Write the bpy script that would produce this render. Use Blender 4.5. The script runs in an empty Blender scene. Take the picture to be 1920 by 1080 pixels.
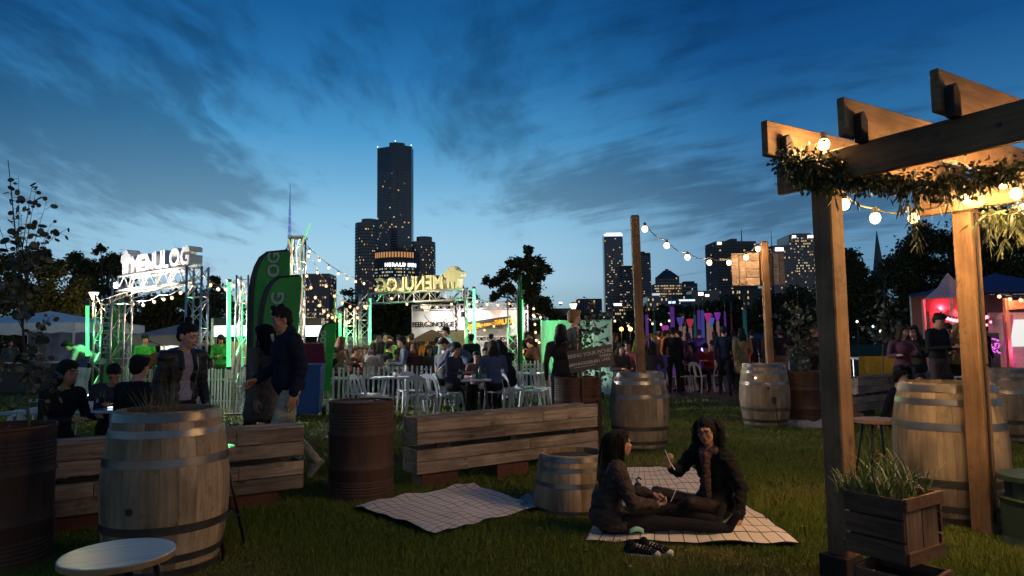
import bpy, bmesh, math, random
import numpy as np
from mathutils import Vector, Matrix, Euler, noise, Quaternion
rnd = random.Random(7)
scene = bpy.context.scene
COL = scene.collection
PI = math.pi

# ---------------------------------------------------------------- camera
CAM_H, FPX, ROLL, PITCH = 1.4, 1280.0, 0.012, math.atan(102 / 1280)
cam_d = bpy.data.cameras.new('camera')
cam_d.sensor_width = 36.0
cam_d.lens = 24.0
cam_d.clip_start = 0.05
cam_d.clip_end = 9000
cam = bpy.data.objects.new('camera', cam_d)
COL.objects.link(cam)
cam.location = (0, 0, CAM_H)
_f = Vector((0, math.cos(PITCH), math.sin(PITCH)))
_r0 = Vector((1, 0, 0)); _u0 = _r0.cross(_f)
_r = _r0 * math.cos(ROLL) - _u0 * math.sin(ROLL)
_u = _r.cross(_f)
cam.matrix_world = Matrix((( _r.x, _u.x, -_f.x, 0), (_r.y, _u.y, -_f.y, 0), (_r.z, _u.z, -_f.z, CAM_H), (0, 0, 0, 1)))
scene.camera = cam

def ray(px, py):
    u = (px - 960) / FPX; v = (540 - py) / FPX
    return (_f + _r * u + _u * v)
def at(px, py, Y):
    d = ray(px, py)
    return Vector((0, 0, CAM_H)) + d * (Y / d.y)
def gnd(px, py, z=0.0):
    d = ray(px, py)
    return Vector((0, 0, CAM_H)) + d * ((z - CAM_H) / d.z)
def gx(px, Y):
    """ground point under photo column px at depth Y"""
    p = at(px, 642, Y)
    return Vector((p.x, Y, 0))

# ---------------------------------------------------------------- colour helpers
def s2l(c):
    c = c / 255.0
    return c / 12.92 if c <= 0.04045 else ((c + 0.055) / 1.055) ** 2.4
def S(r, g, b, a=1.0):
    return (s2l(r), s2l(g), s2l(b), a)

# ---------------------------------------------------------------- dusk sky
SKY_STRENGTH = 1.08
world = bpy.data.worlds.new('World'); scene.world = world
world.use_nodes = True
nt = world.node_tree; N = nt.nodes; L = nt.links
for n in list(N): N.remove(n)
def wn(t, **k):
    n = N.new(t)
    for a, b in k.items(): setattr(n, a, b)
    return n
def wmath(op, a, b=None, c=None, clamp=False):
    n = wn('ShaderNodeMath', operation=op); n.use_clamp = clamp
    for i, x in enumerate((a, b, c)):
        if x is None: continue
        if isinstance(x, (int, float)): n.inputs[i].default_value = x
        else: L.new(x, n.inputs[i])
    return n.outputs[0]
tc = wn('ShaderNodeTexCoord')
sep = wn('ShaderNodeSeparateXYZ'); L.new(tc.outputs['Generated'], sep.inputs[0])
X_, Y_, Z_ = sep.outputs
ramp = wn('ShaderNodeValToRGB')
L.new(wmath('MULTIPLY', Z_, 2.0, clamp=True), ramp.inputs[0])
els = ramp.color_ramp.elements
stops = [(0.0, S(138, 158, 164)), (0.09, S(150, 180, 190)), (0.18, S(166, 202, 221)), (0.27, S(156, 200, 224)), (0.36, S(138, 190, 221)), (0.47, S(106, 168, 208)),
         (0.58, S(72, 146, 196)), (0.74, S(40, 112, 170)), (0.88, S(24, 90, 147)), (1.0, S(21, 79, 132))]
els[0].position = 0; els[0].color = stops[0][1]
els[1].position = 1; els[1].color = stops[-1][1]
for p, c in stops[1:-1]:
    e = els.new(p); e.color = c
# brighter towards the afterglow, deeper blue away from it
gdir = ray(660, 642); gdir.z = 0; gdir.normalize()
hl = wmath('SQRT', wmath('ADD', wmath('MULTIPLY', X_, X_), wmath('ADD', wmath('MULTIPLY', Y_, Y_), 0.02)))
glow = wmath('DIVIDE', wmath('ADD', wmath('MULTIPLY', X_, gdir.x), wmath('MULTIPLY', Y_, gdir.y)), hl)
glow_r = wn('ShaderNodeMapRange'); glow_r.inputs['From Min'].default_value = 0.82; glow_r.inputs['From Max'].default_value = 1.0
glow_r.inputs['To Min'].default_value = 0.0; glow_r.inputs['To Max'].default_value = 1.0; glow_r.interpolation_type = 'SMOOTHSTEP'
L.new(glow, glow_r.inputs['Value'])
dim = wn('ShaderNodeMix', data_type='RGBA'); dim.inputs[6].default_value = (0.34, 0.46, 0.58, 1); dim.inputs[7].default_value = (1, 1, 1, 1)
L.new(glow_r.outputs[0], dim.inputs[0])
# sky behind the camera brightened in mauve as added fill, opposite the sunset
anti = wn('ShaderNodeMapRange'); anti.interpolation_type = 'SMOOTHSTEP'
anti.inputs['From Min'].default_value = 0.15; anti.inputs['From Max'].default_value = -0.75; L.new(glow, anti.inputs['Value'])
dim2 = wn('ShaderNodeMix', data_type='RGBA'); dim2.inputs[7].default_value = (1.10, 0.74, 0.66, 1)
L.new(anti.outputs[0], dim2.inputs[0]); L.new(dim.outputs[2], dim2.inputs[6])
mul = wn('ShaderNodeMix', data_type='RGBA', blend_type='MULTIPLY'); mul.inputs[0].default_value = 1
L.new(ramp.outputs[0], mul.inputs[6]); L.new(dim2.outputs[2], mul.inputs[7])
# cloud layer: a flat sheet of streaks seen in perspective
zz = wmath('ADD', wmath('MAXIMUM', Z_, 0.0), 0.13)
cx_ = wmath('DIVIDE', X_, zz); cy_ = wmath('DIVIDE', Y_, zz)
def cloud_uv(px, py):
    d = ray(px, py).normalized(); z = max(d.z, 0) + 0.13
    return d.x / z, d.y / z
comb = wn('ShaderNodeCombineXYZ'); L.new(cx_, comb.inputs[0]); L.new(cy_, comb.inputs[1])
warp = wn('ShaderNodeTexNoise'); warp.inputs['Scale'].default_value = 0.9; warp.inputs['Detail'].default_value = 3
L.new(comb.outputs[0], warp.inputs['Vector'])
wadd = wn('ShaderNodeVectorMath', operation='MULTIPLY_ADD'); wadd.inputs[1].default_value = (0.40, 0.40, 0)
L.new(warp.outputs['Color'], wadd.inputs[0]); L.new(comb.outputs[0], wadd.inputs[2])
mp = wn('ShaderNodeMapping'); mp.inputs['Scale'].default_value = (2.6, 1.1, 1); mp.inputs['Rotation'].default_value = (0, 0, math.radians(-14))
L.new(wadd.outputs[0], mp.inputs[0])
n1 = wn('ShaderNodeTexNoise'); n1.inputs['Scale'].default_value = 1.6; n1.inputs['Detail'].default_value = 8; n1.inputs['Roughness'].default_value = 0.56
L.new(mp.outputs[0], n1.inputs['Vector'])
mp2 = wn('ShaderNodeMapping'); mp2.inputs['Scale'].default_value = (7.5, 2.4, 1); mp2.inputs['Rotation'].default_value = (0, 0, math.radians(-22))
L.new(wadd.outputs[0], mp2.inputs[0])
n2 = wn('ShaderNodeTexNoise'); n2.inputs['Scale'].default_value = 1.3; n2.inputs['Detail'].default_value = 6; n2.inputs['Roughness'].default_value = 0.6
L.new(mp2.outputs[0], n2.inputs['Vector'])
mp3 = wn('ShaderNodeMapping'); mp3.inputs['Rotation'].default_value = (0, 0, math.radians(35)); L.new(wadd.outputs[0], mp3.inputs[0])
mp4 = wn('ShaderNodeMapping'); mp4.inputs['Scale'].default_value = (2.2, 8.0, 1); L.new(mp3.outputs[0], mp4.inputs[0])
n3 = wn('ShaderNodeTexNoise'); n3.inputs['Scale'].default_value = 1.2; n3.inputs['Detail'].default_value = 6; n3.inputs['Roughness'].default_value = 0.6
L.new(mp4.outputs[0], n3.inputs['Vector'])
right = wn('ShaderNodeMapRange'); right.inputs['From Min'].default_value = -0.3; right.inputs['From Max'].default_value = 0.3; L.new(cx_, right.inputs['Value'])
n23 = wn('ShaderNodeMix', data_type='FLOAT'); L.new(right.outputs[0], n23.inputs[0]); L.new(n2.outputs[0], n23.inputs[2]); L.new(n3.outputs[0], n23.inputs[3])
bias = None
#            px    py   ru    rv    weight
clouds = [(120, 190, 0.60, 0.75, 0.17), (250, 400, 0.9, 0.9, 0.14), (390, 345, 0.36, 0.42, 0.24), (40, 60, 0.7, 0.5, 0.08), (760, 120, 0.5, 0.5, 0.06),
          (860, 240, 0.30, 0.40, 0.14), (1150, 350, 0.45, 0.35, 0.17), (1080, 375, 0.35, 0.30, 0.16), (1420, 345, 0.7, 0.6, 0.15), (1180, 130, 0.6, 0.6, 0.15),
          (930, 430, 0.3, 0.5, 0.10), (280, 300, 0.35, 0.4, 0.16), (1500, 400, 0.5, 0.5, 0.18), (450, 160, 0.35, 0.3, 0.06),
          (620, 320, 0.5, 0.6, -0.16), (620, 60, 0.6, 0.5, -0.10), (1500, 150, 0.8, 0.6, -0.05), (980, 520, 1.0, 1.4, -0.15), (450, 470, 0.9, 1.0, -0.12), (1300, 230, 0.3, 0.3, -0.1)]
for px, py, ru, rv, w in clouds:
    u0, v0 = cloud_uv(px, py)
    du = wmath('DIVIDE', wmath('SUBTRACT', cx_, u0), ru); dv = wmath('DIVIDE', wmath('SUBTRACT', cy_, v0), rv)
    d2 = wmath('ADD', wmath('MULTIPLY', du, du), wmath('MULTIPLY', dv, dv))
    g = wmath('MULTIPLY', wmath('EXPONENT', wmath('MULTIPLY', d2, -1.0)), w)
    bias = g if bias is None else wmath('ADD', bias, g)
tot = wmath('ADD', wmath('ADD', wmath('MULTIPLY', n1.outputs[0], 0.60), wmath('MULTIPLY', n23.outputs[0], 0.60)), bias)
cm = wn('ShaderNodeMapRange'); cm.interpolation_type = 'SMOOTHSTEP'
cm.inputs['From Min'].default_value = 0.58; cm.inputs['From Max'].default_value = 0.90; cm.inputs['To Max'].default_value = 0.66
L.new(tot, cm.inputs['Value'])
ccol = wn('ShaderNodeMix', data_type='RGBA', blend_type='MULTIPLY'); ccol.inputs[0].default_value = 1
L.new(mul.outputs[2], ccol.inputs[6]); ccol.inputs[7].default_value = (0.30, 0.30, 0.33, 1)
fin = wn('ShaderNodeMix', data_type='RGBA'); L.new(cm.outputs[0], fin.inputs[0]); L.new(mul.outputs[2], fin.inputs[6]); L.new(ccol.outputs[2], fin.inputs[7])
bg = wn('ShaderNodeBackground'); bg.inputs[1].default_value = SKY_STRENGTH
L.new(fin.outputs[2], bg.inputs[0])
wo = wn('ShaderNodeOutputWorld'); L.new(bg.outputs[0], wo.inputs[0])

# ---------------------------------------------------------------- exposure
scene.view_settings.view_transform = 'Standard'
scene.view_settings.look = 'None'
scene.view_settings.exposure = 0.0
scene.view_settings.gamma = 1.0
scene.view_settings.use_curve_mapping = False
scene.cycles.use_denoising = True
scene.cycles.max_bounces = 5
scene.cycles.diffuse_bounces = 2
scene.cycles.glossy_bounces = 3
scene.cycles.transmission_bounces = 4
scene.cycles.transparent_max_bounces = 8
scene.cycles.sample_clamp_indirect = 4.0
scene.cycles.sample_clamp_direct = 0.0

# ================================================================ materials
_mats = {}
def new_mat(name):
    m = bpy.data.materials.new(name); m.use_nodes = True
    nt = m.node_tree; b = nt.nodes['Principled BSDF']
    return m, nt, b
def _spec(b, v):
    for k in ('Specular IOR Level', 'Specular'):
        if k in b.inputs: b.inputs[k].default_value = v; return
def pmat(name, c1, c2=None, scale=6.0, rough=0.7, bump=0.0, metal=0.0, stretch=(1, 1, 1), vary=0.0, spec=0.5, detail=5, sheen=0, coord='Object', bscale=None, lo=0.35, hi=0.65):
    """noise-mottled surface; vary = brightness change from one object to the next"""
    if name in _mats: return _mats[name]
    m, nt, b = new_mat(name); N = nt.nodes; L = nt.links
    c2 = c2 or tuple(x * 0.75 for x in c1[:3]) + (1,)
    tc = N.new('ShaderNodeTexCoord'); mp = N.new('ShaderNodeMapping'); mp.inputs['Scale'].default_value = stretch
    L.new(tc.outputs[coord], mp.inputs[0])
    oi = N.new('ShaderNodeObjectInfo')
    if vary:
        vm = N.new('ShaderNodeVectorMath'); vm.operation = 'MULTIPLY_ADD'; vm.inputs[1].default_value = (1, 1, 1)
        cr = N.new('ShaderNodeCombineXYZ'); ml = N.new('ShaderNodeMath'); ml.operation = 'MULTIPLY'; ml.inputs[1].default_value = 37.0
        L.new(oi.outputs['Random'], ml.inputs[0]); L.new(ml.outputs[0], cr.inputs[0]); L.new(ml.outputs[0], cr.inputs[2])
        L.new(mp.outputs[0], vm.inputs[0]); L.new(cr.outputs[0], vm.inputs[2]); vec = vm.outputs[0]
    else: vec = mp.outputs[0]
    ns = N.new('ShaderNodeTexNoise'); ns.inputs['Scale'].default_value = scale; ns.inputs['Detail'].default_value = detail; ns.inputs['Roughness'].default_value = 0.6
    L.new(vec, ns.inputs['Vector'])
    rp = N.new('ShaderNodeValToRGB'); rp.color_ramp.elements[0].position = lo; rp.color_ramp.elements[1].position = hi
    rp.color_ramp.elements[0].color = c1; rp.color_ramp.elements[1].color = c2
    L.new(ns.outputs[0], rp.inputs[0]); col = rp.outputs[0]
    if vary:
        mr = N.new('ShaderNodeMapRange'); mr.inputs['To Min'].default_value = 1 - vary; mr.inputs['To Max'].default_value = 1 + vary
        L.new(oi.outputs['Random'], mr.inputs['Value'])
        vs = N.new('ShaderNodeVectorMath'); vs.operation = 'SCALE'; L.new(col, vs.inputs[0]); L.new(mr.outputs[0], vs.inputs['Scale']); col = vs.outputs[0]
    L.new(col, b.inputs['Base Color'])
    b.inputs['Roughness'].default_value = rough; b.inputs['Metallic'].default_value = metal; _spec(b, spec)
    if sheen: b.inputs['Sheen Weight'].default_value = sheen
    if bump:
        nb = N.new('ShaderNodeTexNoise'); nb.inputs['Scale'].default_value = bscale or scale * 3; nb.inputs['Detail'].default_value = 6
        L.new(vec, nb.inputs['Vector'])
        bp = N.new('ShaderNodeBump'); bp.inputs['Strength'].default_value = min(1, bump); bp.inputs['Distance'].default_value = 0.01
        L.new(nb.outputs[0], bp.inputs['Height']); L.new(bp.outputs[0], b.inputs['Normal'])
    _mats[name] = m; return m
def wood(name, c1, c2, axis=0, grain=14.0, rough=0.75, vary=0.25, bump=0.35, knots=True):
    """sawn timber: grain stretched along one local axis, knots and weather stains"""
    if name in _mats: return _mats[name]
    m, nt, b = new_mat(name); N = nt.nodes; L = nt.links
    tc = N.new('ShaderNodeTexCoord'); oi = N.new('ShaderNodeObjectInfo')
    ml = N.new('ShaderNodeMath'); ml.operation = 'MULTIPLY'; ml.inputs[1].default_value = 53.0; L.new(oi.outputs['Random'], ml.inputs[0])
    cr = N.new('ShaderNodeCombineXYZ'); [L.new(ml.outputs[0], cr.inputs[i]) for i in range(3)]
    ad = N.new('ShaderNodeVectorMath'); ad.operation = 'ADD'; L.new(tc.outputs['Object'], ad.inputs[0]); L.new(cr.outputs[0], ad.inputs[1])
    st = [grain] * 3; st[axis] = grain * 0.07
    mp = N.new('ShaderNodeMapping'); mp.inputs['Scale'].default_value = st; L.new(ad.outputs[0], mp.inputs[0])
    g = N.new('ShaderNodeTexNoise'); g.inputs['Scale'].default_value = 2.2; g.inputs['Detail'].default_value = 7; g.inputs['Roughness'].default_value = 0.68; g.inputs['Distortion'].default_value = 0.7
    L.new(mp.outputs[0], g.inputs['Vector'])
    rp = N.new('ShaderNodeValToRGB'); e = rp.color_ramp.elements
    e[0].position = 0.30; e[0].color = c2; e[1].position = 0.66; e[1].color = c1
    L.new(g.outputs[0], rp.inputs[0])
    s = N.new('ShaderNodeTexNoise'); s.inputs['Scale'].default_value = 2.5; s.inputs['Detail'].default_value = 4; L.new(ad.outputs[0], s.inputs['Vector'])
    sr = N.new('ShaderNodeMapRange'); sr.inputs['From Min'].default_value = 0.35; sr.inputs['From Max'].default_value = 0.65; sr.inputs['To Min'].default_value = 0.55; sr.inputs['To Max'].default_value = 1.15
    L.new(s.outputs[0], sr.inputs['Value'])
    st2 = N.new('ShaderNodeTexNoise'); st2.inputs['Scale'].default_value = 5.0; st2.inputs['Detail'].default_value = 6; st2.inputs['Roughness'].default_value = 0.7; L.new(ad.outputs[0], st2.inputs['Vector'])
    sm = N.new('ShaderNodeMapRange'); sm.inputs['From Min'].default_value = 0.56; sm.inputs['From Max'].default_value = 0.70; sm.inputs['To Min'].default_value = 1.0; sm.inputs['To Max'].default_value = 0.45; L.new(st2.outputs[0], sm.inputs['Value'])
    sq = N.new('ShaderNodeMath'); sq.operation = 'MULTIPLY'; L.new(sr.outputs[0], sq.inputs[0]); L.new(sm.outputs[0], sq.inputs[1]); sr = sq
    vr = N.new('ShaderNodeMapRange'); vr.inputs['To Min'].default_value = 1 - vary; vr.inputs['To Max'].default_value = 1 + vary; L.new(oi.outputs['Random'], vr.inputs['Value'])
    mm = N.new('ShaderNodeMath'); mm.operation = 'MULTIPLY'; L.new(sr.outputs[0], mm.inputs[0]); L.new(vr.outputs[0], mm.inputs[1])
    k = mm.outputs[0]
    if knots:
        v = N.new('ShaderNodeTexVoronoi'); v.inputs['Scale'].default_value = 3.2
        mp3 = N.new('ShaderNodeMapping'); sc = [1.6] * 3; sc[axis] = 0.8; mp3.inputs['Scale'].default_value = sc; L.new(ad.outputs[0], mp3.inputs[0]); L.new(mp3.outputs[0], v.inputs['Vector'])
        kr = N.new('ShaderNodeMapRange'); kr.inputs['From Min'].default_value = 0.03; kr.inputs['From Max'].default_value = 0.14; kr.inputs['To Min'].default_value = 0.3; kr.inputs['To Max'].default_value = 1
        L.new(v.outputs['Distance'], kr.inputs['Value'])
        m3 = N.new('ShaderNodeMath'); m3.operation = 'MULTIPLY'; L.new(k, m3.inputs[0]); L.new(kr.outputs[0], m3.inputs[1]); k = m3.outputs[0]
    vs = N.new('ShaderNodeVectorMath'); vs.operation = 'SCALE'; L.new(rp.outputs[0], vs.inputs[0]); L.new(k, vs.inputs['Scale'])
    L.new(vs.outputs[0], b.inputs['Base Color']); b.inputs['Roughness'].default_value = rough; _spec(b, 0.3)
    bp = N.new('ShaderNodeBump'); bp.inputs['Strength'].default_value = bump; bp.inputs['Distance'].default_value = 0.006
    L.new(g.outputs[0], bp.inputs['Height']); L.new(bp.outputs[0], b.inputs['Normal'])
    _mats[name] = m; return m
def emit(name, col, strength):
    if name in _mats: return _mats[name]
    m, nt, b = new_mat(name)
    b.inputs['Base Color'].default_value = (0.02, 0.02, 0.02, 1)
    b.inputs['Emission Color'].default_value = col if len(col) == 4 else (*col, 1)
    b.inputs['Emission Strength'].default_value = strength
    _mats[name] = m; return m

# ================================================================ mesh builder
def frame(d, up=(0, 0, 1)):
    d = Vector(d).normalized(); up = Vector(up)
    if abs(d.dot(up.normalized())) > 0.98: up = Vector((0, 1, 0)) if abs(d.y) < 0.9 else Vector((1, 0, 0))
    x = up.cross(d).normalized(); y = d.cross(x)
    return x, y, d
class MB:
    def __init__(s): s.v = []; s.f = []; s.m = []
    def add(s, vs, fs, mi=0):
        o = len(s.v); s.v += [tuple(v) for v in vs]; s.f += [tuple(i + o for i in f) for f in fs]; s.m += [mi] * len(fs); return s
    def box(s, c, d, R=None, mi=0):
        c = Vector(c); h = [x / 2 for x in d]; vs = []
        for z in (-1, 1):
            for x, y in ((-1, -1), (1, -1), (1, 1), (-1, 1)):
                p = Vector((x * h[0], y * h[1], z * h[2])); vs.append(c + (R @ p if R else p))
        return s.add(vs, [(3, 2, 1, 0), (4, 5, 6, 7), (0, 1, 5, 4), (1, 2, 6, 5), (2, 3, 7, 6), (3, 0, 4, 7)], mi)
    def bar(s, a, b, w, h, mi=0, up=(0, 0, 1)):
        a = Vector(a); b = Vector(b); x, y, z = frame(b - a, up)
        vs = [p + x * (i * w / 2) + y * (j * h / 2) for p in (a, b) for i, j in ((-1, -1), (1, -1), (1, 1), (-1, 1))]
        return s.add(vs, [(3, 2, 1, 0), (4, 5, 6, 7), (0, 1, 5, 4), (1, 2, 6, 5), (2, 3, 7, 6), (3, 0, 4, 7)], mi)
    def tube(s, a, b, r0, r1=None, n=8, mi=0, caps=True):
        return s.path([a, b], [r0, r0 if r1 is None else r1], n, mi, caps)
    def path(s, pts, rad, n=8, mi=0, caps=True):
        pts = [Vector(p) for p in pts]
        if isinstance(rad, (int, float)): rad = [rad] * len(pts)
        vs = []; prev = None
        for i, p in enumerate(pts):
            d = (pts[min(i + 1, len(pts) - 1)] - pts[max(i - 1, 0)])
            if d.length < 1e-9: d = Vector((0, 0, 1))
            d.normalize()
            if prev is None: x, y, _ = frame(d)
            else:
                x = prev - d * prev.dot(d)
                if x.length < 1e-6: x, _, _ = frame(d)
                x.normalize(); y = d.cross(x)
            prev = x
            for k in range(n):
                a = 2 * PI * k / n; vs.append(p + (x * math.cos(a) + y * math.sin(a)) * rad[i])
        fs = [(i * n + k, i * n + (k + 1) % n, (i + 1) * n + (k + 1) % n, (i + 1) * n + k) for i in range(len(pts) - 1) for k in range(n)]
        if caps: fs += [tuple(range(n))[::-1], tuple(range((len(pts) - 1) * n, len(pts) * n))]
        return s.add(vs, fs, mi)
    def lathe(s, prof, n=24, c=(0, 0, 0), mi=0, caps=True, a0=0.0):
        vs = [(c[0] + r * math.cos(a0 + 2 * PI * k / n), c[1] + r * math.sin(a0 + 2 * PI * k / n), c[2] + z) for r, z in prof for k in range(n)]
        fs = [(i * n + k, i * n + (k + 1) % n, (i + 1) * n + (k + 1) % n, (i + 1) * n + k) for i in range(len(prof) - 1) for k in range(n)]
        if caps: fs += [tuple(range(n))[::-1], tuple(range((len(prof) - 1) * n, len(prof) * n))]
        return s.add(vs, fs, mi)
    def ell(s, c, r, R=None, nu=12, nv=8, mi=0):
        c = Vector(c); r = (r, r, r) if isinstance(r, (int, float)) else r
        vs = [Vector((0, 0, -r[2]))]
        for j in range(1, nv):
            t = PI * j / nv
            for k in range(nu):
                a = 2 * PI * k / nu; vs.append(Vector((r[0] * math.sin(t) * math.cos(a), r[1] * math.sin(t) * math.sin(a), -r[2] * math.cos(t))))
        vs.append(Vector((0, 0, r[2])))
        fs = [(0, 1 + (k + 1) % nu, 1 + k) for k in range(nu)]
        for j in range(nv - 2):
            for k in range(nu): fs.append((1 + j * nu + k, 1 + j * nu + (k + 1) % nu, 1 + (j + 1) * nu + (k + 1) % nu, 1 + (j + 1) * nu + k))
        t = len(vs) - 1; b = 1 + (nv - 2) * nu
        fs += [(b + k, b + (k + 1) % nu, t) for k in range(nu)]
        return s.add([c + (R @ v if R else v) for v in vs], fs, mi)
    def prism(s, pts, o, ex, ey, th, mi=0):
        """2-D outline pts (u,v) in plane o+u*ex+v*ey, thickness th along ex x ey (centred)"""
        o = Vector(o); ex = Vector(ex); ey = Vector(ey); nz = ex.cross(ey).normalized(); n = len(pts)
        vs = [o + ex * u + ey * v + nz * (k * th / 2) for k in (-1, 1) for u, v in pts]
        fs = [tuple(range(n))[::-1], tuple(range(n, 2 * n))] + [(i, (i + 1) % n, n + (i + 1) % n, n + i) for i in range(n)]
        return s.add(vs, fs, mi)
    def sheet(s, fn, nu, nv, mi=0, th=0.0):
        """fn(u,v)->Vector grid surface, optionally thickened downwards"""
        top = [Vector(fn(i / nu, j / nv)) for j in range(nv + 1) for i in range(nu + 1)]
        q = lambda i, j: j * (nu + 1) + i
        fs = [(q(i, j), q(i + 1, j), q(i + 1, j + 1), q(i, j + 1)) for j in range(nv) for i in range(nu)]
        if not th: return s.add(top, fs, mi)
        n = len(top); bot = [p - Vector((0, 0, th)) for p in top]
        fs += [tuple(x + n for x in f[::-1]) for f in fs]
        for i in range(nu): fs += [(q(i, 0), q(i, 0) + n, q(i + 1, 0) + n, q(i + 1, 0)), (q(i + 1, nv), q(i + 1, nv) + n, q(i, nv) + n, q(i, nv))]
        for j in range(nv): fs += [(q(0, j + 1), q(0, j + 1) + n, q(0, j) + n, q(0, j)), (q(nu, j), q(nu, j) + n, q(nu, j + 1) + n, q(nu, j + 1))]
        return s.add(top + bot, fs, mi)
    def mesh(s, name, mats, smooth=False, bevel=0.0):
        me = bpy.data.meshes.new(name); me.from_pydata(s.v, [], s.f)
        for m in (mats if isinstance(mats, (list, tuple)) else [mats]): me.materials.append(m)
        if any(s.m): me.polygons.foreach_set('material_index', s.m)
        if bevel:
            bm = bmesh.new(); bm.from_mesh(me)
            bmesh.ops.bevel(bm, geom=bm.edges[:], offset=bevel, segments=1, affect='EDGES', profile=0.7)
            bm.to_mesh(me); bm.free()
        if smooth: me.polygons.foreach_set('use_smooth', [True] * len(me.polygons))
        me.update(); return me
def link(name, me, parent=None, loc=(0, 0, 0), rot=(0, 0, 0), scale=None):
    o = bpy.data.objects.new(name, me); COL.objects.link(o); o.location = loc; o.rotation_euler = rot
    if scale is not None: o.scale = (scale,) * 3 if isinstance(scale, (int, float)) else scale
    if parent: o.parent = parent
    return o
def part(name, mb, mats, parent, loc=(0, 0, 0), rot=(0, 0, 0), smooth=False, bevel=0.0, label=None, kind=None):
    o = link(name, mb.mesh(name, mats, smooth, bevel), parent, loc, rot)
    if label: o['label'] = label
    if kind: o['kind'] = kind
    return o
def tag(o, label=None, cat=None, group=None, kind=None):
    if label: o['label'] = label
    if cat: o['category'] = cat
    if group: o['group'] = group
    if kind: o['kind'] = kind
    return o
def thing(name, label, cat, loc=(0, 0, 0), rz=0.0, group=None):
    o = bpy.data.objects.new(name, None); COL.objects.link(o); o.empty_display_size = 0.1
    o.location = loc; o.rotation_euler = (0, 0, rz)
    return tag(o, label, cat, group)
_kids = {}
def dup(root, loc, rz, label, scale=None, group=None, parent=None):
    c = root.copy(); COL.objects.link(c)
    if parent: c.parent = parent
    else:
        c.location = loc; c.rotation_euler = (0, 0, rz); c['label'] = label
        if scale: c.scale = (scale,) * 3
        if group: c['group'] = group
    for ch in [o for o in COL.objects if o.parent == root] if root.name not in _kids else _kids[root.name]:
        dup(ch, None, None, None, parent=c)
    return c
def cache_kids():
    _kids.clear()
    for o in COL.objects: _kids.setdefault(o.name, [])
    for o in COL.objects:
        if o.parent: _kids[o.parent.name].append(o)
def text_mesh(s, size, extrude=0.0, bold=0.0, align='CENTER', spacing=1.0, name='lettering'):
    cu = bpy.data.curves.new('t', 'FONT'); cu.body = s; cu.size = size; cu.extrude = extrude; cu.offset = bold
    cu.align_x = align; cu.space_character = spacing; cu.resolution_u = 3
    o = bpy.data.objects.new('t', cu); COL.objects.link(o)
    dg = bpy.context.evaluated_depsgraph_get(); dg.update()
    me = bpy.data.meshes.new_from_object(o.evaluated_get(dg)); me.name = name
    bpy.data.objects.remove(o); bpy.data.curves.remove(cu); return me
def text(name, s, size, mat, parent, origin, ex, ey, extrude=0.0, bold=0.0, align='CENTER', spacing=1.0, height=None):
    me = text_mesh(s, size, extrude, bold, align, spacing)
    me.materials.clear(); me.materials.append(mat)
    o = link(name, me, parent)
    ex = Vector(ex).normalized(); ey = Vector(ey).normalized(); n = ex.cross(ey)
    o.matrix_local = Matrix(((ex.x, ey.x, n.x, origin[0]), (ex.y, ey.y, n.y, origin[1]), (ex.z, ey.z, n.z, origin[2]), (0, 0, 0, 1)))
    return o
def rotz(a): return Matrix.Rotation(a, 3, 'Z')
def lamp(name, kind, loc, energy, color, parent=None, size=0.1, aim=None, angle=60, blend=0.6):
    d = bpy.data.lights.new(name, kind); d.energy = energy; d.color = color
    if kind == 'AREA': d.size = size
    else: d.shadow_soft_size = size
    if kind == 'SPOT': d.spot_size = math.radians(angle); d.spot_blend = blend
    o = bpy.data.objects.new(name, d); COL.objects.link(o); o.location = loc
    if aim is not None: o.rotation_euler = (Vector(aim) - Vector(loc)).to_track_quat('-Z', 'Y').to_euler()
    if parent: o.parent = parent
    return o

# ================================================================ ground
def ground_mat():
    m, nt, b = new_mat('turf'); N = nt.nodes; L = nt.links
    tc = N.new('ShaderNodeTexCoord')
    a = N.new('ShaderNodeTexNoise'); a.inputs['Scale'].default_value = 0.7; a.inputs['Detail'].default_value = 8; L.new(tc.outputs['Object'], a.inputs['Vector'])
    f = N.new('ShaderNodeTexNoise'); f.inputs['Scale'].default_value = 45; f.inputs['Detail'].default_value = 4; L.new(tc.outputs['Object'], f.inputs['Vector'])
    r1 = N.new('ShaderNodeValToRGB'); e = r1.color_ramp.elements
    e[0].position = 0.36; e[0].color = (0.045, 0.040, 0.018, 1); e[1].position = 0.58; e[1].color = (0.068, 0.088, 0.022, 1)
    L.new(a.outputs[0], r1.inputs[0])
    mr = N.new('ShaderNodeMapRange'); mr.inputs['From Min'].default_value = 0.3; mr.inputs['From Max'].default_value = 0.7; mr.inputs['To Min'].default_value = 0.35; mr.inputs['To Max'].default_value = 1.4
    L.new(f.outputs[0], mr.inputs['Value'])
    vs = N.new('ShaderNodeVectorMath'); vs.operation = 'SCALE'; L.new(r1.outputs[0], vs.inputs[0]); L.new(mr.outputs[0], vs.inputs['Scale'])
    L.new(vs.outputs[0], b.inputs['Base Color']); b.inputs['Roughness'].default_value = 0.95; _spec(b, 0.1)
    bp = N.new('ShaderNodeBump'); bp.inputs['Strength'].default_value = 0.9; bp.inputs['Distance'].default_value = 0.03
    L.new(f.outputs[0], bp.inputs['Height']); L.new(bp.outputs[0], b.inputs['Normal'])
    return m
g = MB()
gv = []
def gfn(u, v):
    # fine near the camera, reaching the horizon far away
    x = math.copysign(abs(2 * u - 1) ** 3 * 3500, 2 * u - 1); y = -60 + v ** 3 * 4200
    z = 0.0
    return Vector((x, y, z))
g.sheet(gfn, 60, 60)
tag(link('ground', g.mesh('ground', ground_mat(), True)), kind='structure')
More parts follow.
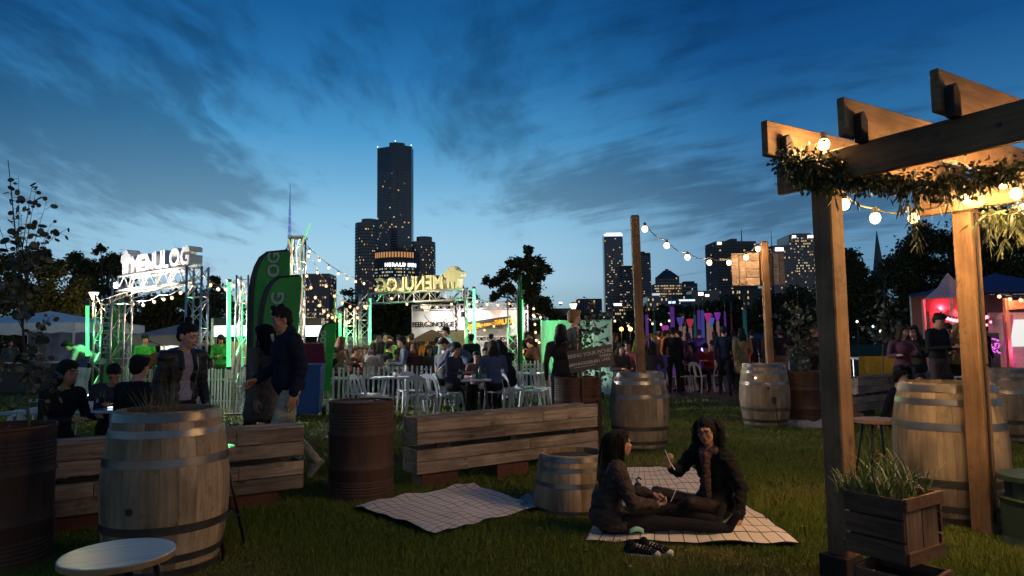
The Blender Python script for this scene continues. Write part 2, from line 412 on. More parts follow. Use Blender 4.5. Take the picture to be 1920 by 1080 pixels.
# trodden bare path behind the barrels
pth = MB()
pc = [gnd(1150, 775), gnd(1280, 748), gnd(1420, 765), gnd(1600, 800), gnd(1560, 735), gnd(1400, 725), gnd(1230, 728), gnd(1130, 745)]
pth.add([(p.x, p.y, 0.004) for p in pc], [tuple(range(len(pc)))])
tag(link('path', pth.mesh('path', pmat('bare_soil', (0.022, 0.017, 0.012, 1), (0.035, 0.030, 0.016, 1), 6, 0.95, 0.6))), kind='structure')

# blankets (outlines on the ground, used again for the blankets themselves)
BL1 = [(662, 957), (815, 1009), (1022, 957), (876, 913)]
BL2 = [(1097, 1022), (1503, 1027), (1296, 880), (1162, 883)]
def inpoly(p, poly):
    c = False; n = len(poly)
    for i in range(n):
        a, b = poly[i], poly[(i + 1) % n]
        if (a[1] > p[1]) != (b[1] > p[1]) and p[0] < (b[0] - a[0]) * (p[1] - a[1]) / (b[1] - a[1]) + a[0]: c = not c
    return c

def tri_mesh(name, V, F, mats, mi=None):
    me = bpy.data.meshes.new(name)
    nv, nf, k = len(V), len(F), F.shape[1]
    me.vertices.add(nv); me.vertices.foreach_set('co', V.astype(np.float32).ravel())
    me.loops.add(nf * k); me.loops.foreach_set('vertex_index', F.astype(np.int32).ravel())
    me.polygons.add(nf); me.polygons.foreach_set('loop_start', np.arange(0, nf * k, k, dtype=np.int32))
    for m in (mats if isinstance(mats, (list, tuple)) else [mats]): me.materials.append(m)
    if mi is not None: me.polygons.foreach_set('material_index', mi.astype(np.int32))
    me.update(calc_edges=True); return me
def grass_blades():
    rs = np.random.RandomState(3); n = 330000
    px = rs.uniform(-60, 1980, n); py = 742 + 372 * rs.uniform(0, 1, n) ** 0.8
    keep = np.ones(n, bool)
    for poly in (BL1, BL2):
        ins = np.zeros(n, bool)
        for i in range(4):
            a, b = poly[i], poly[(i + 1) % 4]
            cnd = ((a[1] > py) != (b[1] > py))
            with np.errstate(divide='ignore', invalid='ignore'):
                xx = (b[0] - a[0]) * (py - a[1]) / (b[1] - a[1]) + a[0]
            ins ^= cnd & (px < xx)
        keep &= ~ins
    px, py = px[keep], py[keep]; n = len(px)
    u = (px - 960) / FPX; v = (540 - py) / FPX
    D = np.array(_f)[None] + u[:, None] * np.array(_r)[None] + v[:, None] * np.array(_u)[None]
    t = -CAM_H / D[:, 2]; P = D * t[:, None]; P[:, 2] = 0
    dist = P[:, 1]
    h = rs.uniform(0.018, 0.045, n) * (1 + 0.35 * np.sin(P[:, 0] * 3.1 + np.cos(P[:, 1] * 2.3) * 2)) * np.clip(0.8 + 0.06 * dist, 0.8, 1.5)
    w = 0.0022 * np.clip(dist / 3.2, 1, 5) * rs.uniform(0.7, 1.5, n)
    a = rs.uniform(0, 2 * PI, n); lean = rs.uniform(0, 0.75, n) * h; la = rs.uniform(0, 2 * PI, n)
    side = np.stack([np.cos(a), np.sin(a), 0 * a], 1) * w[:, None]
    tip = P + np.stack([np.cos(la) * lean, np.sin(la) * lean, h], 1)
    V = np.empty((n * 3, 3)); V[0::3] = P - side; V[1::3] = P + side; V[2::3] = tip
    F = np.arange(n * 3).reshape(-1, 3)
    f = np.sin(P[:, 0] * 2.1 + 1.7 * np.sin(P[:, 1] * 1.3)) + np.sin(P[:, 1] * 3.3 + np.sin(P[:, 0] * 4.1)) + rs.normal(0, .7, n)
    mi = np.where(f > 1.1, 2, np.where(f > -0.2, 1, 0)); V[2::3, 2] *= np.where(f > 1.1, 0.55, 1.0)
    mats = []
    for i, c in enumerate([(0.104, 0.144, 0.022), (0.140, 0.165, 0.028), (0.21, 0.185, 0.055)]):
        m, nt, b = new_mat('grass_blade_%d' % i); b.inputs['Base Color'].default_value = (*c, 1); b.inputs['Roughness'].default_value = 0.8; _spec(b, 0.15)
        mats.append(m)
    tag(link('grass', tri_mesh('grass', V, F, mats, mi)), 'short trodden lawn grass all round the picnic area', 'grass', kind='stuff')
grass_blades()
def litter():
    rs = random.Random(12); m = MB()
    for i in range(170):
        p = gnd(rs.uniform(0, 1900), rs.uniform(800, 1075)); a = rs.uniform(0, 6.3); s_ = rs.uniform(.010, .024); z = rs.uniform(.02, .04)
        d = Vector((math.cos(a), math.sin(a), rs.uniform(-.4, .4))) * s_; e = Vector((-math.sin(a), math.cos(a), rs.uniform(-.3, .3))) * s_ * .5; p = p + Vector((0, 0, z))
        m.add([p - d, p + e, p + d, p - e], [(0, 1, 2, 3)], rs.choice((0, 0, 1)))
    tag(link('fallen_leaves', m.mesh('fallen_leaves', [pmat('dry_leaf', (.20, .12, .05, 1), (.14, .08, .03, 1), 9, .8), pmat('pale_leaf', (.30, .27, .18, 1), (.2, .18, .12, 1), 9, .8)])), 'dry leaves and scraps scattered over the lawn', 'leaves', kind='stuff')
litter()

# ================================================================ skyline
W_WARM = emit('window_warm', (1.0, 0.62, 0.25, 1), 0.75); W_PALE = emit('window_pale', (1.0, 0.80, 0.48, 1), 0.7)
W_COOL = emit('window_cool', (0.75, 0.9, 1.0, 1), 0.75); W_DIM = emit('window_dim', (0.9, 0.6, 0.35, 1), 0.16)
W_GREEN = emit('window_green', (0.35, 0.8, 0.4, 1), 0.45); SIGN_W = emit('lit_sign_white', (0.93, 0.95, 1.0, 1), 3.0)
SIGN_B = emit('lit_sign_blue', (0.45, 0.62, 1.0, 1), 2.2); W_ORANGE = emit('window_orange', (1.0, 0.45, 0.16, 1), 0.55)
TOWER_A = pmat('tower_glass_dark', (0.022, 0.027, 0.040, 1), (0.036, 0.042, 0.058, 1), 0.03, 0.22, spec=0.6)
TOWER_B = pmat('tower_stone', (0.085, 0.075, 0.070, 1), (0.11, 0.10, 0.09, 1), 0.02, 0.8)
TOWER_C = pmat('tower_concrete', (0.045, 0.044, 0.050, 1), (0.06, 0.058, 0.06, 1), 0.02, 0.8)
MULL = pmat('facade_fin', (0.10, 0.10, 0.12, 1), (0.13, 0.13, 0.15, 1), 0.05, 0.6)
BAND = pmat('floor_band', (0.20, 0.19, 0.21, 1), (0.26, 0.24, 0.26, 1), 0.05, 0.7)

def facade(root, w, d, z0, z1, floors, cols, lit, seed, mats=(W_WARM, W_PALE, W_DIM), dark=None, faces=('f',), wfrac=0.6, hfrac=0.45, zlit=(0, 1), band=True, gradient=0.0):
    """lit windows, unlit glass strips and floor bands, all slightly proud of or recessed from the wall"""
    r = random.Random(seed); wm = MB(); bm_ = MB(); mu = MB()
    fh = (z1 - z0) / floors
    for fc in faces:
        if fc == 'f': o, ex, L_ = Vector((-w / 2, -d / 2, 0)), Vector((1, 0, 0)), w; nrm = Vector((0, -1, 0)); nc = cols
        elif fc == 'l': o, ex, L_ = Vector((-w / 2, d / 2, 0)), Vector((0, -1, 0)), d; nrm = Vector((-1, 0, 0)); nc = max(2, int(cols * d / w))
        else: o, ex, L_ = Vector((w / 2, -d / 2, 0)), Vector((0, 1, 0)), d; nrm = Vector((1, 0, 0)); nc = max(2, int(cols * d / w))
        cw = L_ / nc
        for j in range(nc + 1):
            c = o + ex * (j * cw) + nrm * 0.1; c.z = (z0 + z1) / 2; fw = cw * 0.16
            mu.box(c, (fw, 0.2, z1 - z0) if fc == 'f' else (0.2, fw, z1 - z0))
        for i in range(floors):
            zf = z0 + i * fh
            if band:
                c = o + ex * (L_ / 2) + nrm * 0.15; c.z = zf + fh * 0.16
                dims = (L_ + 0.3, 0.3, fh * 0.30) if fc == 'f' else (0.3, L_ + 0.3, fh * 0.30)
                bm_.box(c, dims)
            rowlit = lit * r.choice((0.3, 0.6, 1, 1, 1.8)) * (1 - gradient * i / floors)
            for j in range(nc):
                if not (zlit[0] <= i / floors <= zlit[1]) or r.random() > rowlit: continue
                a = o + ex * ((j + 0.5 - wfrac / 2) * cw) + nrm * 0.22; a.z = zf + fh * 0.42; b_ = a + ex * (wfrac * cw); up = Vector((0, 0, fh * hfrac))
                k = r.choices(range(len(mats)), [1.0 / (1 + 0.3 * q) for q in range(len(mats))])[0]
                wm.add([a, b_, b_ + up, a + up], [(0, 1, 2, 3)], k)
    if bm_.v: part('floor_bands', bm_, dark or BAND, root, kind='stuff')
    if wm.v: part('lit_windows', wm, list(mats), root, kind='stuff')
    part('mullions', mu, MULL, root, kind='stuff')
def building(label, px0, px1, pyt, Y, depth, wallm, floors, cols, lit, seed, rz=0.0, cat='building', name='office_tower', roofs=(), faces=('f',), pyb=None, **k):
    w = (px1 - px0) * Y / FPX; z1 = at((px0 + px1) / 2, pyt, Y).z; c = gx((px0 + px1) / 2, Y)
    z0 = -1.0
    t = thing(name, label, cat, (c.x, Y + depth / 2, 0), rz)
    m = MB(); m.box((0, 0, (z0 + z1) / 2), (w, depth, z1 - z0)); part('wall', m, wallm, t)
    for (fx, fw, hpx) in roofs:                                     # plant rooms / crowns: fraction of width, height in photo px
        hh = hpx * Y / FPX; mm = MB(); mm.box((fx * w, 0, z1 + hh / 2 + 0.01), (fw * w, depth * 0.7, hh)); part('plant_room', mm, wallm, t)
    zb = z1 * 0.12 if pyb is None else at((px0 + px1) / 2, pyb, Y).z
    facade(t, w, depth, zb, z1 - (z1 - zb) * 0.03, floors, cols, lit, seed, faces=faces, **k)
    return t, w, z1

# the tallest tower: five-sided plan, stepped crown
def eureka():
    Y = 1050; s = Y / FPX; c = gx(738, Y); t = thing('skyscraper', 'tallest skyscraper of the skyline, dark and banded, with stepped crown', 'skyscraper', (c.x, Y, 0))
    zt = at(738, 275, Y).z
    plan = [(-33, 6), (-4, -8), (8, -10), (33, 4), (33, 30), (-33, 30)]
    m = MB()
    def ring(z, k=1.0): return [(x * s * k, y * s, z) for x, y in plan]
    n = len(plan); vs = ring(-1) + ring(zt - 10); m.add(vs, [tuple(range(n))[::-1], tuple(range(n, 2 * n))] + [(i, (i + 1) % n, n + (i + 1) % n, n + i) for i in range(n)])
    part('shaft', m, TOWER_A, t)
    cr = MB(); q = [(-33, 6), (-8, -6), (-8, 30), (-33, 30)]
    for poly, za, zb in ((q, zt - 9.9, zt - 1), ([(-7.9, -6), (4, -9), (20, -3), (20, 30), (-7.9, 30)], zt - 9.9, zt + 5), ([(20.1, -3), (33, 4), (33, 30), (20.1, 30)], zt - 9.9, zt + 1)):
        k = len(poly); vs = [(x * s, y * s, z) for z in (za, zb) for x, y in poly]
        cr.add(vs, [tuple(range(k))[::-1], tuple(range(k, 2 * k))] + [(i, (i + 1) % k, k + (i + 1) % k, k + i) for i in range(k)])
    part('crown', cr, TOWER_A, t)
    bands = MB(); win = MB(); r = random.Random(5); F = 70
    edges = [(plan[0], plan[1]), (plan[1], plan[2]), (plan[2], plan[3])]
    for i in range(F):
        z = 30 + (zt - 42) * i / F; fh = (zt - 42) / F
        for a, b in edges:
            A = Vector((a[0] * s, a[1] * s, 0)); B = Vector((b[0] * s, b[1] * s, 0)); d = (B - A); nn = Vector((d.y, -d.x, 0)).normalized()
            if i < F * 0.9 and r.random() < 0.97: bands.bar(A.lerp(B, 0.06) + nn * 0.3 + Vector((0, 0, z)), A.lerp(B, 0.94) + nn * 0.3 + Vector((0, 0, z)), 0.6, fh * 0.30)
            cols = max(1, int(d.length / 3.2))
            for j in range(cols):
                p = 0.022 if i > 12 else 0.05
                if 36 < i < 42: p = 0.09
                if r.random() < p:
                    u0 = A.lerp(B, (j + 0.2) / cols) + nn * 0.75; u1 = A.lerp(B, (j + 0.85) / cols) + nn * 0.75
                    u0.z = u1.z = z + fh * 0.3; up = Vector((0, 0, fh * 0.5)); win.add([u0, u1, u1 + up, u0 + up], [(0, 1, 2, 3)], r.choice((0, 0, 1, 2, 2)))
    part('floor_bands', bands, BAND, t, kind='stuff'); part('lit_windows', win, [W_WARM, W_PALE, W_DIM], t, kind='stuff')
    for x, y, z in ((-32.5, 6, zt + 1.5), (4, -8, zt + 7), (32.5, 4, zt + 3)):
        b = MB(); b.ell((x * s, y * s, z), 0.9, nu=6, nv=4); part('beacon', b, SIGN_W, t)
eureka()
def round_tower(label, px0, px1, pyt, Y, hat, seed, lit=0.05):
    w = (px1 - px0) * Y / FPX; c = gx((px0 + px1) / 2, Y); zt = at((px0 + px1) / 2, pyt, Y).z
    t = thing('round_tower', label, 'tower block', (c.x, Y, 0)); n = 28; r_ = w / 2
    m = MB(); m.lathe([(r_, -1), (r_, zt)], n); part('shaft', m, TOWER_A, t, smooth=False)
    m = MB(); m.lathe([(r_ * 0.62, zt + 0.01), (r_ * 0.62, zt + hat * Y / FPX)], 20, c=(r_ * 0.12, 0, 0)); part('plant_room', m, TOWER_A, t)
    rr = random.Random(seed); win = MB(); bd = MB(); F = 34
    for i in range(F):
        z = 20 + (zt - 24) * i / F; fh = (zt - 24) / F
        bd.lathe([(r_ + 0.25, z), (r_ + 0.25, z + fh * 0.25)], n)
        for k in range(44):
            a = PI + PI * (k + 0.5) / 44
            if rr.random() < lit * (1.6 - i / F):
                da = 0.028; a0, a1 = a - da, a + da; R_ = r_ + 0.5
                win.add([(R_ * math.cos(a0), R_ * math.sin(a0), z + fh * 0.35), (R_ * math.cos(a1), R_ * math.sin(a1), z + fh * 0.35), (R_ * math.cos(a1), R_ * math.sin(a1), z + fh * 0.85), (R_ * math.cos(a0), R_ * math.sin(a0), z + fh * 0.85)], [(0, 1, 2, 3)], rr.choice((0, 1, 2)))
    part('floor_bands', bd, TOWER_C, t, kind='stuff'); part('lit_windows', win, [W_WARM, W_PALE, W_DIM], t, kind='stuff')
round_tower('round dark tower block left of the tallest skyscraper', 665, 712, 420, 1000, 8, 1, 0.10)
round_tower('round dark tower block right of the tallest skyscraper', 769, 817, 455, 1000, 10, 2, 0.10)
# curved hotel block in front of the tallest tower: a row of tall amber panes, lit roof sign
def curved_block():
    Y = 700; w = 78 * Y / FPX; c = gx(737, Y); r_ = w * 0.62
    t = thing('curved_building', 'curved lower block with amber window row and white roof sign below the tallest skyscraper', 'building', (c.x, Y + r_, 0))
    zt = at(737, 468, Y).z; half = math.asin((w / 2) / r_)
    def arc(z0, z1, R_, n=16, h=half, inner=None):
        vs = [(R_ * math.sin(-h + 2 * h * i / n), -R_ * math.cos(-h + 2 * h * i / n), z) for z in (z0, z1) for i in range(n + 1)]
        return vs, [(i, i + 1, n + 2 + i, n + 1 + i) for i in range(n)]
    m = MB(); n = 18; ring = [(r_ * math.sin(-half + 2 * half * i / n), -r_ * math.cos(-half + 2 * half * i / n)) for i in range(n + 1)] + [(r_ * 0.9, 0), (-r_ * 0.9, 0)]
    k = len(ring); vs = [(x, y, z) for z in (-1, zt) for x, y in ring]
    m.add(vs, [tuple(range(k))[::-1], tuple(range(k, 2 * k))] + [(i, (i + 1) % k, k + (i + 1) % k, k + i) for i in range(k)]); part('wall', m, TOWER_C, t)
    z_a, z_b = at(737, 482, Y).z, at(737, 472, Y).z
    for i in range(15):
        a0 = -half * 0.94 + 2 * half * 0.94 * i / 15; a1 = a0 + 2 * half * 0.94 / 15 * 0.62; b = MB(); R_ = r_ + 0.15
        b.prism([(0, 0), ((a1 - a0) * r_, 0), ((a1 - a0) * r_, z_b - z_a), (0, z_b - z_a)], (R_ * math.sin(a0), -R_ * math.cos(a0), z_a), (math.cos((a0 + a1) / 2), math.sin((a0 + a1) / 2), 0), (0, 0, 1), 0.2)
        part('window', b, W_ORANGE, t)
    rr = random.Random(8); win = MB()
    for row in range(12):
        z0 = at(737, 505 + row * 6.2, Y).z; hh = 2.6 * Y / FPX
        for i in range(30):
            if rr.random() > (0.5 if row < 4 else 0.25): continue
            a0 = -half * 0.95 + 2 * half * 0.95 * i / 30; a1 = a0 + 2 * half * 0.95 / 30 * 0.66; R_ = r_ + 0.2
            win.add([(R_ * math.sin(a0), -R_ * math.cos(a0), z0), (R_ * math.sin(a1), -R_ * math.cos(a1), z0), (R_ * math.sin(a1), -R_ * math.cos(a1), z0 + hh), (R_ * math.sin(a0), -R_ * math.cos(a0), z0 + hh)], [(0, 1, 2, 3)], rr.choice((0, 1, 1, 2)))
    part('lit_windows', win, [W_WARM, W_COOL, W_GREEN], t, kind='stuff')
    sg = thing('roof_sign', 'bright white lettered sign high on the curved block', 'sign', (c.x, Y + r_, 0))
    zs = at(750, 496, Y).z; hs = 6 * Y / FPX
    for i, ch in enumerate('HERALDSUN'):
        a = -half * 0.28 + i * (half * 1.15) / 8 + (half * 0.06 if i > 5 else 0); R_ = r_ + 0.8
        text('letter', ch, hs * 1.45, SIGN_W, sg, (R_ * math.sin(a), -R_ * math.cos(a), zs - hs * 0.5), (math.cos(a), math.sin(a), 0), (0, 0, 1), extrude=0.1, bold=0.25)
curved_block()
# lattice arts-centre spire
def spire():
    Y = 715; c = gx(540, Y); zt = at(540, 345, Y).z; t = thing('lattice_spire', 'thin blue-lit lattice spire tapering to a needle', 'spire', (c.x, Y, 0), 0.5)
    blue = emit('spire_blue', (0.20, 0.34, 0.85, 1), 0.75); dk = emit('spire_dim', (0.10, 0.20, 0.5, 1), 0.5); m = MB()
    prof = [(0, 14), (0.18, 6.5), (0.35, 3.4), (0.62, 1.7), (0.85, 0.8)]
    def R_(k):
        for (a, ra), (b, rb) in zip(prof, prof[1:]):
            if k <= b: return ra + (rb - ra) * (k - a) / (b - a)
        return 0.6
    nl = 16
    for q in range(4):
        pts = [(R_(i / nl * 0.85) * math.cos(q * PI / 2), R_(i / nl * 0.85) * math.sin(q * PI / 2), zt * 0.85 * i / nl) for i in range(nl + 1)]; m.path(pts, 0.34, 4)
    part('leg_tubes', m, blue, t)
    m = MB()
    for i in range(nl):
        k0, k1 = i / nl * 0.85, (i + 1) / nl * 0.85
        for q in range(4):
            a, b = q * PI / 2, (q + 1) * PI / 2
            m.tube((R_(k0) * math.cos(a), R_(k0) * math.sin(a), zt * k0), (R_(k1) * math.cos(b), R_(k1) * math.sin(b), zt * k1), 0.22, n=4)
            m.tube((R_(k0) * math.cos(b), R_(k0) * math.sin(b), zt * k0), (R_(k1) * math.cos(a), R_(k1) * math.sin(a), zt * k1), 0.22, n=4)
    part('lattice', m, dk, t)
    m = MB(); m.tube((0, 0, zt * 0.85), (0, 0, zt), 0.7, 0.2, 6); part('mast', m, dk, t)
spire()
building('dark slab block with scattered lit windows right of the feather flags', 566, 616, 513, 300, 12, TOWER_A, 16, 11, 0.22, 11, faces=('f', 'r'), name='apartment_block', band=False, pyb=640)
t, w, z1 = building('tall slender tower with glowing white rim at its top, left of the tall timber post', 1137, 1172, 440, 1620, 30, TOWER_A, 46, 9, 0.26, 21, faces=('f',), gradient=0.6, hfrac=0.4, mats=(W_PALE, W_WARM, W_DIM), pyb=640)
m = MB(); m.box((0, -15.4, z1 - 1), (w * 1.01, 1.0, 5.5)); part('lit_crown', m, SIGN_B, t)
m = MB(); m.box((w * 0.05, -5, z1 + 3.4), (w * 0.8, 12, 2.8)); part('lit_crown', m, SIGN_W, t)
building('lower shoulder block behind the tall timber post, with many lit offices', 1170, 1200, 498, 1600, 30, TOWER_A, 34, 9, 0.30, 22, gradient=0.5, mats=(W_PALE, W_WARM, W_DIM), pyb=640)
building('plain dark tower just right of the tall timber post', 1197, 1224, 474, 1500, 30, TOWER_C, 40, 9, 0.05, 23, roofs=[(-0.1, 0.5, 3)], faces=('f', 'r'), pyb=620)
def crowned():
    t, w, z1 = building('stepped tower with a low pyramid roof in the middle of the right skyline', 1237, 1277, 518, 1300, 25, TOWER_C, 12, 12, 0.30, 24, mats=(W_PALE, W_WARM, W_DIM), pyb=585)
    Y = 1300; s = Y / FPX; m = MB(); a = 19 * s; b = 6 * s
    m.add([(-a, -12.5, z1 + 0.01), (a, -12.5, z1 + 0.01), (a, 12.5, z1 + 0.01), (-a, 12.5, z1 + 0.01), (-b, -3, z1 + 12 * s), (b, -3, z1 + 12 * s), (b, 3, z1 + 12 * s), (-b, 3, z1 + 12 * s)],
          [(3, 2, 1, 0), (4, 5, 6, 7), (0, 1, 5, 4), (1, 2, 6, 5), (2, 3, 7, 6), (3, 0, 4, 7)]); part('roof', m, TOWER_A, t)
    m = MB(); m.box((0, 0, z1 + 13.5 * s), (6 * s, 5, 3 * s)); part('plant_room', m, TOWER_A, t)
crowned()
building('wide warm-lit office block at the foot of the stepped tower', 1230, 1282, 532, 1200, 25, TOWER_B, 13, 18, 0.62, 25, mats=(W_PALE, W_WARM, W_DIM), pyb=600)
building('low dark office block right of the stepped tower', 1272, 1311, 531, 1250, 25, TOWER_C, 10, 14, 0.08, 26, roofs=[(0.15, 0.5, 4)], pyb=600)
t, w, z1 = building('broad grey-brown stone tower with white sign left of the boxed timber post', 1346, 1424, 452, 900, 40, TOWER_B, 26, 15, 0.10, 27, rz=math.radians(4), roofs=[(0.0, 0.15, 6)], faces=('f', 'l'), pyb=600, dark=TOWER_C)
m = MB(); m.box((-w * 0.42, -21.2, z1 - 3), (5.5, 0.6, 3.2)); part('lit_sign', m, SIGN_W, t)
m = MB(); m.tube((w * 0.30, 0, z1), (w * 0.30, 0, z1 + 20), 1.2, 0.3, 5); part('mast', m, TOWER_A, t)
t, w, z1 = building('stepped dark tower with two white signs behind the timber sign box', 1456, 1497, 460, 850, 40, TOWER_A, 24, 10, 0.12, 28, faces=('f', 'l'), pyb=600)
m = MB(); m.box((-w * 0.2, -21, z1 - 5), (10, 0.8, 4.2)); part('lit_sign', m, SIGN_W, t)
m = MB(); m.tube((-w * 0.25, 0, z1), (-w * 0.25, 0, z1 + 22), 0.6, 0.3, 5); part('mast', m, TOWER_A, t)
t, w, z1 = building('tallest dark tower on the right with two lit signs and lit corner windows', 1488, 1540, 440, 860, 40, TOWER_A, 30, 14, 0.34, 29, roofs=[(0.05, 0.7, 4)], pyb=600, mats=(W_PALE, W_WARM, W_DIM))
for dx in (-0.32, 0.28):
    m = MB(); m.box((dx * w, -21, z1 - 2.5), (7.0 if dx > 0 else 4.5, 0.8, 3.0)); part('lit_sign', m, SIGN_W, t)
lows = [(1128, 1150, 585, 'small grey block with lit rows beside the first tower base', 0.25), (1150, 1215, 577, 'wide low office block with golden window rows behind the timber post', 0.5), (1216, 1262, 556, 'low block with a pale blue lit rooftop edge', 0.45),
        (1262, 1300, 552, 'low dark block with violet-lit top floor under the stepped tower', 0.1), (1300, 1352, 545, 'long low dark terrace block left of the stone tower', 0.06), (1352, 1440, 541, 'long flat-roofed block with narrow lit rows below the stone tower', 0.35),
        (1440, 1545, 548, 'long low block behind the sapling by the pergola', 0.2), (1085, 1130, 560, 'dim low block near the green-lit screen', 0.05), (1040, 1090, 578, 'far grey roofline right of the tall gum tree', 0.0)]
for i, (a, b, yt, lab, li) in enumerate(lows):
    building(lab, a, b, yt, 620 + 9 * i, 20, TOWER_C if i % 2 else TOWER_A, 9, max(6, (b - a) // 4), li, 40 + i, name='low_block', pyb=640, band=(i % 3 == 0))
for (px, py, wpx, hpx, mat_, lab) in [(1230, 552, 14, 4, W_COOL, 'pale blue lit sign strip over the low block'), (1260, 567, 13, 4, SIGN_B, 'short blue-white sign left of the long blue one'),
        (1288, 563, 30, 3, SIGN_B, 'long thin blue-white lit sign under the skyline'), (1314, 551, 9, 6, SIGN_W, 'small square white lit sign below the bulb string'), (1326, 554, 7, 4, SIGN_W, 'small dim white sign right of the square one'), (1158, 571, 14, 4, SIGN_W, 'small white sign at the foot of the rimmed tower'), (1051, 568, 6, 3, SIGN_W, 'tiny white roof light far left of the lamp post')]:
    Y = 600; p = at(px, py, Y); s = Y / FPX
    t = thing('rooftop_sign', lab, 'sign', (p.x, Y, 0))
    m = MB(); m.box((0, 0, p.z), (wpx * s, 0.5, hpx * s)); part('sign_face', m, mat_, t)
    m = MB(); m.box((0, 0.6, p.z - hpx * s), (wpx * s * 0.8, 0.4, hpx * s)); part('sign_frame', m, TOWER_A, t)
# church spire on the right
Y = 420; c = gx(1655, Y); zt = at(1655, 432, Y).z; zb = at(1655, 510, Y).z
t = thing('church_spire', 'pointed dark church spire rising between the pergola posts', 'spire', (c.x, Y, 0))
m = MB(); m.lathe([(3.4, zb), (0.12, zt)], 8); part('roof', m, TOWER_B, t); m = MB(); m.box((0, 0, zb / 2), (6.4, 6.4, zb)); part('tower', m, TOWER_C, t)
for dx in (-3.6, 3.6):
    m = MB(); m.lathe([(0.8, zb - 6), (0.8, zb), (0.03, zb + 8)], 6, c=(dx, -3.6, 0)); part('pinnacle', m, TOWER_C, t)

# ================================================================ trees
def leaf_mesh(name, C, size, mats, rs, aspect=0.55, mi=None, down=0.0):
    n = len(C); a = rs.normal(size=(n, 3)); a[:, 2] -= down; a /= np.linalg.norm(a, axis=1)[:, None]
    b = rs.normal(size=(n, 3)); b -= (a * b).sum(1)[:, None] * a; b /= np.linalg.norm(b, axis=1)[:, None]
    sz = (size * rs.uniform(0.6, 1.4, n))[:, None]
    V = np.empty((n * 4, 3)); V[0::4] = C - a * sz; V[1::4] = C + b * sz * aspect; V[2::4] = C + a * sz; V[3::4] = C - b * sz * aspect
    return tri_mesh(name, V, np.arange(n * 4).reshape(-1, 4), mats, mi)
LEAF_D = [pmat('leaf_dark', (0.030, 0.038, 0.016, 1), (0.045, 0.055, 0.02, 1), 3, 0.7, spec=0.2), pmat('leaf_mid', (0.050, 0.062, 0.022, 1), (0.07, 0.08, 0.03, 1), 3, 0.7, spec=0.2), pmat('leaf_olive', (0.075, 0.072, 0.028, 1), (0.10, 0.085, 0.03, 1), 3, 0.7, spec=0.2)]
BARK = pmat('bark', (0.055, 0.042, 0.032, 1), (0.10, 0.08, 0.06, 1), 8, 0.9, 0.5, stretch=(1, 1, 0.2))
def tree(label, Y, base_px, blobs, seed, leafpx=3.4, dens=1.0, name='broadleaf_tree', trunk=0.25, depth=0.8, group=None):
    s = Y / FPX; rs = np.random.RandomState(seed); b = gx(base_px, Y)
    t = thing(name, label, 'tree', (b.x, Y, 0), 0, group)
    C = []
    m = MB(); P = []
    for (px, py, rp) in blobs:
        p = at(px, py, Y); q = Vector((p.x - b.x, rs.uniform(-1, 1) * rp * s * 0.6, p.z)); P.append((q, rp * s))
        n = int(1.15 * dens * rp * rp * (3.4 / leafpx) ** 2) + 8
        # sub-clumps give the crown gaps and an uneven outline
        k = max(4, int(rp / 5)); sub = rs.normal(size=(k, 3)); sub /= np.linalg.norm(sub, axis=1)[:, None]; sub *= rs.uniform(0.35, 0.85, k)[:, None]
        idx = rs.randint(0, k, n); o = rs.normal(size=(n, 3)) * 0.24
        pts = (sub[idx] + o) * rp * s * np.array([1, depth, 0.92]); C.append(pts + np.array(q))
    C = np.concatenate(C); zmax = max(q.z for q, _ in P); top = max(P, key=lambda a: a[0].z)[0]
    C = C[C[:, 2] > 0.2]
    mi = rs.choice([0, 1, 2], len(C), p=[0.55, 0.33, 0.12])
    o = link('crown', leaf_mesh('crown', C, leafpx * s, LEAF_D, rs, mi=mi), t)
    th = top.z * 0.45; mid = Vector((top.x * 0.3, 0, th))
    m.path([(0, 0, -0.1), (top.x * 0.1, 0, th * 0.5), mid], [trunk, trunk * 0.8, trunk * 0.65], 8); part('trunk', m, BARK, t, smooth=True)
    m = MB()
    for q, r_ in P:
        if q.z > th * 0.6: m.path([mid, mid.lerp(q, 0.5) + Vector((0, 0, 0.1 * q.z)), q], [trunk * 0.5, trunk * 0.32, trunk * 0.1], 5)
    if m.v: part('limbs', m, BARK, t, smooth=True, kind='stuff')
    return t
tree('dense dark tree behind the white marquee, its right side glowing amber', 38, 80, [(20, 560, 48), (75, 505, 34), (60, 560, 46), (115, 520, 34), (110, 570, 42), (140, 545, 32), (85, 480, 20), (20, 500, 26), (150, 590, 24), (40, 600, 40), (100, 610, 35)], 1, dens=1.4)
tree('round dark tree behind the amber-lit one', 55, 195, [(165, 500, 30), (200, 490, 32), (185, 540, 42), (225, 530, 34), (150, 530, 30), (205, 580, 40), (240, 570, 30), (190, 470, 12), (220, 495, 18), (150, 485, 18), (250, 600, 36), (180, 610, 36)], 2, dens=1.4)
tree('low dark tree seen through the white-lit gate', 50, 300, [(290, 580, 34), (320, 585, 34), (270, 610, 32), (340, 560, 28), (310, 620, 36), (380, 560, 30), (385, 600, 34)], 3, dens=1.3)
tree('dark tree top between the white-lit gate and the feather flags', 60, 400, [(395, 540, 18), (410, 530, 14), (370, 550, 18), (425, 560, 26), (440, 600, 30), (395, 590, 34), (360, 600, 30)], 4, dens=1.3)
tree('small feathery tree top left of the reversed sign gate', 70, 656, [(655, 548, 12), (660, 562, 16), (650, 585, 20), (675, 575, 16), (640, 610, 20), (620, 630, 18)], 5, dens=1.1)
tree('wide dark tree under the reversed sign gate', 60, 790, [(700, 590, 30), (735, 580, 32), (770, 580, 34), (805, 580, 34), (840, 580, 32), (875, 580, 30), (720, 615, 34), (760, 620, 36), (800, 625, 36), (860, 620, 34), (900, 600, 26), (865, 545, 9), (690, 625, 28)], 6, dens=1.5)
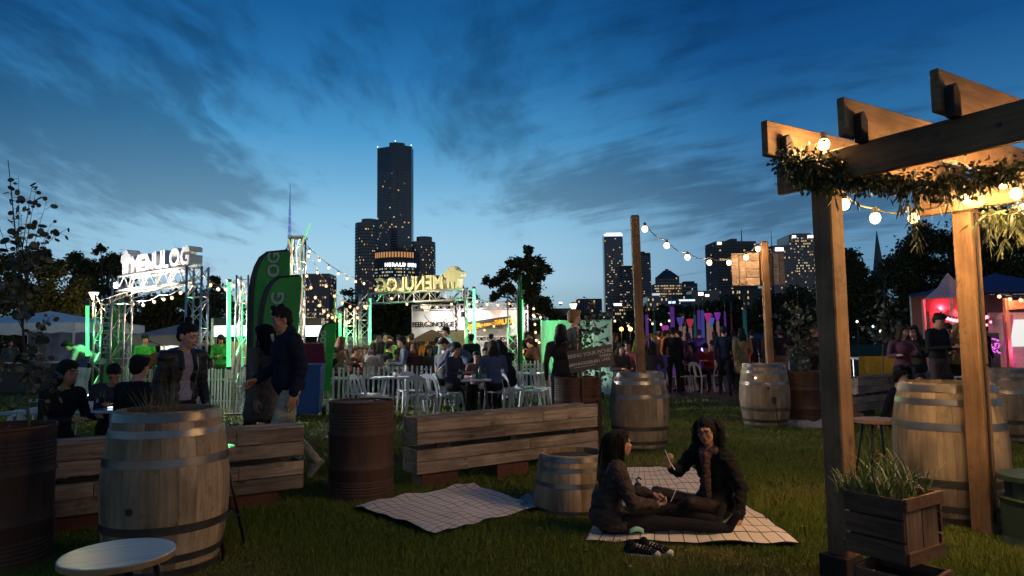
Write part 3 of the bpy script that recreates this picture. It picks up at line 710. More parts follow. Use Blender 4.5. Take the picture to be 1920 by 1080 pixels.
tree('tall open gum tree silhouetted right of the reversed sign gate', 48, 985, [(965, 495, 24), (1000, 485, 22), (985, 515, 26), (940, 520, 20), (920, 530, 14), (1015, 510, 20), (950, 545, 18), (995, 545, 24), (1010, 570, 26), (985, 590, 22), (925, 555, 12), (1030, 590, 22), (1000, 610, 24), (960, 575, 12), (1022, 560, 18), (990, 472, 12)], 7, dens=1.6, name='gum_tree')
tree('low dark hedge-like tree left of the tall timber post', 90, 1100, [(1060, 606, 16), (1085, 604, 18), (1110, 600, 20), (1140, 605, 22), (1165, 612, 22), (1130, 625, 22), (1175, 640, 22)], 8, dens=1.4)
tree('dark tree between the timber post and the coloured pillars', 110, 1230, [(1200, 600, 24), (1235, 595, 24), (1270, 592, 24), (1215, 630, 26), (1255, 628, 28), (1290, 620, 28)], 9, dens=1.5)
tree('dark tree behind the tallest coloured pillars', 110, 1330, [(1305, 585, 26), (1340, 580, 28), (1375, 582, 28), (1320, 620, 30), (1360, 620, 30), (1400, 615, 32)], 10, dens=1.5)
tree('dark tree behind the boxed timber post', 100, 1450, [(1410, 580, 26), (1445, 570, 28), (1480, 565, 30), (1430, 615, 32), (1470, 615, 34), (1510, 600, 36), (1505, 560, 28), (1530, 630, 34)], 11, dens=1.5)
tree('big dark tree left of the church spire', 60, 1580, [(1590, 500, 30), (1610, 520, 32), (1575, 520, 34), (1630, 545, 34), (1600, 560, 40), (1560, 570, 36), (1640, 590, 42), (1595, 610, 42), (1560, 620, 36), (1585, 475, 12)], 12, dens=1.6)
tree('big dark tree right of the church spire', 60, 1720, [(1720, 470, 40), (1690, 500, 34), (1680, 540, 36), (1740, 510, 40), (1720, 560, 42), (1680, 590, 40), (1740, 600, 40), (1670, 512, 16), (1745, 440, 34)], 13, dens=1.6)
tree('tall dark tree filling the sky between right pergola post and picture edge', 58, 1840, [(1790, 450, 46), (1830, 430, 48), (1880, 430, 48), (1920, 440, 46), (1800, 500, 46), (1850, 490, 50), (1900, 500, 50), (1960, 480, 50), (1780, 560, 44)], 14, dens=1.6)
# far-off wooded bank that closes the view under the skyline
def wood_mass():
    rs = np.random.RandomState(77); n = 26000; Y = 160.0; s = Y / FPX
    px = rs.uniform(-100, 2020, n); top = 606 + 10 * np.sin(px / 61.0) + 7 * np.sin(px / 23.0 + 1) + np.where(px > 1560, -40, 0) + np.where(px < 500, -10, 0)
    py = top + (668 - top) * rs.uniform(0, 1, n) ** 0.8
    x = (px - 960) * s; z = CAM_H + (645 - py) * s; y = Y + rs.uniform(-4, 4, n)
    C = np.stack([x, y, z], 1); C = C[C[:, 2] > -0.5]
    o = link('wood', leaf_mesh('wood', C, 4.5 * s, LEAF_D[:2], rs, 0.8, mi=rs.choice([0, 1], len(C))))
    tag(o, 'far wooded bank across the whole width below the skyline', 'woodland', kind='stuff')
wood_mass()

# ================================================================ people
def mat_plain(name, c, rough=0.8, spec=0.3, bump=0.0, scale=20, c2=None, metal=0, sheen=0):
    return pmat(name, (*c, 1), (*(c2 or tuple(x * 0.75 for x in c)), 1), scale, rough, bump, metal, spec=spec, sheen=sheen)
SKIN = {'light': mat_plain('skin_light', (0.52, 0.30, 0.21), 0.55, 0.35, c2=(0.48, 0.26, 0.18)), 'tan': mat_plain('skin_tan', (0.38, 0.20, 0.13), 0.55, 0.35, c2=(0.34, 0.17, 0.11)),
        'brown': mat_plain('skin_brown', (0.22, 0.11, 0.065), 0.5, 0.4, c2=(0.19, 0.09, 0.055))}
HAIRM = {'black': mat_plain('hair_black', (0.010, 0.008, 0.008), 0.62, 0.22, .8, 70), 'brown': mat_plain('hair_brown', (0.035, 0.018, 0.010), 0.65, 0.22, .8, 70), 'dark': mat_plain('hair_dark', (0.016, 0.010, 0.009), 0.65, 0.22, .8, 70),
         'blond': mat_plain('hair_blond', (0.22, 0.13, 0.06), 0.65, 0.25, .8, 70), 'auburn': mat_plain('hair_auburn', (0.11, 0.04, 0.018), 0.65, 0.25, .8, 70)}
_cloth = {}
def cloth(c, rough=0.9):
    k = tuple(round(x, 3) for x in c) + (rough,)
    if k not in _cloth: _cloth[k] = pmat('cloth_%d' % len(_cloth), (*c, 1), (*[x * 0.7 for x in c], 1), 30, rough, 0.35, spec=0.2, bscale=260)
    return _cloth[k]

class Body:
    """overlapping tapered limbs fused into one continuous skin; region decides the material"""
    def __init__(s): s.p = []
    def cap(s, reg, a, b, ra, rb=None, n=12):
        s.p.append((reg, 'c', Vector(a), Vector(b), ra, ra if rb is None else rb)); return s
    def chain(s, reg, pts, rad):
        for i in range(len(pts) - 1): s.cap(reg, pts[i], pts[i + 1], rad[i], rad[i + 1])
    def ell(s, reg, c, r, R=None):
        s.p.append((reg, 'e', Vector(c), Vector(r), R or Matrix.Identity(3), 0)); return s
    def raw(s):
        m = MB()
        for reg, k, a, b, x, y in s.p:
            if k == 'c':
                d = b - a; L_ = d.length
                if L_ < 1e-5: m.ell(a, max(x, y), nu=12, nv=8); continue
                pts = []; rad = []; dn = d / L_
                for t in (-90, -65, -40, -15): pts.append(a + dn * x * math.sin(math.radians(t))); rad.append(max(x * math.cos(math.radians(t)), 1e-4))
                nmid = max(1, int(L_ / 0.12))
                for i in range(nmid + 1): pts.append(a + d * i / nmid); rad.append(x + (y - x) * i / nmid)
                for t in (15, 40, 65, 90): pts.append(b + dn * y * math.sin(math.radians(t))); rad.append(max(y * math.cos(math.radians(t)), 1e-4))
                m.path(pts, rad, 12)
            else: m.ell(a, b, x, 14, 10)
        return m
    def bake(s, name, mats, vox=0.01, smooth=3, wr=0.0, wscale=9.0, wreg=('top', 'bottom'), seed=0):
        regs = list(mats.keys()); me = s.raw().mesh(name, list(mats.values()))
        o = link('tmp', me); md = o.modifiers.new('r', 'REMESH'); md.mode = 'VOXEL'; md.voxel_size = vox; md.use_smooth_shade = True
        if smooth: sm = o.modifiers.new('s', 'SMOOTH'); sm.factor = 0.5; sm.iterations = smooth
        dg = bpy.context.evaluated_depsgraph_get(); dg.update()
        out = bpy.data.meshes.new_from_object(o.evaluated_get(dg)); bpy.data.objects.remove(o); bpy.data.meshes.remove(me); out.name = name
        n = len(out.vertices); co = np.empty(n * 3, np.float32); out.vertices.foreach_get('co', co); co = co.reshape(-1, 3)
        best = np.full(n, 1e9); reg = np.zeros(n, int)
        for rg, k, a, b, x, y in s.p:
            if rg not in regs: continue
            if k == 'c':
                A, B = np.array(a), np.array(b); d = B - A; t = np.clip(((co - A) @ d) / max(d @ d, 1e-9), 0, 1)
                dist = np.linalg.norm(co - (A + t[:, None] * d), axis=1) - (x + (y - x) * t)
            else:
                q = (co - np.array(a)) @ np.array(x); rr = np.array(b); dist = (np.linalg.norm(q / rr, axis=1) - 1) * rr.min()
            w = dist < best; best[w] = dist[w]; reg[w] = regs.index(rg)
        if wr:
            no = np.empty(n * 3, np.float32); out.vertices.foreach_get('normal', no); no = no.reshape(-1, 3)
            sel = np.isin(reg, [regs.index(r) for r in wreg if r in regs])
            for i in np.nonzero(sel)[0]:
                p = Vector(co[i]) * wscale; p.z *= 1.7
                f = noise.noise(p + Vector((seed, 0, 0))) + 0.5 * noise.noise(p * 2.3 + Vector((0, seed, 3)))
                co[i] += no[i] * (f * wr)
            out.vertices.foreach_set('co', co.ravel())
        nf = len(out.polygons); pl = np.empty(nf * 4, np.int32)
        ls = np.empty(nf, np.int32); out.polygons.foreach_get('loop_start', ls); vi = np.empty(len(out.loops), np.int32); out.loops.foreach_get('vertex_index', vi)
        out.materials.clear()
        for m in mats.values(): out.materials.append(m)
        out.polygons.foreach_set('material_index', reg[vi[ls]].astype(np.int32)); out.polygons.foreach_set('use_smooth', [True] * nf)
        out.update(); return out

def rot_of(fwd, up=(0, 0, 1)):
    """matrix with local -Y along fwd and Z along up"""
    f = Vector(fwd).normalized(); up = Vector(up); x = f.cross(up).normalized() * -1; x = (-f).cross(up).normalized(); z = x.cross(-f).normalized()
    return Matrix(((x.x, -f.x, z.x), (x.y, -f.y, z.y), (x.z, -f.z, z.z)))

def add_head(B, c, fwd, up=(0, 0, 1), k=1.0, fine=True, jaw=1.0):
    R = rot_of(fwd, up); c = Vector(c)
    P = lambda x, y, z: c + R @ Vector((x * k, y * k, z * k))
    B.ell('skin', P(0, 0.012, 0.035), (0.074 * k, 0.092 * k, 0.085 * k), R)
    B.ell('skin', P(0, -0.022, -0.025), (0.060 * k, 0.066 * k, 0.082 * k), R)
    B.ell('skin', P(0, -0.050, -0.078), (0.032 * jaw * k, 0.030 * k, 0.026 * k), R)
    if fine:
        B.cap('skin', P(0, -0.080, 0.012), P(0, -0.094, -0.024), 0.008 * k, 0.0115 * k)
        for s in (-1, 1):
            B.ell('skin', P(s * 0.010, -0.087, -0.028), (0.009 * k, 0.010 * k, 0.007 * k), R)
            B.cap('skin', P(s * 0.014, -0.082, 0.026), P(s * 0.046, -0.070, 0.024), 0.010 * k, 0.010 * k)
            B.ell('skin', P(s * 0.040, -0.060, -0.020), (0.022 * k, 0.020 * k, 0.020 * k), R)
            B.ell('skin', P(s * 0.074, 0.012, -0.005), (0.010 * k, 0.020 * k, 0.030 * k), R)
        B.cap('lip', P(-0.020, -0.084, -0.052), P(0.020, -0.084, -0.052), 0.0065 * k)
        B.cap('lip', P(-0.016, -0.082, -0.061), P(0.016, -0.082, -0.061), 0.007 * k)
    return P, R
EYEW = mat_plain('eye_white', (0.30, 0.28, 0.27), 0.4, 0.3); IRIS = mat_plain('iris', (0.015, 0.01, 0.008), 0.15, 0.6); LIP = mat_plain('lip', (0.30, 0.09, 0.08), 0.45, 0.4); BROW = HAIRM['dark']
def face_parts(root, P, R, k=1.0):
    for s in (-1, 1):
        m = MB(); m.ell(P(s * 0.031, -0.0705, 0.004), (0.0130 * k, 0.0105 * k, 0.0075 * k), R, 10, 8); e = part('eye', m, EYEW, root, smooth=True)
        m = MB(); m.ell(P(s * 0.031, -0.0795, 0.004), (0.0065 * k, 0.0042 * k, 0.0065 * k), R, 8, 6); part('iris', m, IRIS, e, smooth=True)
        m = MB(); m.path([P(s * 0.014, -0.092, 0.028), P(s * 0.030, -0.086, 0.034), P(s * 0.048, -0.072, 0.028)], [0.003 * k, 0.0035 * k, 0.0015 * k], 6); part('eyebrow', m, BROW, root, smooth=True)

def add_hand(B, w, d, palm, side=1, curl=0.5, k=1.0, spread=0.12, reg='skin', thumb_in=0.5):
    """five fingers; d = wrist->knuckles, palm = palm normal, side = +1 if thumb points along d x palm"""
    d = Vector(d).normalized(); palm = Vector(palm); palm = (palm - d * palm.dot(d)).normalized(); ac = d.cross(palm).normalized() * side; w = Vector(w)
    for i, o in enumerate((0.028, 0.010, -0.010, -0.027)):
        B.cap(reg, w + ac * o * 0.55 * k + d * 0.012 * k, w + d * (0.082 - 0.004 * abs(i - 1)) * k + ac * o * k, 0.016 * k, 0.012 * k)
    lens = [(0.040, 0.025, 0.018), (0.044, 0.028, 0.020), (0.041, 0.026, 0.019), (0.033, 0.020, 0.016)]
    for i, o in enumerate((0.030, 0.010, -0.011, -0.030)):
        p = w + d * (0.084 - 0.005 * abs(i - 1)) * k + ac * o * k; a = 0.0; dd = (d + ac * spread * o / 0.03).normalized()
        for j, L_ in enumerate(lens[i]):
            a += curl * (0.75, 1.0, 0.7)[j] * (1 + 0.06 * i); v = dd * math.cos(a) + palm * math.sin(a); q = p + v * L_ * k
            r = (0.0092, 0.0085, 0.0078, 0.0068); B.cap(reg, p, q, r[j] * k, r[j + 1] * k); p = q
    p = w + ac * 0.022 * k + d * 0.018 * k + palm * 0.006 * k
    dirs = [(d * 0.55 + ac * 0.75 + palm * 0.25), (d * 0.85 + ac * (0.45 - 0.4 * thumb_in) + palm * 0.45 * thumb_in), (d * 0.9 + ac * (0.2 - 0.6 * thumb_in) + palm * 0.5 * thumb_in)]
    for j, (v, L_) in enumerate(zip(dirs, (0.040, 0.032, 0.025))):
        q = p + v.normalized() * L_ * k; B.cap(reg, p, q, (0.014, 0.0105, 0.009)[j] * k, (0.0105, 0.009, 0.0075)[j] * k); p = q

# ---- joint tables (metres, facing -Y, origin on the ground under the pelvis) for a figure about 1.70 m tall
STAND = dict(pel=(0, 0, .93), wai=(0, 0, 1.08), che=(0, 0, 1.27), nec=(0, .01, 1.43), hea=(0, -.02, 1.575), fwd=(0, -1, -.05), up=(0, 0, 1),
             shL=(.175, 0, 1.38), shR=(-.175, 0, 1.38), elL=(.23, .03, 1.11), elR=(-.23, .03, 1.11), wrL=(.235, -.05, .87), wrR=(-.235, -.05, .87),
             hiL=(.085, 0, .90), hiR=(-.085, 0, .90), knL=(.10, -.02, .49), knR=(-.10, -.02, .49), anL=(.105, .03, .085), anR=(-.105, .03, .085), toL=(.13, -.11, .035), toR=(-.13, -.11, .035))
def pose(base, **k): d = dict(base); d.update(k); return d
WALK = pose(STAND, knL=(.09, -.16, .50), anL=(.09, -.27, .10), toL=(.10, -.41, .06), knR=(-.09, .03, .50), anR=(-.09, .30, .16), toR=(-.10, .20, .045), elL=(.22, .10, 1.12), wrL=(.22, .12, .88), elR=(-.22, -.02, 1.12), wrR=(-.20, -.20, .95))
PHONE = pose(STAND, hea=(0, -.06, 1.56), fwd=(0, -1, -.5), up=(0, -.4, 1), elL=(.22, -.02, 1.12), wrL=(.07, -.27, 1.16), elR=(-.22, -.02, 1.12), wrR=(-.05, -.28, 1.14))
CHAT = pose(STAND, hea=(.01, -.03, 1.575), fwd=(.5, -1, 0), elL=(.24, -.02, 1.12), wrL=(.12, -.24, 1.20), anR=(-.13, .05, .085))
SIT = dict(pel=(0, .05, .52), wai=(0, .06, .68), che=(0, .02, .87), nec=(0, 0, 1.03), hea=(0, -.05, 1.17), fwd=(0, -1, -.15), up=(0, -.1, 1),
           shL=(.175, 0, .98), shR=(-.175, 0, .98), elL=(.23, -.04, .74), elR=(-.23, -.04, .74), wrL=(.12, -.28, .76), wrR=(-.12, -.28, .76),
           hiL=(.085, .03, .50), hiR=(-.085, .03, .50), knL=(.11, -.38, .50), knR=(-.11, -.38, .50), anL=(.11, -.36, .09), anR=(-.11, -.36, .09), toL=(.12, -.51, .035), toR=(-.12, -.51, .035))
HUNCH = pose(SIT, wai=(0, .05, .67), che=(0, -.07, .84), nec=(0, -.14, .99), hea=(0, -.22, 1.09), fwd=(0, -.9, -.6), up=(0, -.5, 1), shL=(.17, -.11, .94), shR=(-.17, -.11, .94), elL=(.23, -.25, .74), elR=(-.23, -.25, .74), wrL=(.09, -.42, .78), wrR=(-.09, -.42, .78))
TURN = pose(SIT, fwd=(.8, -.6, 0), hea=(.01, -.03, 1.18), elL=(.25, -.05, .74), wrL=(.16, -.26, .80))
BEND = pose(STAND, pel=(0, .10, .92), wai=(0, 0, 1.05), che=(0, -.17, 1.17), nec=(0, -.32, 1.24), hea=(0, -.44, 1.28), fwd=(0, -.8, -.8), up=(0, -1, .8), shL=(.17, -.28, 1.20), shR=(-.17, -.28, 1.20), elL=(.22, -.36, .96), elR=(-.22, -.36, .96), wrL=(.14, -.52, .82), wrR=(-.14, -.52, .82), hiL=(.085, .08, .89), hiR=(-.085, .08, .89))
GROUND = dict(pel=(0, .1, .12), wai=(0, .12, .26), che=(0, .07, .44), nec=(0, .04, .60), hea=(0, -.01, .74), fwd=(.2, -1, 0), up=(0, 0, 1), shL=(.17, .05, .55), shR=(-.17, .05, .55), elL=(.24, 0, .34), elR=(-.24, .12, .32), wrL=(.12, -.2, .32), wrR=(-.25, .22, .06),
              hiL=(.09, .08, .11), hiR=(-.09, .08, .11), knL=(.22, -.32, .24), knR=(-.24, -.28, .12), anL=(.0, -.5, .07), anR=(.05, -.22, .07), toL=(-.08, -.58, .05), toR=(.16, -.28, .05))
def build_body(J, fine=False, sl=1.0, bulk=1.0, hands=None, head=True, skirt=False, coat=0.0, neckr=0.052, hk=1.0, jaw=1.0):
    B = Body(); V = {k: Vector(v) for k, v in J.items()}; T = 'top'; Q = 'bottom'
    lat = (V['shL'] - V['shR']).normalized(); up = (V['nec'] - V['che']).normalized(); upb = (V['che'] - V['pel']).normalized()
    def RR(z): z = z.normalized(); x = (lat - z * lat.dot(z)).normalized(); return Matrix((x, z.cross(x), z)).transposed()
    b = bulk
    B.ell(T, V['che'] + up * 0.01, (0.155 * b, 0.108 * b, 0.165), RR(upb)); B.ell(T, V['wai'], (0.137 * b, 0.10 * b, 0.14), RR(upb))
    B.ell(Q, V['pel'], (0.158 * b, 0.115 * b, 0.11), RR(upb)); B.ell(T, V['pel'] + upb * 0.07, (0.152 * b, 0.112 * b, 0.10), RR(upb))
    B.cap(T, V['shR'] + lat * 0.03, V['shL'] - lat * 0.03, 0.062 * b, 0.062 * b); B.cap(T, V['che'], V['nec'] - up * 0.05, 0.11, 0.075)
    B.cap('skin', V['nec'] - up * 0.04, V['hea'] - (V['hea'] - V['nec']) * 0.25, neckr, neckr * 0.93)
    for s in ('L', 'R'):
        sh, el, wr = V['sh' + s], V['el' + s], V['wr' + s]
        B.cap(T, sh, el, 0.056 * sl * b, 0.044 * sl); B.cap(T, el, el.lerp(wr, 0.93), 0.044 * sl, 0.031 * sl)
        hd = (wr - el).normalized()
        h = (hands or {}).get(s)
        if h is None:
            B.cap('skin', wr, wr + hd * 0.075, 0.028, 0.024); B.cap('skin', wr + hd * 0.07, wr + hd * 0.14 + Vector((0, 0, -.02)), 0.020, 0.012); B.cap('skin', wr + hd * 0.03 , wr + hd * 0.08 - lat * (0.03 if s == 'L' else -0.03), 0.014, 0.010)
        else:
            B.cap('skin', el.lerp(wr, 0.9), wr + hd * 0.01, 0.027, 0.024); add_hand(B, wr, *h)
        hi, kn, an, to = V['hi' + s], V['kn' + s], V['an' + s], V['to' + s]
        B.cap(Q, hi, kn, 0.086 * b, 0.058); B.cap(Q, kn, kn.lerp(an, 0.35), 0.056, 0.056); B.cap(Q, kn.lerp(an, 0.35), an + (kn - an) * 0.03, 0.056, 0.042)
        B.cap('shoe', an - Vector((0, 0, 0.03)) if abs(to.z - an.z) < 0.07 else an, to, 0.042, 0.033)
        B.cap('shoe', an + (an - to).normalized() * 0.04 - Vector((0, 0, 0.035 if an.z > 0.07 else 0)), an, 0.036, 0.038)
        if coat:
            B.cap(T, hi + Vector((0, 0, 0.03)), hi.lerp(kn, coat), 0.11, 0.115)
    if coat: B.cap(T, V['pel'], (V['hiL'].lerp(V['knL'], coat) + V['hiR'].lerp(V['knR'], coat)) / 2, 0.13, 0.12)
    P = R = None
    if head: P, R = add_head(B, V['hea'], V['fwd'], V['up'], hk, fine, jaw)
    return B, P, R

def hair_short(P, R, name='hair', vox=0.012, k=1.0, quiff=0.0, mat_=None, seed=1):
    B = Body(); B.ell('h', P(0, 0.022, 0.050), (0.084 * k, 0.094 * k, 0.080 * k), R); B.ell('h', P(0, -0.012, 0.082), (0.077 * k, 0.069 * k, 0.038 * k), R); B.ell('h', P(0, 0.050, 0.0), (0.074 * k, 0.060 * k, 0.075 * k), R)
    if not quiff: B.ell('h', P(0, -0.045, 0.092), (0.062 * k, 0.046 * k, 0.030 * k), R)
    if quiff:
        for x in (-.04, -.015, .012, .038): B.cap('h', P(x, -0.035, 0.105), P(x + .004, -0.052, 0.122 + quiff), 0.022, 0.015)
        for x in (-.045, 0, .045): B.cap('h', P(x, -0.02, 0.11), P(x, 0.03, 0.125 + quiff * 0.5), 0.026, 0.024)
    return B.bake(name, {'h': mat_ or HAIRM['dark']}, vox, 1, 0.007, 55, ('h',), seed)
def hair_long(P, R, length=0.42, name='hair', vox=0.015, w=0.075, mat_=None, back=0.075, seed=2, down=Vector((0, 0, -1))):
    B = Body(); B.ell('h', P(0, 0.020, 0.045), (0.084, 0.097, 0.082), R); B.ell('h', P(0, 0.04, -0.01), (0.082, 0.075, 0.09), R); B.ell('h', P(0, -0.014, 0.083), (0.077, 0.070, 0.040), R)
    for x in (-1, 1): B.cap('h', P(x * 0.066, 0.0, 0.03), P(x * 0.078, 0.02, -0.12), 0.026, 0.03)
    a = P(0, 0.055, -0.02); e = P(0, back, -0.05) + down * length
    for x in (-1, -0.35, 0.35, 1):
        o = R @ Vector((x * w * 0.75, 0, 0)); B.chain('h', [a + o * 0.7, P(0, back, -0.10) + o * 1.1 , e + o * 0.9], [0.042, 0.045, 0.020])
    return B.bake(name, {'h': mat_ or HAIRM['black']}, vox, 2, 0.008, 38, ('h',), seed)
def cap_mesh(P, R, name='cap'):
    B = Body(); B.ell('h', P(0, 0.012, 0.062), (0.086, 0.100, 0.066), R); B.ell('h', P(0, -0.115, 0.060), (0.062, 0.065, 0.010), R)
    return B.bake(name, {'h': cloth((0.02, 0.02, 0.025))}, 0.012, 1)

# ---- crowd: one body + hair mesh per pose, copies re-dressed through object-level materials
CROWD = {}
def crowd_proto(key, J, hairs, **kw):
    B, P, R = build_body(J, fine=False, **kw)
    me = B.bake('person', {'skin': SKIN['light'], 'top': cloth((.05, .05, .05)), 'bottom': cloth((.03, .03, .04)), 'shoe': cloth((.02, .02, .02)), 'lip': LIP}, 0.021, 1, 0.006, 12)
    hm = {}
    for h in hairs:
        hm[h] = {'short': lambda: hair_short(P, R, vox=0.018), 'long': lambda: hair_long(P, R, 0.26, vox=0.02), 'cap': lambda: cap_mesh(P, R)}[h]()
    m = MB()
    for s in (-1, 1):
        m.ell(P(s * .031, -.074, .002), (.013, .008, .006), R, 6, 4, 0); m.tube(P(s * .014, -.088, .027), P(s * .048, -.068, .027), .0045, n=4, mi=0)
    m.cap = None; m.tube(P(-.02, -.088, -.055), P(.02, -.088, -.055), .005, n=4, mi=1)
    CROWD[key] = (me, hm, P, m.mesh('facial_features', [HAIRM['dark'], LIP]))
for key, J, kw in [('stand', STAND, {}), ('walk', WALK, {}), ('phone', PHONE, {}), ('chat', CHAT, {'sl': 1.15}), ('sit', SIT, {}), ('hunch', HUNCH, {}), ('turn', TURN, {}), ('bend', BEND, {}), ('coat', STAND, {'coat': 0.75, 'sl': 1.2}), ('coatwalk', WALK, {'coat': 0.6, 'sl': 1.15}), ('ground', GROUND, {})]:
    crowd_proto(key, J, ('short', 'long', 'cap'), **kw)
def person(label, loc, rz, posek='stand', hair='short', hairc='dark', top=(.03, .03, .035), bottom=(.02, .02, .03), skin='light', shoe=(.02, .02, .02), scale=1.0, group=None):
    me, hm, P, ff = CROWD[posek]
    t = tag(link('person', me, None, loc, (0, 0, rz), scale), label, 'person', group)
    for i, m in enumerate((SKIN[skin], cloth(top), cloth(bottom), cloth(shoe), SKIN[skin])):
        t.material_slots[i].link = 'OBJECT'; t.material_slots[i].material = m
    h = link('cap' if hair == 'cap' else 'hair', hm[hair], t); link('facial_features', ff, t)
    h.material_slots[0].link = 'OBJECT'; h.material_slots[0].material = cloth((0.02, 0.02, 0.025)) if hair == 'cap' else HAIRM[hairc]
    if hair == 'cap':
        h2 = link('hair', hm['short'], t, scale=0.985); h2.material_slots[0].link = 'OBJECT'; h2.material_slots[0].material = HAIRM[hairc]
    return t

# ================================================================ festival materials
ALU = pmat('truss_aluminium', (0.45, 0.44, 0.42, 1), (0.6, 0.59, 0.57, 1), 8, 0.35, metal=0.9)
ALUW = pmat('truss_white', (0.72, 0.70, 0.66, 1), (0.6, 0.58, 0.54, 1), 8, 0.5)
WHITE_P = pmat('white_plastic', (0.50, 0.50, 0.52, 1), (0.42, 0.42, 0.44, 1), 5, 0.45, spec=0.4, vary=0.06)
WHITE_F = pmat('white_canvas', (0.78, 0.75, 0.72, 1), (0.66, 0.63, 0.61, 1), 2, 0.85, 0.4, bscale=3)
FOAM = pmat('painted_letter', (0.80, 0.78, 0.76, 1), (0.72, 0.70, 0.68, 1), 4, 0.7)
PICKET_M = pmat('picket_paint', (0.50, 0.49, 0.52, 1), (0.36, 0.35, 0.37, 1), 9, 0.75, vary=0.12, stretch=(1, 1, 0.3))
GREENC = pmat('flag_green', (0.055, 0.32, 0.05, 1), (0.045, 0.27, 0.04, 1), 3, 0.7, 0.2, bscale=8)
GREENF = pmat('flag_green_bright', (0.02, 0.40, 0.05, 1), (0.015, 0.33, 0.04, 1), 3, 0.7)
GREYL = pmat('flag_print_grey', (0.42, 0.45, 0.42, 1), (0.36, 0.39, 0.36, 1), 3, 0.8)
BLACK = pmat('black_metal', (0.012, 0.012, 0.013, 1), (0.02, 0.02, 0.02, 1), 12, 0.45)
LED = emit('led_green', (0.09, 1.0, 0.27, 1), 1.9); LEDT = emit('led_teal', (0.20, 1.0, 0.50, 1), 1.7)
BULB = emit('festoon_bulb', (1.0, 0.62, 0.30, 1), 2.6); BULB_N = emit('pergola_bulb', (1.0, 0.62, 0.22, 1), 9.0); BULB_M = emit('post_bulb', (1.0, 0.66, 0.30, 1), 7.0)
CABLE = pmat('cable_black', (0.012, 0.012, 0.012, 1), (0.02, 0.018, 0.016, 1), 20, 0.6)
DARKWOOD = wood('dark_timber', (0.050, 0.032, 0.022, 1), (0.022, 0.014, 0.010, 1), 2, 10)

def truss(root, a, b, w, n, mat_, cr=0.022, lr=0.011, up=(0, 0, 1), names=('chord', 'lacing')):
    a = Vector(a); b = Vector(b); x, y, z = frame(b - a, up)
    cs = [(x * i + y * j) * w / 2 for i, j in ((-1, -1), (1, -1), (1, 1), (-1, 1))]
    for c in cs:
        m = MB(); m.tube(a + c, b + c, cr, n=8); part(names[0], m, mat_, root, smooth=True)
    m = MB(); L_ = (b - a)
    for k in range(n):
        p, q = a + L_ * k / n, a + L_ * (k + 1) / n
        for i in range(4):
            c0, c1 = cs[i], cs[(i + 1) % 4]
            if (k + i) % 2: c0, c1 = c1, c0
            m.tube(p + c0, q + c1, lr, n=5, caps=False)
        if k % 2 == 0:
            for i in range(4): m.tube(p + cs[i], p + cs[(i + 1) % 4], lr, n=5, caps=False)
    part(names[1], m, mat_, root, kind='stuff')

HAT = []
def _hat():
    pts = [(-0.22, 0), (-0.22, 0.34)]
    def arc(cx, cy, r, a0, a1, n): return [(cx + r * math.cos(math.radians(a0 + (a1 - a0) * i / n)), cy + r * math.sin(math.radians(a0 + (a1 - a0) * i / n))) for i in range(n + 1)]
    pts += arc(-0.22, 0.52, 0.15, 250, 75, 8) + arc(0.0, 0.66, 0.16, 160, 20, 7) + arc(0.22, 0.52, 0.15, 105, -70, 8)
    pts += [(0.22, 0.34), (0.22, 0), (0.125, 0), (0.125, 0.22), (0.055, 0.22), (0.055, 0), (-0.055, 0), (-0.055, 0.22), (-0.125, 0.22), (-0.125, 0)]
    return pts
HAT = _hat()
def sign_letters(root, word, o, d, n_, size, depth, hat, mat_, gap=1.0, sizes=None):
    """standing letters from o along d; n_ = reading-side normal"""
    d = Vector(d).normalized(); o = Vector(o); cur = 0.0
    m = MB(); m.prism([(x * hat / 0.8, y * hat / 0.8) for x, y in HAT][::-1], o + d * hat * 0.45, d, (0, 0, 1), depth); part('chef_hat_logo', m, mat_, root)
    cur = hat * 0.95
    for i, ch in enumerate(word):
        sz = size * (sizes[i] if sizes else 1)
        me = text_mesh(ch, sz * 1.38, depth / 2, sz * 0.045, 'LEFT'); xs = [v.co.x for v in me.vertices]; ys = [v.co.y for v in me.vertices]
        w_ = max(xs) - min(xs)
        me.materials.clear(); me.materials.append(mat_); l = link('letter', me, root)
        pp = o + d * (cur - min(xs)) + Vector((0, 0, -min(ys))); ez = d.cross(Vector((0, 0, 1)))
        l.matrix_local = Matrix(((d.x, 0, ez.x, pp.x), (d.y, 0, ez.y, pp.y), (0, 1, 0, pp.z), (0, 0, 0, 1)))
        l.scale = (gap, 1, 1)
        cur += w_ * gap + size * 0.07
    return cur

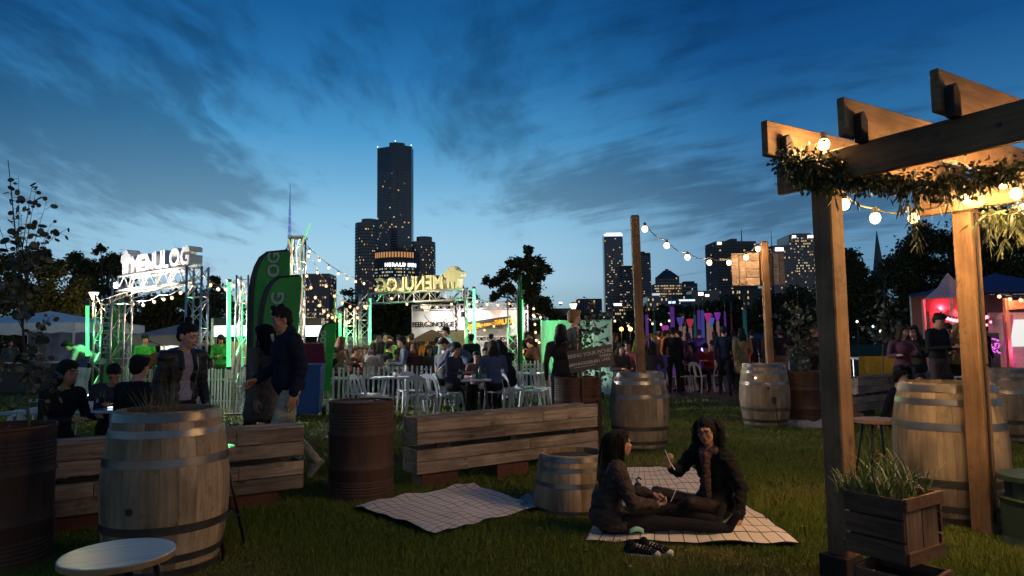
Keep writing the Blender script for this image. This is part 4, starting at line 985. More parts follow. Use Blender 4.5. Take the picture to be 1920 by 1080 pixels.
# ---------------------------------------------------------------- white-lit sign gate (left)
def gate_one():
    A = at(235, 536, 14.6); B = at(362, 513, 12.9); A.z = B.z = (A.z + B.z) / 2
    base = Vector((A.x, A.y, 0)); d = B - A; d.z = 0; wdt = d.length; d.normalize()
    t = thing('sign_gate', 'white floodlit truss gate carrying big white letters and chef hat, at left', 'sign gate', base)
    zt = A.z
    truss(t, (0, 0, zt), d * wdt + Vector((0, 0, zt)), 0.30, 10, ALUW, 0.028, 0.014, names=('beam_chord', 'beam_lacing'))
    for k in (0, 1):
        p = d * (wdt + 0.05) * k + d * (-0.12 if k == 0 else 0.12)
        truss(t, (p.x, p.y, 0), (p.x, p.y, zt + 0.15), 0.28, 10, ALU, names=('tower_chord', 'tower_lacing'))
        m = MB(); m.box((p.x, p.y, 0.02), (0.6, 0.6, 0.03)); part('base_plate', m, BLACK, t)
    sign_letters(t, 'MENULOG', (d.x * 0.04, d.y * 0.04, zt + 0.18), d, None, 0.36, 0.26, 0.52, FOAM, 1.0)
    # floodlights on the left tower and over the beam
    s = thing('floodlight', 'dazzling white floodlight on top of the left gate tower', 'floodlight', at(219, 535, 15.2))
    m = MB(); m.box((0, 0.06, 0), (0.2, 0.10, 0.15)); part('housing', m, BLACK, s, bevel=0.01)
    m = MB(); m.ell((0, -0.01, 0), (0.085, 0.03, 0.065)); part('lens', m, emit('flood_lens', (0.95, 0.97, 1.0, 1), 40.0), s, smooth=True)
    lamp('flood', 'SPOT', (0.1, -0.06, 0), 4300, (0.92, 0.92, 1.0), s, 0.08, aim=(7.5, -2.6, -2.6), angle=80)
    for k in range(3):
        q = base + d * (wdt * (0.2 + 0.3 * k)) + Vector((-0.55, -0.75, zt - 0.42)); aim = base + d * (wdt * (0.2 + 0.3 * k)) + Vector((0, 0, zt + 0.35))
        f = thing('uplight', ['left uplight clamped low on the white-lit gate beam', 'middle uplight clamped low on the white-lit gate beam', 'right uplight clamped low on the white-lit gate beam'][k], 'spotlight', q)
        m = MB(); m.tube((0, 0, 0), (aim - q).normalized() * 0.001 + Vector((0, 0, -0.10)), 0.05, 0.06, 10); part('housing', m, BLACK, f)
        m = MB(); m.tube((0.02, 0.05, -0.05), (0.55, 0.75, 0.3), 0.012, n=5); part('bracket', m, ALU, f)
        lamp('spot', 'SPOT', (0.02, 0.02, 0.03), 120 if k < 2 else 130, (1.0, 0.93, 0.90), f, 0.05, aim=(0.02 + (aim - q).x, 0.02 + (aim - q).y, (aim - q).z), angle=75)
gate_one()
# ---------------------------------------------------------------- second gate, seen from behind
def gate_two():
    A = at(697, 560, 20.4); B = at(872, 552, 19.0); zt = (A.z + B.z) / 2 + 0.0
    base = Vector((B.x, B.y, 0)); d = Vector((A.x - B.x, A.y - B.y, 0)); wdt = d.length; d.normalize()
    t = thing('sign_gate', 'truss gate whose letters and chef hat are seen reversed from behind', 'sign gate', base)
    truss(t, (0, 0, zt), d * wdt + Vector((0, 0, zt)), 0.29, 12, ALU, 0.024, 0.012, names=('beam_chord', 'beam_lacing'))
    for k in (0, 1):
        p = d * (wdt + 0.16) * k + d * (-0.16 if k == 0 else 0.1)
        truss(t, (p.x, p.y, 0), (p.x, p.y, zt + 0.16), 0.28, 11, ALU, names=('tower_chord', 'tower_lacing'))
    sign_letters(t, 'MENULOG', (d.x * 0.05, d.y * 0.05, zt + 0.17), d, None, 0.40, 0.30, 0.62, pmat('letter_back_lit_yellow', (0.50, 0.47, 0.27, 1), (0.44, 0.41, 0.23, 1), 3, 0.8), 0.86)  # yellowish lamplight put into the colour of the letter backs
    for i, (pp, lab) in enumerate([(at(690, 565, 18.4), 'small spotlight aimed at the reversed letters from the left'), (at(868, 585, 16.5), 'small spotlight aimed at the reversed hat from below')]):
        f = thing('spotlight', lab, 'spotlight', pp); m = MB(); m.tube((0, 0, 0), (0, 0, -0.12), 0.05, 0.06, 10); part('housing', m, BLACK, f)
        aim = base + d * wdt * 0.45 + Vector((0, 0, zt + 0.4)) - pp
        lamp('spot', 'SPOT', (0, 0, 0.03), 190, (1.0, 0.88, 0.66), f, 0.05, aim=aim, angle=90)
    f = thing('spotlight', 'spotlight in front of the reversed gate lighting its far side white', 'spotlight', base + Vector((1.6, 1.3, zt + 0.2)))
    m = MB(); m.tube((0, 0, 0), (0.02, 0.03, -0.12), 0.05, 0.06, 10); part('housing', m, BLACK, f)
    lamp('spot', 'SPOT', (0, 0, 0.03), 330, (1.0, 0.95, 0.98), f, 0.05, aim=d * 1.2 - Vector((1.6, 1.3, -0.3)), angle=100)
gate_two()

# ---------------------------------------------------------------- green LED tubes on truss posts
def led_post(px, py0, py1, Y, label, w=0.24, mat_=LED, tr=True, r=0.035, side=-1, trlab=None):
    a = at(px, py1, Y); b = at(px, py0, Y)
    if tr:
        t = thing('truss_tower', trlab, 'truss tower', (a.x + w * 0.9 * -side, Y + 0.1, 0)); truss(t, (0, 0, 0), (0, 0, b.z + 0.12), w, 10, ALU, 0.02, 0.009)
        m = MB(); m.box((0, 0, 0.02), (0.5, 0.5, 0.03)); part('base_plate', m, BLACK, t)
    l = thing('led_tube', label, 'led tube', (a.x, Y - 0.08, a.z)); h = b.z - a.z
    m = MB(); m.tube((0, 0, 0.03), (b.x - a.x, 0, h - 0.03), r, n=10); part('tube', m, mat_, l, smooth=True)
    if r > .03: lamp('glow', 'POINT', (0, -0.12, h * .5), 22, (0.06, 1.0, 0.22), l, 0.05); lamp('glow', 'POINT', (0.1, 0.12, h * .3), 14, (0.06, 1.0, 0.22), l, 0.05)
    for z, x in ((0.0, 0), (h, b.x - a.x)):
        m = MB(); m.tube((x, 0, z - 0.03), (x, 0, z + 0.03), r * 1.3, n=10); part('end_cap', m, BLACK, l)
led_post(168, 563, 670, 15.5, 'green glowing tube left of the white-lit gate, beneath the street lamp', trlab='slim truss tower under the street lamp at left')
led_post(432, 527, 690, 14.0, 'tallest bright green glowing tube, left of the big feather flags', r=0.042, trlab='truss tower just left of the big feather flags')
led_post(457, 540, 690, 15.5, 'thin dim green glowing tube beside the big feather flags', tr=False, r=0.02, mat_=emit('led_dim', (0.05, 0.8, 0.25, 1), 1.0))
led_post(639, 586, 640, 17.5, 'short green glowing tube right of the small feather flag', trlab='short truss tower beside the small feather flag')
led_post(695, 558, 650, 19.9, 'green glowing tube on the left tower of the reversed gate', tr=False, mat_=LEDT)
led_post(889, 540, 662, 18.4, 'green glowing tube on the right tower of the reversed gate', tr=False, mat_=LEDT)
led_post(876, 556, 662, 19.4, 'dim green tube behind the right tower of the reversed gate', tr=False, r=0.022, mat_=emit('led_dim', (0.05, 0.8, 0.25, 1), 1.0))
led_post(978, 560, 640, 17.0, 'green glowing tube behind the narrow green flag', trlab='truss tower behind the narrow green flag', side=1)

# ---------------------------------------------------------------- feather flags
def feather(label, pole_px, base_Y, top_py, width, Y, curve=0.5, printed='MENULOG', mat_=GREENC, tsize=0.30, tpos=0.3, lean=0.0, pole_base=0.0, hat=True, zb=0.35, tx=0.46, pmat_=GREYL):
    p = gx(pole_px, Y); zt = at(pole_px, top_py, Y).z
    t = thing('feather_flag', label, 'feather flag', (p.x, Y, 0), 0)
    H = zt
    def polex(k):   # k: 0..1 up the flag; bends over at the top
        q = max(0, (k - 0.62) / 0.38); return lean * k * H + width * 0.92 * (1 - math.sqrt(max(0, 1 - q * q)))
    def polez(k):
        return zb + (H - zb) * (k if k < 0.62 else 0.62 + 0.38 * math.sin((k - 0.62) / 0.38 * PI / 2))
    pts = [(lean * 0, 0, 0)] + [(polex(i / 16), 0, polez(i / 16)) for i in range(17)]
    m = MB(); m.path(pts, [0.026] * 10 + [0.022] * 4 + [0.016] * 4, 8); part('pole', m, BLACK, t, smooth=True)
    m = MB()
    def sail(u, v):
        x0 = polex(v) + 0.02; x1 = width * (1.0 if v < 0.9 else 1.0) + lean * v * H; x1 = max(x1 - 0.10 * width * (1 - v) , x0 + 0.001)
        z0 = polez(v); z1 = zb + (H - zb) * min(v, 0.975)
        return Vector((x0 + (x1 - x0) * u, -0.012 * math.sin(u * 5 + v * 9) , z0 + (z1 - z0) * u))
    m.sheet(sail, 8, 26); part('sail', m, mat_, t, smooth=True)
    m = MB(); m.sheet(lambda u, v: sail(u * 0.10, v) - Vector((0, 0.006, 0)), 2, 26); part('sleeve', m, BLACK, t, smooth=True)
    ztxt = zb + (H - zb) * tpos
    ang = math.atan(lean)
    text('printed_word', printed, tsize, pmat_, t, (width * tx + lean * ztxt, -0.045, ztxt), (math.sin(ang), 0, math.cos(ang)), (-math.cos(ang), 0, math.sin(ang)), bold=tsize * 0.02, align='LEFT', extrude=0.001)
    if hat:
        s_ = tsize * 0.9; m = MB()
        m.prism([(x * s_, y * s_) for x, y in HAT][::-1], (width * tx - s_ * 0.2 + lean * (ztxt - s_), -0.045, ztxt - s_ * 0.75), (math.sin(ang), 0, math.cos(ang)), (-math.cos(ang), 0, math.sin(ang)), 0.003); part('printed_hat', m, pmat_, t)
    return t
feather('tallest dark green feather flag, behind its twin', 465, 11, 470, 0.68, 11.2, tsize=0.27, tpos=0.46, hat=False, zb=0.5, tx=0.74)
feather('dark green feather flag just behind the man in the navy jacket', 477, 11, 517, 0.64, 10.4, tsize=0.27, tpos=0.28, hat=False, zb=0.3, lean=0.03, tx=0.60)
feather('small bright green feather flag right of the man in the navy jacket', 590, 14, 605, 0.36, 14.0, tsize=0.17, tpos=0.30, mat_=GREENF, lean=0.05, zb=0.45, pmat_=emit('print_lit', (0.55, 0.75, 0.55, 1), 0.25) if False else GREYL)
feather('green feather flag with chef hat print between gate tower and street lamp', 191, 15, 562, 0.40, 14.8, tsize=0.23, tpos=0.42, lean=0.02, zb=0.4)
feather('narrow green feather flag seen nearly edge-on by the beer stall', 972, 16, 515, 0.10, 16.2, tsize=0.05, tpos=0.3, hat=False, mat_=GREENF, zb=0.2, printed=' ')
feather('slim edge-on green flag rising above the short truss tower', 626, 17, 545, 0.05, 17.2, tsize=0.05, tpos=0.3, hat=False, zb=0.2, printed=' ')

# ---------------------------------------------------------------- central truss mast with coloured wrap, strings radiate from it
def mast():
    Y = 15.6; t = thing('truss_mast', 'tall truss mast wrapped in coloured light ribbons where bulb strings meet', 'truss mast', gx(556, Y)); zt = at(556, 447, Y).z
    truss(t, (0, 0, 0), (0, 0, zt), 0.27, 14, ALU, 0.022, 0.010)
    cols = [emit('ribbon_white', (1.0, 0.9, 0.75, 1), 1.3), emit('ribbon_orange', (1.0, 0.35, 0.15, 1), 0.8), emit('ribbon_green', (0.25, 0.9, 0.4, 1), 0.9)]
    r = random.Random(4)
    for k in range(9):
        pts = []; a = r.uniform(-.16, .16)
        for i in range(12):
            z = zt * (0.25 + 0.74 * i / 11); pts.append((a + r.uniform(-.05, .05), -0.17 + r.uniform(-.02, .02), z))
        m = MB(); m.path(pts, 0.010, 5); part('light_ribbon', m, cols[k % 3], t)
    m = MB(); m.tube((0.12, -0.05, zt - 0.1), (0.32, -0.1, zt + 0.35), 0.022, n=6); part('light_ribbon', m, cols[2], t)
    m = MB(); m.box((0, 0, zt + 0.02), (0.36, 0.36, 0.04)); part('top_plate', m, ALU, t)
    return zt
mast()

_bulb_me = {}
def bulb_mesh(r, mat_, soc=True):
    k = (r, mat_.name)
    if k not in _bulb_me:
        m = MB(); m.ell((0, 0, -r * 1.0), (r, r, r * 1.15), None, 10, 7); g = m.mesh('bulb', mat_, True)
        s = MB(); s.tube((0, 0, r * 1.15), (0, 0, -r * 0.1), r * 0.5, r * 0.55, 8); h = s.mesh('socket', CABLE)
        _bulb_me[k] = (g, h)
    return _bulb_me[k]
def string_lights(label, P, n, sag, r=0.032, mat_=BULB, group=None, skip=(), cr=0.008, sockets=True, drop=0.05, W=36.0, every=3):
    """cable through points P with n bulbs per span"""
    t = thing('string_lights', label, 'string lights', P[0], 0, group); o = Vector(P[0]); m = MB()
    g, h = bulb_mesh(r, mat_)
    for k in range(len(P) - 1):
        a, b = Vector(P[k]) - o, Vector(P[k + 1]) - o; sg = sag if isinstance(sag, (int, float)) else sag[k]; nn = n if isinstance(n, int) else n[k]
        f = lambda u: a.lerp(b, u) - Vector((0, 0, sg * 4 * u * (1 - u)))
        m.path([f(i / 14) for i in range(15)], cr, 5)
        for i in range(nn):
            u = (i + 0.5) / nn; p = f(u) - Vector((0, 0, drop)); bo = link('bulb', g, t, p)
            if sockets: link('socket', h, bo)
            if W and (i + k) % every == 1: lamp('glow', 'POINT', (0, 0, -r), W, (1.0, 0.66, 0.42), bo, r * 1.5)
    part('cable', m, CABLE, t)
    return t
Ym = 15.6; top = at(570, 455, Ym)
string_lights('long bulb string from the truss mast down to the reversed gate', [top, at(690, 527, 18.0), at(860, 560, 19.0)], [7, 6], [0.18, 0.35])
string_lights('steep bulb string from the mast towards the wide dark tree', [top, at(690, 566, 18.5)], 8, 0.55)
string_lights('lowest bulb string from the mast past the slab block', [at(562, 470, Ym), at(627, 590, 16.8), at(694, 560, 19)], [8, 4], [0.35, 0.3])
string_lights('bulb string from the mast leftward behind the feather flags', [at(545, 452, Ym), at(445, 522, 14.2), at(372, 500, 13)], [6, 5], [0.3, 0.25])
string_lights('sagging bulb string in front of the dark trees by the white gate', [at(365, 512, 13.2), at(300, 553, 14.6), at(240, 560, 15.5)], [4, 3], [0.15, 0.1])
string_lights('bulb string between the beer stalls and the reversed gate', [at(884, 556, 19.2), at(965, 560, 18), at(1020, 590, 18.5)], [4, 4], [0.12, 0.1])
string_lights('short bulb string hanging low across the beer stall front', [at(795, 590, 20), at(845, 583, 20), at(935, 600, 20)], [3, 5], [0.35, 0.35])
string_lights('loop of bulbs dangling beside the dark gum tree foliage', [at(1000, 566, 19), at(1006, 640, 19), at(1035, 598, 19)], [5, 3], [0.0, 0.1])
string_lights('bulb string low behind the green glowing tube at left', [at(168, 556, 15.7), at(232, 556, 15.5)], 3, 0.08)
string_lights('bulb string over the coloured pillars at centre right', [at(1140, 588, 20), at(1215, 598, 20), at(1262, 590, 21)], [3, 3], [0.2, 0.15])

# ---------------------------------------------------------------- street lamps
def street_lamp(px, py, Y, label, e=25, hw=0.46):
    p = at(px, py, Y); t = thing('street_lamp', label, 'street lamp', (p.x, Y, 0))
    m = MB(); m.tube((0, 0, 0), (0, 0, p.z - 0.28), 0.06, 0.04, 10); part('post', m, BLACK, t, smooth=True)
    m = MB(); m.lathe([(hw * 0.16, p.z - 0.27), (hw * 0.5, p.z + 0.10)], 14); part('lantern_glass', m, emit('lantern', (1.0, 0.80, 0.50, 1), 3.0), t)
    m = MB(); m.lathe([(hw * 0.54, p.z + 0.105), (hw * 0.2, p.z + 0.2)], 14); part('lantern_cap', m, BLACK, t)
    lamp('glow', 'POINT', (0, -0.05, p.z + 0.02 - 0.45), e, (1.0, 0.62, 0.25), t, 0.1)
street_lamp(176, 552, 34, 'street lamp with glowing lantern above the green tube at left', 900)
street_lamp(800, 575, 30, 'street lamp with glowing lantern under the reversed gate', 60)
street_lamp(1075, 573, 40, 'street lamp with glowing lantern against the sky, right of the gum tree', 200)

# ---------------------------------------------------------------- tents and stalls
def canopy(label, px0, px1, py_eave, py_peak, Y, depth, mat_, name='marquee', legs=True, valance=0.28, walls=(), wallm=None, cat='marquee', peak=0.5, vcol=None):
    x0, x1 = gx(px0, Y).x, gx(px1, Y).x; ze = at((px0 + px1) / 2, py_eave, Y).z; zp = at((px0 + px1) / 2, py_peak, Y).z; w = x1 - x0
    t = thing(name, label, cat, ((x0 + x1) / 2, Y, 0)); m = MB()
    def rf(u, v):
        k = min(u, 1 - u, v, 1 - v) * 2; return Vector(((u - 0.5) * w, v * depth, ze + (zp - ze) * k ** 1.15))
    m.sheet(rf, 12, 12, th=0.02); part('roof', m, mat_, t)
    vm = MB()
    for a, b in (((-w / 2, 0), (w / 2, 0)), ((w / 2, 0), (w / 2, depth)), ((-w / 2, 0), (-w / 2, depth))):
        A = Vector((*a, ze - 0.02)); B_ = Vector((*b, ze - 0.02)); nn = max(4, int((B_ - A).length / 0.35)); vs = []; out = (B_ - A).cross(Vector((0, 0, 1))).normalized() * 0.012
        for i in range(nn + 1):
            p = A.lerp(B_, i / nn) + out; vs += [p, p - Vector((0, 0, valance * (1 - 0.12 * (i % 2))))]
        vm.add(vs, [(2 * i, 2 * i + 1, 2 * i + 3, 2 * i + 2) for i in range(nn)])
    part('valance', vm, vcol or mat_, t)
    if legs:
        for x in (-w / 2 + 0.03, w / 2 - 0.03):
            for y in (0.04, depth - 0.04):
                m = MB(); m.box((x, y, ze / 2 - 0.03), (0.05, 0.05, ze - 0.06)); part('leg', m, ALUW, t)
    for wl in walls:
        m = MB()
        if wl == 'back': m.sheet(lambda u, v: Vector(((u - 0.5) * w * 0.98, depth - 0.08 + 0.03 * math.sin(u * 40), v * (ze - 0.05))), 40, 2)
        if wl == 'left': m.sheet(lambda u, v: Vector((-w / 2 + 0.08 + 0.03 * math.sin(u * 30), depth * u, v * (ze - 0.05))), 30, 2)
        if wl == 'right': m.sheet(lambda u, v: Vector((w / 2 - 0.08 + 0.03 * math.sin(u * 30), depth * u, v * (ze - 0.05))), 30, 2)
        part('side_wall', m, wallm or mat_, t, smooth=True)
    return t, w, ze
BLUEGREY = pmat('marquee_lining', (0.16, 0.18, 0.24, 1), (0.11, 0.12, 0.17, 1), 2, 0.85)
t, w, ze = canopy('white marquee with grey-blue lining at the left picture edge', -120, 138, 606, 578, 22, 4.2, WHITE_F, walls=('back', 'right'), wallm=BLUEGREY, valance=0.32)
lamp('bulkhead', 'POINT', (w * 0.34, 3.4, 1.6), 22, (0.6, 0.75, 1.0), t, 0.08); lamp('bulkhead', 'POINT', (w * 0.1, 2.2, 2.0), 18, (0.8, 0.85, 1.0), t, 0.08)
ct = thing('serving_counter', 'dark serving counter inside the white marquee at left', 'counter', (gx(60, 22.3).x, 22.3, 0))
m = MB(); m.box((0, 0, 0.93), (4.2, 0.6, 0.05)); part('counter_top', m, WHITE_P, ct); m = MB(); m.box((0, 0.02, 0.45), (4.1, 0.5, 0.9)); part('counter_front', m, BLACK, ct)
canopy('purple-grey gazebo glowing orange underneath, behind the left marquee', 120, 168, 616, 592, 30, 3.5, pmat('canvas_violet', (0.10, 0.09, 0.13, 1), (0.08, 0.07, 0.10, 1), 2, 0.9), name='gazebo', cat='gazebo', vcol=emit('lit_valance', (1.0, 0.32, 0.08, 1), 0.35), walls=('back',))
t, w, ze = canopy('pale peaked gazebo framed by the white-lit gate', 238, 338, 629, 604, 19, 3.2, pmat('canvas_taupe', (0.30, 0.26, 0.25, 1), (0.24, 0.21, 0.20, 1), 2, 0.9), name='gazebo', cat='gazebo', walls=('back',), wallm=pmat('ply_wall', (0.16, 0.12, 0.09, 1), (0.10, 0.08, 0.06, 1), 2, 0.9))
m = MB(); m.box((-0.55, 2.4, 1.55), (0.95, 0.05, 0.5)); part('lit_menu_board', m, emit('menu_board', (1.0, 0.95, 0.85, 1), 1.1), t)
m = MB(); m.box((-0.9, 1.2, 1.2), (0.5, 0.05, 0.8)); part('lit_menu_board', m, emit('menu_board', (1.0, 0.95, 0.85, 1), 1.1), t)
lamp('bulkhead', 'POINT', (0.2, 1.4, 1.75), 14, (1.0, 0.75, 0.5), t, 0.06)
t, w, ze = canopy('blue-grey gazebo with warm glow between gate and feather flags', 362, 425, 626, 606, 24, 3, pmat('canvas_slate', (0.07, 0.08, 0.12, 1), (0.06, 0.07, 0.1, 1), 2, 0.9), name='gazebo', cat='gazebo', walls=('back',), wallm=WHITE_F)
lamp('bulkhead', 'POINT', (0.0, 1.4, 1.6), 40, (1.0, 0.5, 0.2), t, 0.06)
def light_box(label, px0, px1, py0, py1, Y, head=14):
    x0, x1 = gx(px0, Y).x, gx(px1, Y).x; z1 = at(px0, py0, Y).z; z0 = at(px0, py1, Y).z; zh = at(px0, py0 - head, Y).z; w = x1 - x0
    t = thing('menu_screen', label, 'lit screen', ((x0 + x1) / 2, Y, 0))
    m = MB(); m.box((0, 0, (z0 + z1) / 2), (w - 0.08, 0.06, z1 - z0)); part('lit_panel', m, emit('screen_white', (0.93, 0.97, 1.0, 1), 2.4), t)
    m = MB(); m.box((0, 0, (z1 + zh) / 2 + 0.01), (w, 0.08, zh - z1)); part('header_board', m, BLACK, t)
    for s in (-1, 1): m = MB(); m.box((s * (w / 2 + 0.02), 0, zh / 2), (0.06, 0.1, zh)); part('post', m, ALU, t)
    m = MB(); m.path([(-w * 0.22 + w * 0.44 * i / 8, 0, zh + 0.16 * math.sin(PI * i / 8)) for i in range(9)], 0.015, 6); part('arch', m, ALU, t)
light_box('white glowing screen in a dark frame left of the big feather flags', 400, 463, 611, 631, 19)
light_box('white glowing screen behind the man in the navy jacket', 560, 604, 611, 631, 19)

def beer_stalls():
    Y = 24
    # left panel
    x0, x1 = gx(773, Y).x, gx(850, Y).x; zt = at(810, 583, Y).z; zb = at(810, 634, Y).z
    t = thing('stall_banner_wall', 'white lit fabric wall with black lettering under the reversed gate', 'stall', ((x0 + x1) / 2, Y, 0)); w = x1 - x0
    m = MB(); m.sheet(lambda u, v: Vector(((u - .5) * w, 0.02 * math.sin(u * 17 + v * 3), zb + (zt - zb) * v)), 24, 4); part('fabric', m, WHITE_F, t, smooth=True)
    text('printed_word', 'BEER CONCIERGE', 0.235, BLACK, t, (0.02, -0.05, zb + (zt - zb) * 0.42), (1, 0, 0), (0, 0, 1), bold=0.008, extrude=0.002, spacing=0.72)
    for s in (-1, 1): m = MB(); m.tube((s * w / 2, 0, 0), (s * w / 2, 0, zt + 0.15), 0.03, n=8); part('post', m, ALU, t)
    truss(t, (-w / 2, 0, zt + 0.12), (w / 2, 0, zt + 0.12), 0.16, 10, ALUW, 0.018, 0.010, names=('top_chord', 'top_lacing'))
    m = MB(); m.box((0, 0.3, zb / 2 - 0.02), (w, 0.05, zb - 0.05)); part('lower_wall', m, pmat('hedge_green_board', (0.05, 0.09, 0.02, 1), (0.03, 0.06, 0.015, 1), 9, 0.9, 0.5), t)
    lamp('flood', 'SPOT', (w * 0.42, -0.8, zt + 0.2), 85, (1, 0.97, 1.0), t, 0.05, aim=(w * 0.2, 0, zb), angle=110)
    # main stall
    Y = 24.5; x0, x1 = gx(857, Y).x, gx(985, Y).x; w = x1 - x0; zt = at(920, 582, Y).z; zm = at(920, 630, Y).z; zo = at(920, 640, Y).z
    t = thing('beer_stall', 'pink-white lit drinks stall with a black and yellow banner', 'stall', ((x0 + x1) / 2, Y, 0))
    m = MB(); m.sheet(lambda u, v: Vector(((u - .5) * w, 0.02 * math.sin(u * 23 + v * 3), zm + (zt - zm) * v)), 30, 4); part('fabric', m, WHITE_F, t, smooth=True)
    truss(t, (-w / 2, 0, zt + 0.14), (w / 2, 0, zt + 0.14), 0.18, 14, ALUW, 0.018, 0.010, names=('top_chord', 'top_lacing'))
    truss(t, (-w / 2, -0.05, zm - 0.1), (w / 2, -0.05, zm - 0.1), 0.16, 14, ALUW, 0.018, 0.010, names=('lower_chord', 'lower_lacing'))
    for s in (-1, 1): truss(t, (s * w / 2, 0, 0), (s * w / 2, 0, zt + 0.2), 0.2, 12, ALUW, 0.018, 0.009, names=('tower_chord', 'tower_lacing'))
    bx0 = gx(875, Y - 0.3).x - (x0 + x1) / 2; bx1 = gx(960, Y - 0.3).x - (x0 + x1) / 2; bl = bx1 - bx0; sl = math.radians(7.5)
    ex = Vector((math.cos(sl), 0, math.sin(sl))); ey = Vector((-math.sin(sl), 0, math.cos(sl))); oc = Vector(((bx0 + bx1) / 2, -0.25, at(918, 607, Y).z))
    bn = thing('banner', 'slanting black banner with yellow lettering on the drinks stall', 'banner', Vector(((x0 + x1) / 2, Y, 0)) + oc)
    m = MB(); hb = 0.33; m.prism([(-bl / 2, -hb / 2), (bl / 2, -hb / 2), (bl / 2, hb / 2), (-bl / 2, hb / 2)][::-1], (0, 0, 0), ex, ey, 0.03); part('cloth', m, BLACK, bn)
    yl = emit('banner_yellow', (1.0, 0.62, 0.03, 1), 0.28)
    YL = pmat('banner_print_yellow', (0.85, 0.50, 0.02, 1), (0.75, 0.42, 0.02, 1), 5, 0.8)
    text('printed_word', 'BEER', 0.25, YL, bn, ex * (-bl * 0.33) + ey * -0.11 - Vector((0, 0.02, 0)), ex, ey, bold=0.012, extrude=0.001, spacing=0.85)
    text('printed_word', 'THE BEAUTIFUL', 0.13, YL, bn, ex * (bl * 0.02) + ey * -0.07 - Vector((0, 0.02, 0)), ex, ey, bold=0.004, extrude=0.001, spacing=0.72)
    text('printed_word', 'TRUTH', 0.24, YL, bn, ex * (bl * 0.35) + ey * -0.09 - Vector((0, 0.02, 0)), ex, ey, bold=0.012, extrude=0.001, spacing=0.85)
    # bar opening, counter, back wall
    m = MB(); m.box((0, 2.0, zo / 2), (w, 0.05, zo)); part('back_wall', m, pmat('stall_back', (0.42, 0.16, 0.09, 1), (0.36, 0.13, 0.08, 1), 1, 0.9), t)
    for a, b in ((-0.5, -0.02), (0.27, 0.5)): m = MB(); m.box(((a + b) / 2 * w, -0.02, zo / 2), ((b - a) * w, 0.04, zo)); part('front_panel', m, WHITE_F, t)
    m = MB(); m.box((0.12 * w, -0.1, 1.05), (0.3 * w, 0.5, 0.05)); part('counter_top', m, WHITE_P, t); m = MB(); m.box((0.12 * w, -0.05, 0.5), (0.29 * w, 0.4, 1.0)); part('counter_front', m, BLACK, t)
    m = MB(); m.sheet(lambda u, v: Vector(((u - .5) * w, 2.0 * v, zt + 0.02)), 2, 2, th=0.02); part('ceiling', m, WHITE_F, t)
    lamp('flood', 'SPOT', (-w * 0.28, -0.9, zt + 0.25), 150, (1, 0.95, 0.95), t, 0.05, aim=(-w * 0.33, 0, zm), angle=110)
    lamp('flood', 'SPOT', (w * 0.47, -0.8, zt + 0.25), 90, (1, 0.92, 0.88), t, 0.05, aim=(w * 0.42, 0, zm), angle=110)
    lamp('bulkhead', 'POINT', (0.1 * w, -0.9, zt + 0.1), 30, (1, 0.55, 0.4), t, 0.1); lamp('bulkhead', 'POINT', (0.1 * w, 1.2, zo - 0.2), 30, (1, 0.6, 0.4), t, 0.1)
    for i, (px, c) in enumerate([(1010, 0), (1018, 1)]): pass
beer_stalls()
# long pale fence panels and hedge boards behind the crowd
for (a, b, pt, Y, c, lab) in [(640, 730, 629, 26, (0.34, 0.32, 0.33), 'long pale site hoarding behind the crowd, left part'), (600, 640, 640, 24, (0.20, 0.24, 0.24), 'short grey hoarding right of the small feather flag'), (986, 1016, 626, 26, (0.30, 0.18, 0.14), 'brownish hoarding between drinks stall and green-lit screen')]:
    p0, p1 = gx(a, Y), gx(b, Y); z = at((a + b) / 2, pt, Y).z; t = thing('hoarding', lab, 'hoarding', p0); nn = max(2, int((p1 - p0).length / 0.9))
    for i in range(nn):
        m = MB(); m.box(((p1.x - p0.x) * (i + 0.5) / nn, 0, z / 2), ((p1.x - p0.x) / nn - 0.02, 0.05, z)); part('panel', m, mat_plain('hoarding_%d' % a, c, 0.85), t)
t = thing('notice_board', 'square pale board in a black frame beside the drinks stall', 'board', gx(850, 22)); z = at(850, 640, 22).z
m = MB(); m.box((0, 0, z - 0.1), (0.95, 0.04, 0.8)); part('board_face', m, mat_plain('board_face', (0.20, 0.20, 0.13), 0.85), t)
for x in (-0.49, 0.49): m = MB(); m.box((x, 0, z / 2 + 0.15), (0.05, 0.06, z + 0.35)); part('frame_post', m, BLACK, t)
m = MB(); m.box((0, 0, z + 0.33), (1.03, 0.06, 0.05)); part('frame_rail', m, BLACK, t)
# dark thatched umbrella glowing orange
t = thing('market_umbrella', 'dark brown umbrella glowing orange underneath, amid the crowd', 'umbrella', gx(810, 19)); ze, zp = at(800, 640, 19).z, at(818, 618, 19).z
m = MB(); m.lathe([(0.62, ze), (0.3, ze + (zp - ze) * 0.6), (0.02, zp)], 8, caps=False); part('canopy', m, mat_plain('thatch', (0.05, 0.03, 0.02), 0.95), t)
m = MB(); m.tube((0, 0, 0), (0, 0, zp), 0.025, n=8); part('pole', m, DARKWOOD, t); lamp('bulb_glow', 'POINT', (0, -0.1, ze - 0.25), 7, (1.0, 0.42, 0.1), t, 0.05)
